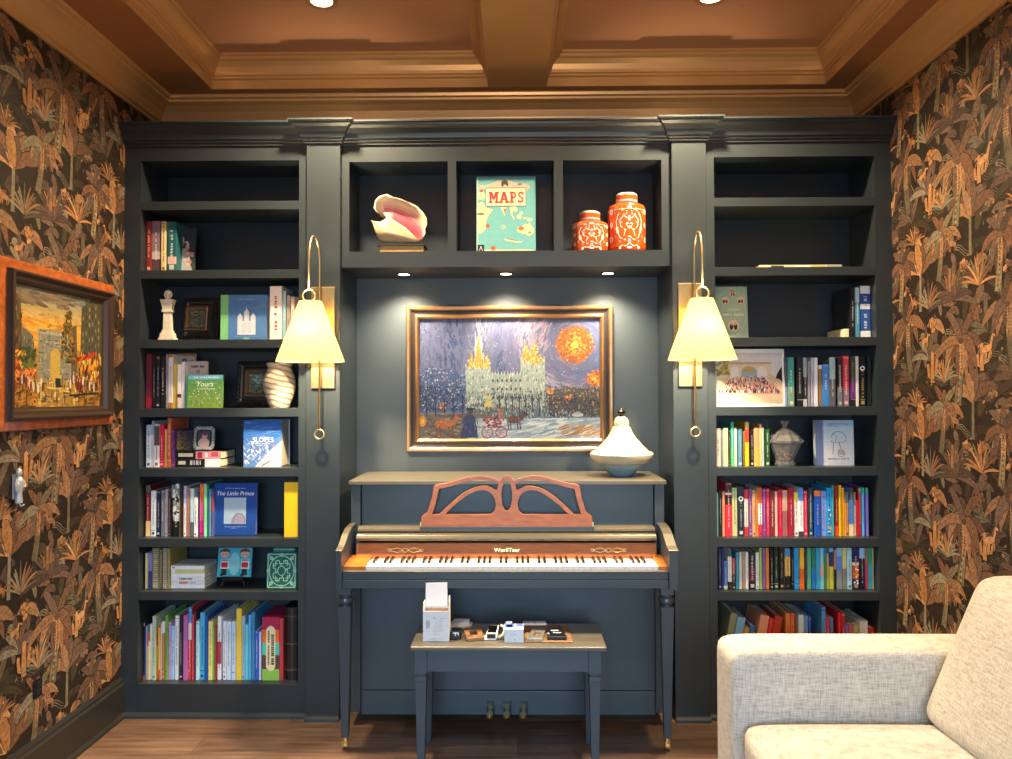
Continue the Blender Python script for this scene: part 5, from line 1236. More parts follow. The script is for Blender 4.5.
# ---------------------------------------------------------------- framed pictures
def frame_mesh(b, w, h, prof):
    """picture frame in the x-z plane facing -y; prof: (inset from the outer edge, height above the wall)"""
    n = len(prof); vs = []
    for (sx, sz) in ((-1, -1), (1, -1), (1, 1), (-1, 1)):
        for d, y in prof: vs.append((sx*(w/2-d), -y, sz*(h/2-d)))
    fs = []
    for i in range(4):
        k = (i+1) % 4
        for j in range(n-1): fs.append((i*n+j, k*n+j, k*n+j+1, i*n+j+1))
    b.add(vs, fs)
copper_fr = mat('copper_frame', (.42, .23, .105, 1), .3, metal=.75, noise=.08, nscale=20)
dark_fr = mat('frame_groove', (.055, .042, .038, 1), .3, metal=.4)
PYW = YB-.001
x0, x1, z1, z0 = AX(406, 3.81, 380), AX(613.3, 3.81, 380), AZ(305.3, 3.81, 510), AZ(451.8, 3.81, 510)
fw, fh = x1-x0, z1-z0
o = empty('framed_painting', ((x0+x1)/2, PYW, (z0+z1)/2), 'large copper-framed winter evening painting hanging above the piano', 'painting', rot=(0, 0, 0))
quick('frame', copper_fr, lambda b: (frame_mesh(b, fw, fh, [(0, 0), (0, .030), (.006, .036), (.016, .036), (.022, .030)]), frame_mesh(b, fw, fh, [(.044, .022), (.048, .030), (.056, .032), (.064, .024), (.066, .012)])), o, local=True)
quick('frame_groove', dark_fr, lambda b: frame_mesh(b, fw, fh, [(.021, .0305), (.026, .026), (.036, .022), (.0445, .0225)]), o, local=True)
cw, chh = fw-.128, fh-.128
def d_winter(A, w, h):
    rr = random.Random(41); U = rr.uniform
    X = lambda u: (u/520-.5)*w; Yv = lambda v: (.5-v/340)*h; S = w/520
    A.poly([(X(0), Yv(0)), (X(520), Yv(0)), (X(520), Yv(340)), (X(0), Yv(340))], '767a9c')
    def st(u, v, ang, L, wd, c): A.stroke(X(u), Yv(v), ang, L*S, wd*S, c)
    # sky: falling streaks on one side, a whirl round the orb on the other
    for i in range(900):
        u, v = U(0, 520), U(0, 235); dx, dy = u-448, v-75; d = math.hypot(dx, dy)
        swirl = d < 210
        if swirl: ang = math.atan2(-dy, dx)+PI/2+.15
        else: ang = PI/2+U(-.35, .25)+.35*math.sin(u/50)
        k = math.sin(d/17.) if swirl else math.sin(u/24.+v/160)
        base = mixc('58658c', 'a09cb8', .5+.5*k) if not swirl else mixc('7a7698', 'b4a8ba', .5+.5*k)
        if 160 < u-.0*v < 182 and rr.random() < .6: base = 'b8c4dc'
        if u < 110: base = mixc(base, '3d4a78', .5)
        if d < 95 and dx > 0: base = mixc(base, '6a86c0', .6)
        st(u, v, ang, U(14, 34), U(3, 6), jit(base, 12, rr))
    for i in range(120): st(U(0, 520), U(0, 170), 0, 2.4, 2.4, rr.choice(['c8d0e8', 'e0e4f0', '9aa8d0']))
    for i in range(40): st(170+U(-10, 12), U(0, 110), PI/2+.1, 26, 3, rr.choice(['c4c8dc', 'd8d4c8', 'b8c0dc']))
    for i in range(60): st(318+U(-40, 60), U(0, 90), PI/2-.5, 26, 4, jit('b8a0b4', 14, rr))
    for (ou, ov, rad, n) in ((448, 75, 56, 330), (505, 172, 24, 110)):
        A.ell(X(ou), Yv(ov), rad*.92*S, rad*.9*S, 'b0662a', 18)
        for i in range(n):
            a, d = U(0, 2*PI), rad*math.sqrt(U(0, 1)); t = d/rad
            c = mixc('ffd84a', 'd8742a', min(1, t*1.25)) if rr.random() < .72 else rr.choice(['f0b848', 'a8502a', '8a6a54', 'e89a3a', 'c8b890'])
            st(ou+d*math.cos(a), ov+d*math.sin(a), a+PI/2+U(-.5, .5), U(5, 9), U(3, 5), jit(c, 10, rr))
        A.ell(X(ou), Yv(ov), rad*.18*S, rad*.16*S, 'ffe05a', 12)
    # great pale building with two groups of spires
    def tower(u0, u1, top, base, lit):
        for i in range(int((u1-u0)*(base-top)/28)): st(U(u0, u1), U(top, base), PI/2+U(-.1, .1), U(7, 13), U(2.5, 4), jit(rr.choice(['c8cdbc', 'a4b6ac', 'd8dac8', '8fa49c', 'b8c4b4']), 8, rr))
        for v in range(int(top)+10, int(base), 26): 
            for u in (u0+(u1-u0)*.3, u0+(u1-u0)*.66): st(u, v, PI/2, 9, 3, '5c6a70')
    def spire(u, top, base, wd):
        A.poly([(X(u-wd), Yv(base)), (X(u), Yv(top)), (X(u+wd), Yv(base))], 'd0a848')
        for i in range(8): t = U(.2, 1); st(u+U(-wd, wd)*t*.8, top+(base-top)*t, PI/2, 6, 3, rr.choice(['f4d468', 'e0b048', 'fff0a8', 'a87c34']))
    bp = lambda pts, c: A.poly([(X(u), Yv(v)) for u, v in pts], c)
    bp([(134,255),(134,134),(206,134),(206,255)], 'a9b6ac'); bp([(292,255),(292,114),(362,114),(362,255)], 'b4beb2'); bp([(206,255),(206,160),(294,160),(294,255)], 'aab4a8'); bp([(0,255),(0,165),(40,140),(110,150),(135,200),(135,260)], '566690'); bp([(365,275),(365,205),(440,195),(520,205),(520,275)], '62584f'); bp([(135,275),(135,240),(372,240),(372,275)], '747a76')
    bp([(0,340),(0,268),(220,272),(220,340)], '7a6a58'); bp([(150,340),(220,284),(520,280),(520,340)], 'b6c6d0')
    tower(134, 206, 132, 255, 0); tower(292, 362, 112, 255, 0)
    for u, t, b_, wd in ((150, 88, 138, 8), (172, 44, 140, 12), (196, 98, 140, 8), (162, 104, 140, 7), (184, 96, 138, 7), (306, 64, 118, 10), (332, 60, 122, 11), (350, 98, 126, 7), (320, 82, 120, 9)): spire(u, t, b_, wd)
    for i in range(70): st(U(298, 346), U(78, 132), PI/2, 6, 4, rr.choice(['f0cc58', 'e0ac3c', 'fff0b0', 'b88a3c']))
    for i in range(46): st(U(138, 204), U(112, 140), PI/2, 6, 4, rr.choice(['e8cc70', 'd0b058', 'f4eab0', 'a8904c']))
    tower(206, 294, 158, 250, 0)
    for u in range(210, 294, 9): A.poly([(X(u-2.5), Yv(160)), (X(u), Yv(148)), (X(u+2.5), Yv(160))], 'd0d4c6')
    for v in (176, 200, 224):
        for u in range(213, 292, 13): A.ell(X(u), Yv(v), 3*S, 4.5*S, '46545c', 8)
    A.poly([(X(188), Yv(250)), (X(198), Yv(206)), (X(210), Yv(250))], 'e0cc60')
    # trees
    for i in range(560):
        u = U(0, 135); v = 140+U(0, 1)*118+(0 if u < 70 else (u-70)*.35)
        if v < 260: st(u, v, U(0, 3), U(4, 8), U(2.5, 4), rr.choice(['54689a', '3c4c78', '7c90b8', 'c4d0e0', '98a8c4', '8a6a84', '43548a']))
    for i in range(420):
        u, v = U(365, 520), U(192, 275)
        st(u, v, U(0, 3), U(4, 8), U(2.5, 4), rr.choice(['8a6a4a', 'b88a4a', '5c6a5a', '6c5a6a', 'c8a868', '44485c', '8a8a70', '3a3c48']))
    for (ou, ov) in ((376, 206), (428, 228), (68, 246)):
        for i in range(20): st(ou+U(-9, 9), ov+U(-8, 8), U(0, 3), 6, 4, rr.choice(['f0903a', 'f4b848', 'd86030']))
    for i in range(320):
        u, v = U(135, 372), U(206, 268); st(u, v, PI/2+U(-.7, .7), U(5, 11), 2, rr.choice(['4a4e50', '6a6c60', '2f3844', 'a8a890', '3c3a34', 'c8c8b0']))
    for u in list(range(20, 130, 26))+list(range(230, 360, 19)):
        A.line([(X(u), Yv(215)), (X(u+2), Yv(276))], 3*S, '34363e')
        for q in (-1, 1): A.line([(X(u), Yv(238)), (X(u+q*9), Yv(214))], 1.4*S, '3c3e46')
    for i in range(160): st(U(210, 470), U(262, 284), PI/2+U(-.2, .2), U(6, 12), 3, rr.choice(['4a5c70', '6a7c88', '9cacb4', '3a4858', 'b8c0bc']))
    for i in range(260): st(U(0, 130), U(190, 262), PI/2+U(-.9, .9), U(5, 10), 2, rr.choice(['20283c', '2c3450', '3a4260', '1c2030']))
    for i in range(200): st(U(370, 520), U(225, 278), PI/2+U(-.9, .9), U(5, 10), 2.5, rr.choice(['2c2420', '3a302c', '242830', '4a3a2c']))
    # snow street
    for i in range(420):
        u, v = U(150, 520), U(284, 340); ang = .10+(v-284)/56*.28
        st(u, v, ang, U(24, 50), U(3, 5), jit(rr.choice(['c4d2d8', 'a8bcc8', 'dde4e4', '8fa8b8', 'b8ccd4', 'e8ecea']), 6, rr))
    for i in range(46): st(420+U(-10, 100), 330-U(0, 26), .32, U(20, 36), 3.5, rr.choice(['c8924a', 'd8a860', 'a87840']))
    A.ell(X(455), Yv(273), 17*S, 6*S, 'c8d0cc', 12); A.ell(X(455), Yv(268), 9*S, 4*S, 'a8b4b4', 10)
    # carriages
    for i in range(120): st(U(0, 150), U(270, 338), U(-.3, .3), U(8, 16), 4, rr.choice(['6a5440', '4c4440', '8a7458', '5c6070', 'a89070']))
    def horse(u, v, s, c):
        A.ell(X(u), Yv(v), 26*s*S, 13*s*S, c, 14); A.poly([(X(u+16*s), Yv(v-4)), (X(u+34*s), Yv(v-28*s)), (X(u+42*s), Yv(v-24*s)), (X(u+30*s), Yv(v+4))], c); A.ell(X(u+41*s), Yv(v-20*s), 9*s*S, 4*s*S, mixc(c, '201510', .4), 8, rot=-.5)
        for q in (-20, -12, 12, 20): A.line([(X(u+q*s), Yv(v+6)), (X(u+(q+3)*s), Yv(v+34*s))], 4*s*S, mixc(c, '201510', .35))
        for i in range(20): st(u+U(-22, 22)*s, v+U(-9, 8)*s, U(0, 3), 7, 3, jit(mixc(c, 'e0a050', U(0, .5)), 10, rr))
    horse(72, 298, 1.1, 'b0692e'); horse(272, 286, .85, '6a4028')
    A.ell(X(10), Yv(290), 11*S, 16*S, 'e0902c', 10); A.ell(X(10), Yv(290), 5*S, 8*S, 'f8d048', 8)
    for u in (196, 236):
        A.ring(X(u), Yv(322), 16*S, 3*S, 'a8303a', 16); 
        for k in range(6): A.line([(X(u), Yv(322)), (X(u+14*math.cos(k)), Yv(322+14*math.sin(k)))], 1.4*S, 'c85058')
    for i in range(70): st(U(184, 236), U(280, 308), U(-.4, .4), 9, 4, rr.choice(['b83038', 'd04848', '3a2c34', 'd8d0cc', '8a2830']))
    A.poly([(X(120), Yv(336)), (X(128), Yv(280)), (X(142), Yv(270)), (X(160), Yv(276)), (X(170), Yv(336))], '33355c'); A.ell(X(148), Yv(262), 8*S, 9*S, '4a3c40', 10); A.ell(X(148), Yv(256), 14*S, 4*S, '26283c', 10)
    for i in range(40): st(U(124, 168), U(284, 334), PI/2, 9, 3, rr.choice(['4a4c80', '2c2e50', '6a6c98', '3c3648']))
    for (u, c) in ((232, 'c86838'), (242, '8a7a48')): A.line([(X(u), Yv(256)), (X(u), Yv(290))], 6*S, c)
mb = MB(); mb.box(-cw/2, cw/2, -.014, 0, -chh/2, chh/2, c='6a6c92'); d_winter(Art(mb, -.0142, 4e-7), cw, chh)
mb.build('canvas', oil_dark, o, local=True, fix=False)

# street painting on the side wall
pA, pB = on_x(2, 252, XL+.03), on_x(112.5, 287, XL+.03); pC, pD = on_x(2, 432.5, XL+.03), on_x(109.5, 424.5, XL+.03)
yA, yB_ = pA.y, pB.y+.03; z1 = (pA.z+pB.z)/2; z0 = (pC.z+pD.z)/2
fw, fh = yB_-yA, z1-z0
o = empty('framed_painting', (XL+.0035, (yA+yB_)/2, (z0+z1)/2), 'orange burl framed city street painting on the jungle wallpaper', 'painting', rot=(0, 0, PI/2))
burl = mat('orange_burl', (.36, .095, .022, 1), .28, noise=.35, nscale=40, coat=.4)
dk = mat('dark_frame_wood', (.035, .018, .012, 1), .35)
quick('frame', burl, lambda b: frame_mesh(b, fw, fh, [(0, 0), (0, .014), (.004, .018), (.036, .020), (.039, .016)]), o, local=True)
quick('inner_frame', dk, lambda b: frame_mesh(b, fw, fh, [(.036, .0195), (.040, .042), (.048, .045), (.060, .032), (.070, .030), (.078, .016), (.085, .010)]), o, local=True)
cw, chh = fw-.166, fh-.166
def d_street(A, w, h):
    rr = random.Random(52); U = rr.uniform
    X = lambda u: (u-.5)*w; V = lambda v: (v-.5)*h
    def st(u, v, ang, L, wd, c): A.stroke(X(u), V(v), ang, L*w, wd*w, c)
    A.poly([(X(0), V(0)), (X(1), V(0)), (X(1), V(1)), (X(0), V(1))], 'b88a3a')
    for i in range(420):
        u, v = U(0, 1), U(.5, 1)
        c = mixc('e0902a', 'e8c050', U(0, 1)) if v < .74 else (mixc('d8b060', '9a9a86', (v-.74)/.2) if v < .9 else mixc('8a9088', '6c6a62', U(0, 1)))
        st(u, v, U(-.25, .15), U(.08, .2), U(.012, .022), jit(c, 10, rr))
    for i in range(50): st(U(.05, .6), U(.86, .95), U(-.2, .1), U(.08, .18), .02, rr.choice(['6a5a4c', '7c6450', '8a7a64']))
    # triumphal arch
    A.poly([(X(.26), V(.22)), (X(.26), V(.66)), (X(.62), V(.66)), (X(.62), V(.22))], '8f8c7c')
    A.poly([(X(.24), V(.62)), (X(.24), V(.65)), (X(.64), V(.65)), (X(.64), V(.62))], 'b0ac98'); A.poly([(X(.24), V(.55)), (X(.24), V(.565)), (X(.64), V(.565)), (X(.64), V(.55))], 'a8a490')
    A.poly([(X(.385), V(.22)), (X(.385), V(.44))]+[(X(.44+.055*math.cos(PI-PI*i/10)), V(.44+.07*math.sin(PI*i/10))) for i in range(11)]+[(X(.495), V(.22))], 'c8aa50')
    for i in range(160):
        u, v = U(.26, .62), U(.23, .65)
        if not (.375 < u < .505 and v < .52): st(u, v, rr.choice([0, PI/2]), U(.02, .05), .008, rr.choice(['6c6a60', 'b4b09c', '7c7a6c', 'a09c88', '565650']))
    # buildings either side, in perspective
    A.poly([(X(0), V(.12)), (X(0), V(.98)), (X(.08), V(.86)), (X(.12), V(.2))], '5a4a34'); A.poly([(X(.09), V(.2)), (X(.1), V(.66)), (X(.2), V(.6)), (X(.25), V(.24))], '6a6c60')
    A.poly([(X(.62), V(.2)), (X(.62), V(.72)), (X(.68), V(.74)), (X(.7), V(.2))], '6a5e48'); A.poly([(X(.72), V(.16)), (X(.74), V(.9)), (X(.86), V(1)), (X(1), V(1)), (X(1), V(.08))], '54503e')
    for i in range(14):
        for j in range(6):
            u, v = .76+.04*j, .52+.036*i+.012*j
            if v < .97 and i % 2 == 0: st(u, v, PI/2, .035, .014, rr.choice(['2c2c28', '8a8468', '3a3830', 'a89868']))
    for i in range(30): st(U(.01, .09), U(.4, .85), PI/2, .04, .012, rr.choice(['2c2620', '8a7040', '3a3020']))
    for i in range(30): st(U(.1, .22), U(.42, .58), PI/2, .03, .01, rr.choice(['3c3e3a', '8c8e80', '4c4e48']))
    # shop fronts, awnings and lamps
    for i in range(120): st(U(.72, .99), U(.2, .5), PI/2+U(-.2, .2), U(.04, .08), U(.012, .02), rr.choice(['e8a030', 'f0c040', 'c86820', '6a3010', 'f8d860', '2a1c10']))
    for i in range(46): u = U(.68, .9); st(u, .42+(u-.68)*.3, .6, .1, .018, rr.choice(['a82c20', 'c84028', 'd87838', '8a2018']))
    for i in range(130): st(U(.02, .22), U(.2, .46), U(0, 3), U(.03, .06), .016, rr.choice(['e07020', 'f09a30', 'c85018', 'f8b840', '8a3c14']))
    for i in range(70): st(.16+U(-.06, .07), .42+U(-.08, .07), U(0, 3), .045, .018, rr.choice(['3a4a24', '566a2c', '2a341c', '6a7830']))
    for i in range(170):
        v = U(.38, .84); k = (.86-v)/.48; st(.585+U(-.09, .09)*min(1, .25+k), v, U(0, 3), U(.03, .05), .016, rr.choice(['4c4a20', '6a6228', '8a6a24', 'b07828', '3a3a1c', '7c4c1c']))
    # wet street
    for i in range(330):
        u, v = U(0, 1), U(0, .24); st(u, v, rr.choice([0, PI/2])+U(-.15, .15), U(.04, .1), U(.01, .018), rr.choice(['c8a050', 'a88440', '8a7450', 'e8d080', '6a5a40', 'd8b868', '54483a']) if .25 < u < .7 else rr.choice(['5a4428', '8a5c28', 'a86c28', '3a2c1c', 'c8883a']))
    for i in range(34):
        u = rr.choice([U(.03, .32), U(.58, .97)]); v = U(.1, .2); A.ell(X(u), V(v+.05), .012*w, .045*h, rr.choice(['2c2420', 'c8c0b0', '8a2c20', '3a3a40', 'e0d8c8', '5c3420']), 8); A.ell(X(u), V(v+.105), .010*w, .013*h, 'b88a68', 7)
    A.poly([(X(.44), V(.17)), (X(.44), V(.25)), (X(.5), V(.25)), (X(.5), V(.17))], '2c3030'); A.line([(X(.6), V(.1)), (X(.95), V(.12))], .012*w, '241c14')
mb = MB(); mb.box(-cw/2, cw/2, -.008, 0, -chh/2, chh/2, c='b88a3a'); d_street(Art(mb, -.0082, 4e-7), cw, chh)
mb.build('canvas', oil_m, o, local=True, fix=False)

# small dark carved frames on the shelves
carved = mat('carved_ebony', (.017, .013, .011, 1), .35, noise=.3, nscale=70, bump=.6, bscale=90)
bronze_fr = mat('bronze_fillet', (.16, .10, .06, 1), .4, metal=.4)
def small_frame(px0, px1, py0, py1, ip, pp, Y, zb, label, pic, tilt=8):
    xa, xb = AX(px0, Y, py1), AX(px1, Y, py1); h = (AZ(py0, Y)-zb)/math.cos(R(tilt)); w = xb-xa
    o = empty('framed_miniature', ((xa+xb)/2, Y, zb+.0058), label, 'picture frame', None, rot=(-R(tilt), 0, 0))
    def fm(b):
        b2 = MB(); frame_mesh(b2, w, h, [(0, -.02), (0, .0), (.006, .004), (.012, .002), (.02, .010), (.03, .006), (.034, 0), (.034, -.012)]); b.add([(x, y+.012, z+h/2) for x, y, z in b2.v], b2.f)
        rr = random.Random(len(label))
        for k in range(46):
            t = k/46*2*(w+h)
            if t < w: p = (-w/2+t, .012)
            elif t < w+h: p = (w/2-.012, t-w)
            elif t < 2*w+h: p = (w/2-(t-w-h), h-.012)
            else: p = (-w/2+.012, h-(t-2*w-h))
            p = (max(-w/2+.010, min(w/2-.010, p[0])), max(.010, min(h-.010, p[1])))
            b.sphere(p[0], .004, p[1], .008*rr.uniform(.6, 1.1), .006, .008*rr.uniform(.6, 1.1), 6, 4)
    quick('frame', carved, fm, o, local=True)
    (a0, a1, b0, b1) = ip
    ux0, ux1 = (AX(a0, Y)-(xa+xb)/2), (AX(a1, Y)-(xa+xb)/2); v1, v0 = AZ(b0, Y)-zb, AZ(b1, Y)-zb
    def fil(b):
        b2 = MB(); frame_mesh(b2, ux1-ux0, v1-v0, [(0, -.012), (0, .012), (.006, .014), (.016, .004), (.018, .0)]); b.add([(x+(ux0+ux1)/2, y, z+(v0+v1)/2) for x, y, z in b2.v], b2.f)
    quick('fillet', bronze_fr, fil, o, local=True)
    quick('backing', carved, lambda b: b.box(-w/2+.03, w/2-.03, .012, .018, .03, h-.03), o, local=True)
    mb = MB(); mb.box(ux0+.016, ux1-.016, .004, .012, v0+.016, v1-.016, c='5a6a58'); pic(Art(mb, .0038, 1e-5), ux0+.016, ux1-.016, v0+.016, v1-.016)
    mb.build('picture', oil_m, o, local=True, fix=False)
    quick('strut', carved, lambda b: b.hexa([(-.01, .06, .010), (.01, .06, .010), (.01, .066, .010), (-.01, .066, .010)], [(-.01, .018, h*.6), (.01, .018, h*.6), (.01, .022, h*.6), (-.01, .022, h*.6)]), o, local=True)
def pic_dim(A, x0, x1, y0, y1):
    rr = random.Random(3)
    for _ in range(60): A.stroke(rr.uniform(x0+.005, x1-.005), rr.uniform(y0+.003, y1-.003), rr.uniform(-.3, .3), (x1-x0)*.2, (y1-y0)*.06, rr.choice(['6c6450', '8a8060', '4a4436', 'a89a70', '3a3830']))
def pic_green(A, x0, x1, y0, y1):
    rr = random.Random(4)
    for _ in range(80): v = rr.uniform(y0+.004, y1-.004); A.stroke(rr.uniform(x0+.006, x1-.006), v, rr.uniform(-.2, .2), (x1-x0)*.2, (y1-y0)*.06, rr.choice(['8ab0a8', '5c8a7c', 'a8c4c0', '4a6a58'] if v > (y0+y1)/2 else ['3c4a34', '5c6a48', '8a9a80', '2c3828']))
small_frame(180, 216.6, 296.5, 338.8, (184, 206.5, 306, 330.5), None, 3.62, SH[2], 'dark carved frame with tiny dim picture behind the white column', pic_dim)
small_frame(235, 271.5, 360.8, 408.5, (244, 268.5, 370, 397), None, 3.65, SH[3], 'dark carved frame with tiny green landscape beside the marble vase', pic_green)
# small landscape standing on the flat black books
ZST = SH[4]+.0006+2*(t2+.0001)
def d_land(A, w, h):
    rr = random.Random(5); A.rect(0, 0, w, h, '2c2838')
    for _ in range(90):
        x, y = rr.uniform(.1, .92), rr.uniform(.06, .92); t = max(0, min(1, (1-x)*.9-(y-.3)*.4)); A.stroke(x*w, y*h, rr.uniform(.2, .9), w*.18, h*.05, jit(mixc('2a3040', 'b8962c', t), 12, rr))
cover_book('landscape_card', 174.9, 192, 430.5, 450.6, 3.575, .006, 4, '3a2a50', d_land, 'small dark card with golden field picture on the flat black books', zb=ZST, cat='card')
# glass photo frame
glassm = mat('clear_glass', 'f4f8f8', .02, trans=1, ior=1.45)
gx0, gx1 = AX(192.3, 3.60, 450), AX(214.8, 3.60, 450); gh = AZ(425.2, 3.60)-ZST; gw = gx1-gx0
o = empty('glass_photo_frame', ((gx0+gx1)/2, 3.60, ZST+.0004), 'small frosted ornate photo frame with a portrait on the flat black books', 'photo frame', rot=(-R(6), 0, 0))
frost = mat('frosted_crystal', 'cfd8da', .25, noise=.1, nscale=100)
def gf(b):
    rr = random.Random(6)
    for k in range(52):
        a = 2*PI*k/52; x, z = gw/2*math.copysign(min(1, abs(math.cos(a))*1.25), math.cos(a)), gh/2+gh/2*math.copysign(min(1, abs(math.sin(a))*1.25), math.sin(a))
        x *= .86; z = gh/2+(z-gh/2)*.86
        b.tube([(x*.8, .0, gh/2+(z-gh/2)*.8), (x*1.1, -.002, gh/2+(z-gh/2)*1.1)], .0017, 5)
quick('frame', frost, gf, o, local=True)
quick('backing', black_m, lambda b: b.box(-gw/2+.004, gw/2-.004, .004, .01, .004, gh-.004), o, local=True)
mb = MB(); pw, ph = gw*.54, gh*.6; mb.box(-pw/2, pw/2, -.002, .003, gh*.2, gh*.2+ph, c='4a5058'); A = Art(mb, -.0021, 1e-5, u0=-pw/2, v0=gh*.2)
A.ell(.5*pw, .35*ph*.5, .45*pw, .36*ph, 'd8b0a8', 14); A.rect(.05*pw, .0, .95*pw, .3*ph, 'c8b4ac'); A.ell(.55*pw, .68*ph, .24*pw, .24*ph, 'c08a98', 14); A.ell(.55*pw, .62*ph, .16*pw, .16*ph, 'd8a8a0', 12); A.ell(.55*pw, .8*ph, .22*pw, .14*ph, '7a4a6a', 12)
mb.build('portrait', matt_cover, o, local=True, fix=False)
# group photograph
def d_group(A, w, h):
    rr = random.Random(61); U = rr.uniform
    A.rect(0, 0, w, h, 'eef0f2'); x0, x1, y0, y1 = .03*w, .965*w, .05*h, .93*h
    P = lambda u, v: (x0+u*(x1-x0), y0+v*(y1-y0))
    A.poly([P(0, 0), P(1, 0), P(1, 1), P(0, 1)], 'c8cad4')
    A.poly([P(0, 0), P(1, 0), P(1, .32), P(0, .32)], 'dcc4a4'); A.poly([P(.0, .3), P(1, .3), P(1, .46), P(.78, .6), P(.2, .6), P(0, .44)], 'cbb79a')
    A.poly([P(.1, .5), P(.82, .5), P(.82, .8), P(.1, .8)], 'cfc2ae'); A.poly([P(.1, .78), P(.84, .78), P(.84, .82), P(.1, .82)], 'a89c8c')
    for cx, rw in ((.28, .065), (.5, .12), (.7, .07)): A.poly([P(cx-rw, .5)]+[P(cx+rw*math.cos(PI-PI*i/10), .62+.12*math.sin(PI*i/10)) for i in range(11)]+[P(cx+rw, .5)], 'd8dade' if rw < .1 else '8fa8b4')
    A.poly([P(.42, .63), P(.58, .63), P(.56, .72), P(.44, .72)], 'b89a50')
    for i in range(40): A.ell(*P(U(0, .2), U(.56, .86)), .03*w, .025*h, rr.choice(['8a8a4a', '6a7038', 'a89a50', '9a8a48']), 7)
    A.poly([P(.9, .5), P(.93, .6), P(1, .74), P(1, .42), P(.96, .48)], '16181a')
    for k in range(9): A.line([P(.12-.012*k, .34+.02*k*0), P(.2, .56)], .002, 'b8a488'); 
    for r_ in range(8):
        v = .52-.036*r_; half = .28+.026*r_
        for k in range(int(14+2*r_)):
            u = .5+half*(2*(k+U(.1, .9))/(14+2*r_)-1)
            A.ell(*P(u, v-.03), .014*w, .03*h, rr.choice(['d86a70', '2c2c34', 'e8e4e4', '3a5aa0', '8a3038', 'c8a0a0', '1c1c20', '5a4a48', 'b04050', '6a7a98']), 7); A.ell(*P(u, v+.01), .009*w, .016*h, rr.choice(['d8a88c', 'c89074', 'e0b898', '6a4838']), 7)
o = cover_book('group_photograph', 714.9, 785.5, 349.2, 408.3, 3.545, .006, 3, 'eef0f2', d_group, 'large white-bordered group photograph standing on the shelf by the sconce', zb=SH[3], cat='photograph')

# ---------------------------------------------------------------- ornaments
def lathe_thing(name, cat, label, parts, x, y, z):
    e = empty(name, (x, y, z), label, cat)
    for pn_, m, prof, seg, rib in parts: quick(pn_, m, lambda b: b.lathe(prof, x, y, z, seg, rib=rib), e, smooth=pn_ not in ('lid', 'bowl') or m != MATS.get('cut_crystal'), auto=40)
    return e
def px_prof(pts, cx, base, Y):    # (half width px, y px) from foot to top -> (radius, height)
    s = Y/FPX; return [(r*s, (base-y)*s) for r, y in pts]
# marble vase
def marble():
    m = bpy.data.materials.new('banded_marble'); m.use_nodes = True; nt = m.node_tree; b = nt.nodes['Principled BSDF']; N = nt.nodes.new
    tc = N('ShaderNodeTexCoord'); mp = N('ShaderNodeMapping'); mp.inputs['Rotation'].default_value = (R(8), R(-12), 0); nt.links.new(tc.outputs['Object'], mp.inputs['Vector'])
    wv = N('ShaderNodeTexWave'); wv.bands_direction = 'Z'; wv.inputs['Scale'].default_value = 13; wv.inputs['Distortion'].default_value = 3.2; wv.inputs['Detail'].default_value = 3; wv.inputs['Detail Scale'].default_value = 1.2
    nt.links.new(mp.outputs['Vector'], wv.inputs['Vector']); r = N('ShaderNodeValToRGB'); e = r.color_ramp.elements
    e[0].position = .05; e[0].color = lin('94785a'); e[1].position = .5; e[1].color = lin('c9c1b1'); k = e.new(.22); k.color = lin('b5a48a')
    nt.links.new(wv.outputs['Fac'], r.inputs['Fac']); nt.links.new(r.outputs['Color'], b.inputs['Base Color']); b.inputs['Roughness'].default_value = .3; return m
VX = AX(279.3, 3.585, 385)
lathe_thing('vase', 'vase', 'banded cream marble vase under the sconce shade', [('body', marble(), px_prof([(0, 408.5), (9, 408.5), (10, 407), (13, 399), (15.5, 390), (16, 384), (15, 377), (12.5, 371), (11.5, 368.5), (12.5, 365.5), (12.6, 363.5), (11, 363.5), (10.5, 368), (0, 372)], 0, 408.5, 3.585), 32, None)], VX, 3.59, SH[3]+.0006)
# white stone column
stone = mat('white_stone', 'dcd3bd', .6, noise=.08, nscale=50)
CXp, s = AX(168, 3.56, 320), 3.56/FPX
e = empty('stone_column_figurine', (CXp, 3.56, SH[2]+.0006), 'small white stone column ornament topped by a carved ball', 'ornament')
zb = SH[2]+.0006
def colm(b):
    def sq(w0, y0, w1, y1):
        a, c = w0*s*.84, w1*s*.84; z0_, z1_ = zb+(339.4-y0)*s, zb+(339.4-y1)*s
        b.hexa([(CXp-a, 3.56-a*.6, z0_), (CXp+a, 3.56-a*.6, z0_), (CXp+a, 3.56+a*.6, z0_), (CXp-a, 3.56+a*.6, z0_)], [(CXp-c, 3.56-c*.6, z1_), (CXp+c, 3.56-c*.6, z1_), (CXp+c, 3.56+c*.6, z1_), (CXp-c, 3.56+c*.6, z1_)])
    sq(9.4, 339.4, 9.4, 337); sq(8.2, 337, 7.6, 332); sq(6.4, 332, 6, 329.5); sq(5, 329.5, 4.6, 311); sq(6.3, 311, 6.3, 308.5); sq(5.6, 308.5, 6.2, 304); sq(6.2, 304, 8, 298.3); sq(4, 298.3, 3, 297)
quick('shaft', stone, colm, e, bevel=.0012)
def ball(b):
    zc = zb+(339.4-293)*s
    b.tube([(CXp+3.6*s*math.cos(t), 3.56, zc+3.6*s*math.sin(t)) for t in [2*PI*i/20 for i in range(20)]], .004, 8, closed=True); b.sphere(CXp, 3.56, zc, .012, .010, .014, 12, 8)
quick('finial', stone, ball, e, smooth=True)
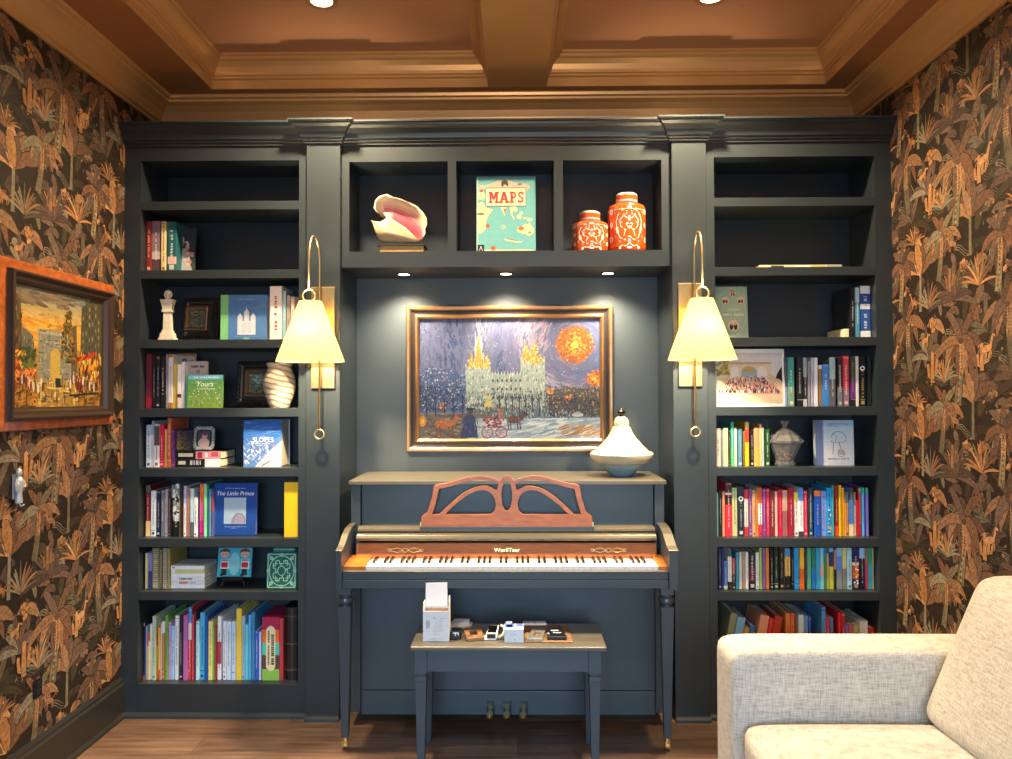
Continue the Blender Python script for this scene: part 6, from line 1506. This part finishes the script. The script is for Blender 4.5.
# beaded ornament on the piano
bead = mat('ivory_beads', 'a19c8c', .35, noise=.12, nscale=150, stretch=(1, 1, .05))
beadb = mat('pale_blue_beads', '7a96a2', .3, noise=.15, nscale=150, stretch=(1, 1, .05))
OX, OY = AX(621.5, 3.60, 440), 3.60; zb = LIDZ+.0206; s = OY/FPX
lathe_thing('beaded_ornament', 'ornament', 'ivory beaded bell-shaped ornament with dark finial on the piano lid', [
 ('skirt', beadb, [(r*s, (476.5-y)*s) for r, y in ((0, 476.5), (10.5, 476.5), (11.5, 475.5), (20, 465.5), (20.5, 464.8), (0, 464.8))], 48, .04),
 ('bowl', bead, [(r*s, (476.5-y)*s) for r, y in ((0, 464.8), (21, 464.8), (26.5, 462.5), (30, 458.5), (30.5, 454.8), (28.5, 452.6), (25, 452.0), (0, 452.0))], 64, .03),
 ('dome', bead, [(r*s, (476.5-y)*s) for r, y in ((0, 451.9), (25.8, 451.9), (20, 446), (14, 439), (10.5, 433.5), (8.3, 428), (7.2, 427.6), (0, 427.6))], 56, .035),
 ('cap', bead, [(r*s, (476.5-y)*s) for r, y in ((0, 427.5), (7.2, 427.5), (7.4, 424), (6.2, 420), (4, 418), (0, 418))], 40, .03),
 ('finial', mat('dark_bronze', '241d18', .3, metal=.6), [(r*s, (476.5-y)*s) for r, y in ((0, 418), (1.8, 418), (1.8, 416), (3.8, 414.5), (4.2, 412.8), (2.4, 411.5), (1.6, 410), (0, 409.3))], 16, None)], OX, OY, zb)
# lidded crystal jar with sweets
crys = mat('cut_crystal', 'ffffff', .06, trans=.93, ior=1.3)
JX, JY = AX(785, 3.57, 450), 3.57; s = JY/FPX; zb = SH[4]+.0006
jr = lathe_thing('candy_jar', 'jar', 'cut crystal lidded jar of sweets between upright books and pale blue book', [
 ('bowl', crys, [(r*s, (467.2-y)*s) for r, y in ((0, 467.2), (8.5, 467.2), (9, 465.5), (8, 463), (8.5, 459), (12, 450), (14.5, 444.5), (13.6, 444.5), (11, 450.5), (7.5, 460), (0, 462))], 20, .10),
 ('lid', crys, [(r*s, (467.2-y)*s) for r, y in ((0, 444.3), (15.3, 444.3), (15.5, 442), (12, 438), (7, 433), (2.6, 430), (2, 427.5), (3.6, 424.5), (3.8, 422.8), (0, 422.6))], 20, .12)], JX, JY, zb)
rr = random.Random(71)
for i in range(22):
    a, d = rr.uniform(0, 2*PI), .026*math.sqrt(rr.random()); zz = zb+(467.2-461)*s+.004+.006*(i//4)
    quick('sweet', mat('sweet_%d' % (i % 5), ['c8603a', 'a83a30', 'd8a048', 'c8b490', '7a3a28'][i % 5], .4), lambda b: b.sphere(JX+d*math.cos(a), JY+d*math.sin(a), zz, .006, .006, .0045, 8, 5), jr)
# conch shell on a stand
def conch():
    m = bpy.data.materials.new('conch'); m.use_nodes = True; nt = m.node_tree; b = nt.nodes['Principled BSDF']; N = nt.nodes.new; a = N('ShaderNodeAttribute'); a.attribute_name = 'Col'
    nt.links.new(a.outputs['Color'], b.inputs['Base Color']); b.inputs['Roughness'].default_value = .3; return m
CY_ = 3.58; s = CY_/FPX
CXs, zb = AX(401, CY_, 245), UZS+.0006
e = empty('conch_shell', (CXs, CY_, zb+.043), 'large cream and pink conch shell on a wooden stand', 'shell')
k = 11.68
def Q(u, v): p = at(360+u/k, 190+v/k, CY_); return (p.x, p.z)
zst = zb+.0365
mb = MB()
# body whorl: rings swept along the shell axis, knobbly shoulder and pointed spire
def whorl(pts, col_fn, ysq=.8, n=20):
    rings = len(pts); vs = []; fs = []; cs = []
    for i, (u, v, r_) in enumerate(pts):
        cx, cz = Q(u, v); a0 = pts[max(0, i-1)]; a1 = pts[min(rings-1, i+1)]
        tx, tz = a1[0]-a0[0], -(a1[1]-a0[1]); d = math.hypot(tx, tz) or 1; tx, tz = tx/d, tz/d; R_ = r_/k*s
        for j in range(n):
            q = 2*PI*j/n; kk = 1+(.10*max(0, math.cos(3*q)) if .15 < i/rings < .5 else .02*math.cos(7*q))
            vs.append((cx-tz*R_*kk*math.cos(q), CY_+R_*ysq*kk*math.sin(q), cz+tx*R_*kk*math.cos(q)))
    for i in range(rings-1):
        for j in range(n): mb.add([vs[i*n+j], vs[i*n+(j+1) % n], vs[(i+1)*n+(j+1) % n], vs[(i+1)*n+j]], [(0, 1, 2, 3)], 0, col_fn(i/rings, j/n))
    mb.add(vs[:n], [tuple(range(n))], 0, col_fn(0, 0)); mb.add(vs[-n:], [tuple(range(n))], 0, col_fn(1, 0))
rr = random.Random(81)
whorl([(132, 358, 3), (155, 374, 16), (182, 398, 38), (208, 418, 66), (236, 438, 104), (285, 456, 150), (350, 478, 138), (430, 500, 116), (510, 526, 92), (590, 556, 58), (650, 578, 36), (702, 590, 18)], lambda a, b: jit(mixc('b39a72', 'c9b898', .5+.5*math.sin(b*31+a*9)), 6, rr), .75)
# flared lip: a curled sheet, pale rim and deep pink throat
rim = [(300, 300), (215, 285), (178, 235), (190, 150), (245, 95), (330, 72), (400, 105), (490, 130), (590, 170), (680, 215), (745, 280), (790, 350), (795, 415), (770, 470), (778, 520), (740, 580), (705, 600)]
axis = [(300, 330), (292, 318), (288, 305), (292, 300), (305, 305), (335, 320), (375, 345), (420, 370), (465, 400), (515, 435), (560, 468), (610, 505), (650, 535), (675, 555), (690, 570), (697, 582), (700, 594)]
m_ = 8; nr = len(rim)
def lipP(i, t):
    u = axis[i][0]+(rim[i][0]-axis[i][0])*t; v = axis[i][1]+(rim[i][1]-axis[i][1])*t
    x, z = Q(u, v); dep = .022*math.sin(PI*min(1, t*.9))-.036*t**3
    return (x, CY_+dep-.010, z-.006*(1-t))
for i in range(nr-1):
    for j in range(m_):
        t = (j+.5)/m_; c = mixc('b02838', 'd85a68', min(1, t*2.2)) if t < .45 else mixc('dc6c78', 'e8d2b4', min(1, (t-.45)/.32))
        if i < 4: c = mixc(c, 'efe2c4', .75)
        elif i < 6: c = mixc(c, 'efd8c0', .3)
        p = [lipP(i, j/m_), lipP(i+1, j/m_), lipP(i+1, (j+1)/m_), lipP(i, (j+1)/m_)]; mb.add(p, [(0, 1, 2, 3)], 0, c)
        q = [(x, y+.008+.012*(1-tt_), z) for (x, y, z), tt_ in zip(p, (j/m_, j/m_, (j+1)/m_, (j+1)/m_))]; mb.add(q, [(3, 2, 1, 0)], 0, 'e0ceaa')
    a_, b_ = lipP(i, 1), lipP(i+1, 1); mb.add([a_, b_, (b_[0], b_[1]+.008, b_[2]), (a_[0], a_[1]+.008, a_[2])], [(0, 1, 2, 3)], 0, 'f4ead2')
o = mb.build('shell', conch(), e, fix=False)
bm = bmesh.new(); bm.from_mesh(o.data); bmesh.ops.remove_doubles(bm, verts=bm.verts[:], dist=.0004); bmesh.ops.recalc_face_normals(bm, faces=bm.faces[:]); bm.to_mesh(o.data); bm.free()
o.data.polygons.foreach_set('use_smooth', [True]*len(o.data.polygons))
st_ = empty('shell_stand', (CXs, CY_, zb), 'light wooden block stand with dark top plate under the conch shell', 'stand')
x0, x1 = AX(380, 3.54, 245), AX(423.5, 3.54, 245)
quick('block', mat('oak_block', 'c29a58', .5, noise=.12, nscale=40, stretch=(1, 1, 8)), lambda b: b.box(x0, x1, 3.54, 3.64, zb, zb+.0335), st_, bevel=.001)
quick('plate', mat('dark_plate', '3a3230', .4), lambda b: b.box(x0-.011, x1+.008, 3.53, 3.65, zb+.0337, zb+.0375), st_)
# orange ginger jars
def jar(label, cx, Y, hw, ybase, yshould, ylid0, ylidtop, lidw, seed):
    s = Y/FPX; x = AX(cx, Y, ybase); zb = UZS+.0006; H = (250.8-yshould)*s+.0; Rr = hw*s
    e = empty('ginger_jar', (x, Y, zb), label, 'jar', None)
    mb = MB(); prof = [(0, 0), (Rr*.92, 0), (Rr*.96, .006), (Rr, .02), (Rr, H*.86), (Rr*.985, H*.92), (Rr*.93, H*.965), (Rr*.82, H*.99), (lidw*s*.8, H), (lidw*s*.8, H+.006), (0, H+.006)]
    mb.lathe(prof, 0, 0, 0, 40, c='c9521c')
    fn = lambda u, v, e_: ((Rr+.0003+e_)*math.sin(u/Rr), -(Rr+.0003+e_)*math.cos(u/Rr), v)
    A = Art(mb, 0, 4e-6, fn=fn); rr = random.Random(seed); wt, bl = 'e8dfd4', '8a9cac'
    def sc(u, v, r_, a0, a1, w): A.ring(u, v, r_, w, wt, 12, a0, a1)
    for rep in range(6):
        c0 = rep*2*PI*Rr/6*1.0
        if rep % 2 == 0:
            kx = Rr*1.0; ky = H
            for f in (-1, 1):
                def L(pts, w): A.line([(c0+f*p[0]*kx, p[1]*ky) for p in pts], w, wt)
                L([(0, .5), (.22, .42), (.45, .5), (.5, .62), (.3, .72), (.12, .66)], .004); L([(.1, .8), (.35, .84), (.6, .74), (.72, .6), (.66, .48)], .004); L([(0, .3), (.25, .22), (.5, .28), (.62, .4)], .0045)
                L([(0, .16), (.2, .1), (.42, .12), (.5, .06)], .004); L([(.2, .42), (.3, .3)], .003)
                for (u, v, r_) in ((.66, .46, .09), (.5, .63, .06), (.62, .4, .08), (.3, .73, .06), (.5, .07, .07), (.36, .86, .05)): A.ell(c0+f*u*kx, v*ky, r_*kx, r_*kx*1.2, wt if r_ > .06 else bl, 9)
                for (u, v) in ((.15, .75), (.4, .58), (.5, .2), (.8, .8), (.75, .3)): A.ell(c0+f*u*kx, v*ky, .05*kx, .07*kx, bl, 8)
            A.poly([(c0, .44*ky), (c0+.2*kx, .54*ky), (c0+.1*kx, .58*ky), (c0, .54*ky), (c0-.1*kx, .58*ky), (c0-.2*kx, .54*ky)], wt); A.ell(c0, .66*ky, .1*kx, .06*ky, bl, 10); A.ell(c0, .88*ky, .12*kx, .03*ky, wt, 10); A.ell(c0, .2*ky, .09*kx, .05*ky, bl, 10); A.ell(c0, .07*ky, .14*kx, .025*ky, wt, 10)
        else:
            for v in (.25, .55, .82): A.ell(c0, v*H, .12*Rr, .06*H, wt, 12); A.ell(c0, v*H, .06*Rr, .035*H, bl, 10)
    A.rect(-PI*Rr*.999, H*.855, PI*Rr*.999, H*.862, wt) if False else None
    for i in range(40):
        u0 = -PI*Rr+i*2*PI*Rr/40; A.rect(u0, H*.845, u0+2*PI*Rr/40, H*.855, wt)
    glaze = art_mat('orange_glaze', rough=.2, noise=.05, nscale=60, coat=.4)
    mb.build('body', glaze, e, local=True, fix=False, smooth=False)
    lw = lidw*s; l0 = H+.0062; l1 = (250.8-ylidtop)*s
    mb = MB(); mb.lathe([(0, l0), (lw*.95, l0), (lw, l0+.005)], 0, 0, 0, 32, c='8a93a0')
    mb.lathe([(lw, l0+.005), (lw, l0+(l1-l0)*.3)], 0, 0, 0, 32, c='9aa0a6'); mb.lathe([(lw, l0+(l1-l0)*.3), (lw, l0+(l1-l0)*.74)], 0, 0, 0, 32, c='c9521c'); mb.lathe([(lw, l0+(l1-l0)*.74), (lw*.98, l0+(l1-l0)*.9), (lw*.9, l1), (0, l1+.002)], 0, 0, 0, 32, c='a0a4a8')
    mb.build('lid', glaze, e, local=True, fix=False)
    return e
jar('shorter orange and white ginger jar at the front of its cubby', 590.0, 3.585, 18.3, 251, 220.5, 219, 209.5, 10.5, 91)
jar('taller orange and white ginger jar beside the shorter one', 626.8, 3.605, 18.8, 251, 202, 200.5, 190.8, 11, 92)

# ---------------------------------------------------------------- things on the bench
ZB_ = BZ+.0006
def bq(px, py): p = on_z(px, py, BZ); return p
def obj_box(name, x0, x1, y0, y1, z0, z1, base, draw, parent, m=None, bev=0):
    mb = MB(); mb.box(x0, x1, y0, y1, z0, z1, c=base)
    if draw: draw(mb)
    return mb.build(name, m or matt_cover, parent, fix=False)
# open white carton
p = bq(423, 641.5); q = bq(449, 641.3); x0, x1, y0 = p.x, q.x, min(p.y, q.y); hh = AZ(611.5, y0)-BZ; yd = y0+.075
e = empty('open_carton', ((x0+x1)/2, y0+.04, ZB_), 'tall open white carton with raised flap on the piano bench', 'box')
def front(mb):
    A = Art(mb, y0-.0002, 1e-5, u0=x0, v0=ZB_); w = x1-x0; rr = random.Random(101)
    for i in range(9): A.words(.42*w, (.62-.035*i)*hh, rr.uniform(.6, .82)*w, .012*hh, '8f9cae', rr)
    A.rect(.14*w, .42*hh, .17*w, .72*hh, '7a8698'); A.rect(.2*w, .5*hh, .23*w, .66*hh, '8f9cae'); A.rect(.22*w, .44*hh, .26*w, .72*hh, 'a8b2c0'); A.ring(.44*w, .78*hh, .035*w, .001, '6a7688', 8); A.words(.68*w, .78*hh, .88*w, .03*hh, '7a8698', rr); A.words(.68*w, .68*hh, .86*w, .02*hh, '8f9cae', rr)
    A.words(.4*w, .24*hh, .64*w, .016*hh, '7a8698', rr); A.words(.24*w, .09*hh, .82*w, .02*hh, '8f9cae', rr)
t_ = .0018
mbx = MB(); 
for (a, b_, c, d) in ((x0, x1, y0, y0+t_), (x0, x1, yd-t_, yd), (x0, x0+t_, y0+t_, yd-t_), (x1-t_, x1, y0+t_, yd-t_)): mbx.box(a, b_, c, d, ZB_, ZB_+hh, c='e4e8ee')
mbx.box(x0+t_, x1-t_, y0+t_, yd-t_, ZB_, ZB_+t_, c='e4e8ee'); front(mbx); mbx.build('carton_body', matt_cover, e, fix=False)
zt = ZB_+hh; ztf = AZ(583.5, yd)
quick('flap', white_m, lambda b: b.hexa([(x0+.001, yd-t_, zt), (x1-.012, yd-t_, zt), (x1-.012, yd, zt), (x0+.001, yd, zt)], [(x0+.002, yd+.006, ztf), (x1-.014, yd+.006, ztf+.003), (x1-.014, yd+.008, ztf+.003), (x0+.002, yd+.008, ztf)]), e)
quick('side_flap', white_m, lambda b: b.prism([(y0+.004, zt), (yd-.004, zt), (yd-.008, zt+.045), (y0+.035, zt+.055), (y0+.012, zt+.035)], 'x', x1-t_, x1), e)
quick('side_flap', white_m, lambda b: b.prism([(y0+.004, zt), (yd-.004, zt), (yd-.012, zt+.03), (y0+.012, zt+.03)], 'x', x0, x0+t_), e)
quick('insert', mat('brown_card', '5a4030', .7), lambda b: b.box(x0+.004, x1-.004, y0+.003, yd-.003, ZB_+hh*.9, ZB_+hh*.93), e)
# folded paper behind
pts = [bq(448, 627.5), bq(456, 630.5), bq(471, 627), bq(473, 622.5), bq(452, 621)]
pp = empty('folded_paper', (pts[1].x, pts[1].y, ZB_), 'small folded white paper behind the open carton', 'paper')
quick('sheet', white_m, lambda b: b.prism([(q.x, q.y) for q in pts], 'z', ZB_, ZB_+.0012), pp); quick('fold', white_m, lambda b: b.hexa([(pts[0].x+.01, pts[0].y+.01, ZB_+.0013), (pts[2].x-.01, pts[2].y+.01, ZB_+.0013), (pts[3].x-.012, pts[3].y-.005, ZB_+.0013), (pts[4].x+.01, pts[4].y-.01, ZB_+.0013)], [(pts[0].x+.01, pts[0].y+.01, ZB_+.0025), (pts[2].x-.01, pts[2].y+.01, ZB_+.0025), (pts[3].x-.014, pts[3].y-.004, ZB_+.016), (pts[4].x+.01, pts[4].y-.008, ZB_+.013)]), pp)
# black charger
a, b_ = bq(450.4, 639.8), bq(461.2, 639.5); y0 = a.y; hz = AZ(631.5, y0)-BZ
e = empty('charger', ((a.x+b_.x)/2, y0+.03, ZB_), 'black cube charger beside the open carton', 'charger', rot=None)
quick('body', black_m, lambda b: b.box(a.x, b_.x, y0, y0+.055, ZB_, ZB_+hz), e, bevel=.004)
quick('logo_mark', mat('white_print', 'dfe2e6', .5), lambda b: (b.box(a.x+.010, b_.x-.010, y0-.0006, y0-.0001, ZB_+hz*.72, ZB_+hz*.86), b.box(a.x+.018, a.x+.022, y0-.0006, y0-.0001, ZB_+hz*.45, ZB_+hz*.72), b.box(a.x+.030, a.x+.034, y0-.0006, y0-.0001, ZB_+hz*.5, ZB_+hz*.72)), e)
# square ring frames
def ringframe(name, label, c4, hole, th, m, lift=0.0, tilt=0, inner=None):
    P = [bq(*p) for p in c4]; cx = sum(p.x for p in P)/4; cy = sum(p.y for p in P)/4
    e = empty(name, (cx, cy, ZB_+lift), label, 'frame')
    b = MB(); zt = ZB_+lift+th
    def at_(p, f, z): return (cx+(p.x-cx)*f, cy+(p.y-cy)*f, z+tilt*(p.y-cy))
    vs = [at_(p, 1, ZB_+lift) for p in P]+[at_(p, .98, zt) for p in P]+[at_(p, hole, zt) for p in P]+[at_(p, hole*.95, ZB_+lift) for p in P]
    fs = []
    for i in range(4):
        k_ = (i+1) % 4; fs += [(i, k_, 4+k_, 4+i), (4+i, 4+k_, 8+k_, 8+i), (8+i, 8+k_, 12+k_, 12+i), (12+i, 12+k_, k_, i)]
    b.add(vs, fs); b.build('rim', m, e, bevel=.0015)
    return e, cx, cy
woodf = mat('burnt_wood', '7c5d42', .5, noise=.3, nscale=60)
e, cx, cy = ringframe('square_frame', 'small brown wooden square frame between the charger and the white gadget', [(466.5, 642), (484.5, 640.5), (480, 628.5), (463, 631)], .42, .012, woodf)
quick('underside_plate', black_m, lambda b: b.box(cx-.014, cx+.014, cy-.016, cy+.016, ZB_, ZB_+.002), e)
# white gadget with glossy black screen and strap
a, b_ = bq(485.5, 640.5), bq(497, 641); y0 = a.y
e = empty('wrist_gadget', ((a.x+b_.x)/2, y0+.03, ZB_), 'white gadget with black screen and looped strap beside a small box', 'gadget')
quick('stand', white_m, lambda b: (b.box(a.x-.006, b_.x-.004, y0, y0+.05, ZB_, ZB_+.006), b.hexa([(a.x, y0+.002, ZB_+.006), (b_.x, y0+.002, ZB_+.006), (b_.x, y0+.05, ZB_+.006), (a.x, y0+.05, ZB_+.006)], [(a.x+.002, y0+.008, ZB_+.026), (b_.x, y0+.008, ZB_+.025), (b_.x+.008, y0+.05, ZB_+.046), (a.x+.016, y0+.05, ZB_+.047)])), e, bevel=.003)
quick('screen', mat('gloss_black', '08090b', .1), lambda b: b.hexa([(a.x+.007, y0+.0115, ZB_+.0272), (b_.x-.004, y0+.0115, ZB_+.0265), (b_.x+.002, y0+.044, ZB_+.0432), (a.x+.014, y0+.044, ZB_+.0440)], [(a.x+.007, y0+.0105, ZB_+.0298), (b_.x-.004, y0+.0105, ZB_+.0290), (b_.x+.002, y0+.043, ZB_+.0465), (a.x+.014, y0+.043, ZB_+.0473)]), e)
quick('window', black_m, lambda b: b.box(a.x+.006, b_.x-.006, y0+.0005, y0+.006, ZB_+.008, ZB_+.024), e)
quick('strap', mat('cream_strap', 'ddd2bf', .5), lambda b: b.tube([(b_.x+.005, y0+.012, ZB_+.006), (b_.x+.022, y0+.012, ZB_+.018), (b_.x+.030, y0+.02, ZB_+.034), (b_.x+.026, y0+.03, ZB_+.046), (b_.x+.014, y0+.035, ZB_+.050)], .005, 8), e, smooth=True)
# small white and blue box
a, b_ = bq(504.5, 642.8), bq(523.6, 643); y0 = a.y; hz = AZ(629.5, y0)-BZ
def wb(mb):
    A = Art(mb, y0-.0002, 1e-5, u0=a.x, v0=ZB_); w = b_.x-a.x; rr = random.Random(7); A.words(.3*w, .6*hz, .7*w, .06*hz, 'a8bcd4', rr); A.rect(.5*w, .18*hz, .56*w, .24*hz, '3a4a60')
    for (u0, u1, v0, v1, c) in ((.02, .5, .25, .98, '4f68c0'), (.6, .98, .45, .98, '5a78cc'), (.1, .4, .4, .8, '8fa4e0')): mb.add([(a.x+u0*w, y0+v0*.075, ZB_+hz+.0003), (a.x+u1*w, y0+v0*.075, ZB_+hz+.0003), (a.x+u1*w, y0+v1*.075, ZB_+hz+.0003), (a.x+u0*w, y0+v1*.075, ZB_+hz+.0003)], [(0, 1, 2, 3)], 0, c)
e = empty('small_box', ((a.x+b_.x)/2, y0+.04, ZB_), 'small white box with blue patches on its lid, middle of the bench', 'box')
obj_box('carton_body', a.x, b_.x, y0, y0+.075, ZB_, ZB_+hz, 'dfe8f2', wb, e)
quick('tuck_flap', white_m, lambda b: b.box(a.x+.004, a.x+.03, y0+.0765, y0+.078, ZB_, ZB_+hz+.008), e)
# cork board with frame and black lid
P = [bq(525.5, 642.6), bq(573.5, 643.2), bq(567, 626), bq(524.5, 626.2)]
e = empty('cork_mat', (sum(p.x for p in P)/4, sum(p.y for p in P)/4, ZB_), 'mottled brown card mat under the grey frame and black case', 'mat')
quick('sheet', mat('mottled_cork', '7c5c3c', .7, noise=.45, nscale=45), lambda b: b.prism([(p.x, p.y) for p in P], 'z', ZB_, ZB_+.003), e)
ringframe('square_frame', 'flat grey square frame lying on the mottled brown mat', [(527, 641.8), (542.5, 642.5), (546, 632.2), (532.5, 631.5)], .42, .010, mat('grey_metal', '8a8884', .35, metal=.5), lift=.0036)
P = [bq(547.5, 641.2), bq(567, 641.2), bq(561.5, 631.5), bq(547, 632)]
e = empty('black_case', (sum(p.x for p in P)/4, sum(p.y for p in P)/4, ZB_+.0036), 'flat black case with white marks on the mottled brown mat', 'case')
quick('shell', black_m, lambda b: b.prism([(p.x, p.y) for p in P], 'z', ZB_+.0036, ZB_+.018), e, bevel=.003)
cx, cy = e.location.x, e.location.y
quick('mark', mat('white_print', 'dfe2e6', .5), lambda b: (b.box(cx-.02, cx+.012, cy+.012, cy+.024, ZB_+.0181, ZB_+.0186), b.box(cx-.012, cx+.022, cy-.016, cy-.008, ZB_+.0181, ZB_+.0186), b.box(cx-.034, cx-.027, cy-.03, cy-.016, ZB_+.0181, ZB_+.0186)), e)
P = [bq(522.5, 625.6), bq(546.5, 625.6), bq(545.5, 622.8), bq(523, 622.8)]
sl = empty('white_sleeve', (P[0].x, P[0].y, ZB_), 'narrow white card sleeve at the rear of the bench', 'card')
quick('sleeve', white_m, lambda b: b.prism([(p.x, p.y) for p in P], 'z', ZB_, ZB_+.008), sl, bevel=.001); quick('tab', mat('grey_tab', '9aa4b0', .5), lambda b: b.box(P[0].x+.045, P[0].x+.06, P[0].y-.0006, P[0].y+.02, ZB_+.0081, ZB_+.0105), sl)

# ---------------------------------------------------------------- side wall bits
p = on_x(18.5, 485, XL+.02)
e = empty('wall_figurine', (XL+.0045, p.y, p.z), 'small silver white figurine hook on the wallpaper below the street painting', 'ornament')
silver = mat('silver_white', 'c9ccd0', .25, metal=.5)
def fig(b):
    x, y, z = XL+.022, p.y, p.z
    b.lathe([(0, -.065), (.012, -.065), (.013, -.055), (.010, -.03), (.014, -.01), (.016, .012), (.012, .026), (.006, .03), (.007, .034), (.011, .042), (.010, .054), (.005, .06), (0, .061)], x, y, z, 14)
    b.tube([(x, y-.012, z+.02), (x+.006, y-.026, z), (x+.004, y-.020, z-.02)], .0045, 6); b.tube([(x, y+.012, z+.02), (x+.008, y+.022, z+.004), (x+.012, y+.012, z-.01)], .0045, 6); b.box(XL+.0045, XL+.010, y-.012, y+.012, z-.05, z+.04)
quick('body', silver, fig, e, smooth=True, auto=45)
quick('hook', silver, lambda b: b.tube([(XL+.02, p.y, p.z-.06), (XL+.03, p.y, p.z-.078), (XL+.042, p.y, p.z-.07)], .003, 6), e, smooth=True)
p2 = on_x(38.5, 688, XL+.01)
e = empty('wall_outlet', (XL+.0045, p2.y, p2.z), 'black electrical outlet low on the wallpapered wall', 'outlet')
quick('plate', black_m, lambda b: b.box(XL+.0045, XL+.010, p2.y-.024, p2.y+.024, p2.z-.034, p2.z+.034), e, bevel=.002)
for dz in (.024, -.024): quick('socket', mat('socket_face', '1a1a1c', .5), lambda b: b.box(XL+.010, XL+.012, p2.y-.013, p2.y+.013, p2.z+dz*.6-.010, p2.z+dz*.6+.010), e, bevel=.002)

for o in list(bpy.data.objects):
    for k_ in ('_w', '_h'):
        if k_ in o: del o[k_]

# ---------------------------------------------------------------- view
sc.view_settings.view_transform = 'Standard'; sc.view_settings.look = 'None'; sc.view_settings.gamma = 1; sc.view_settings.use_curve_mapping = False
sc.view_settings.exposure = EXPO
sc.cycles.use_denoising = True
sc.cycles.max_bounces = 8; sc.cycles.diffuse_bounces = 4; sc.cycles.transmission_bounces = 8
sc.cycles.sample_clamp_indirect = 4
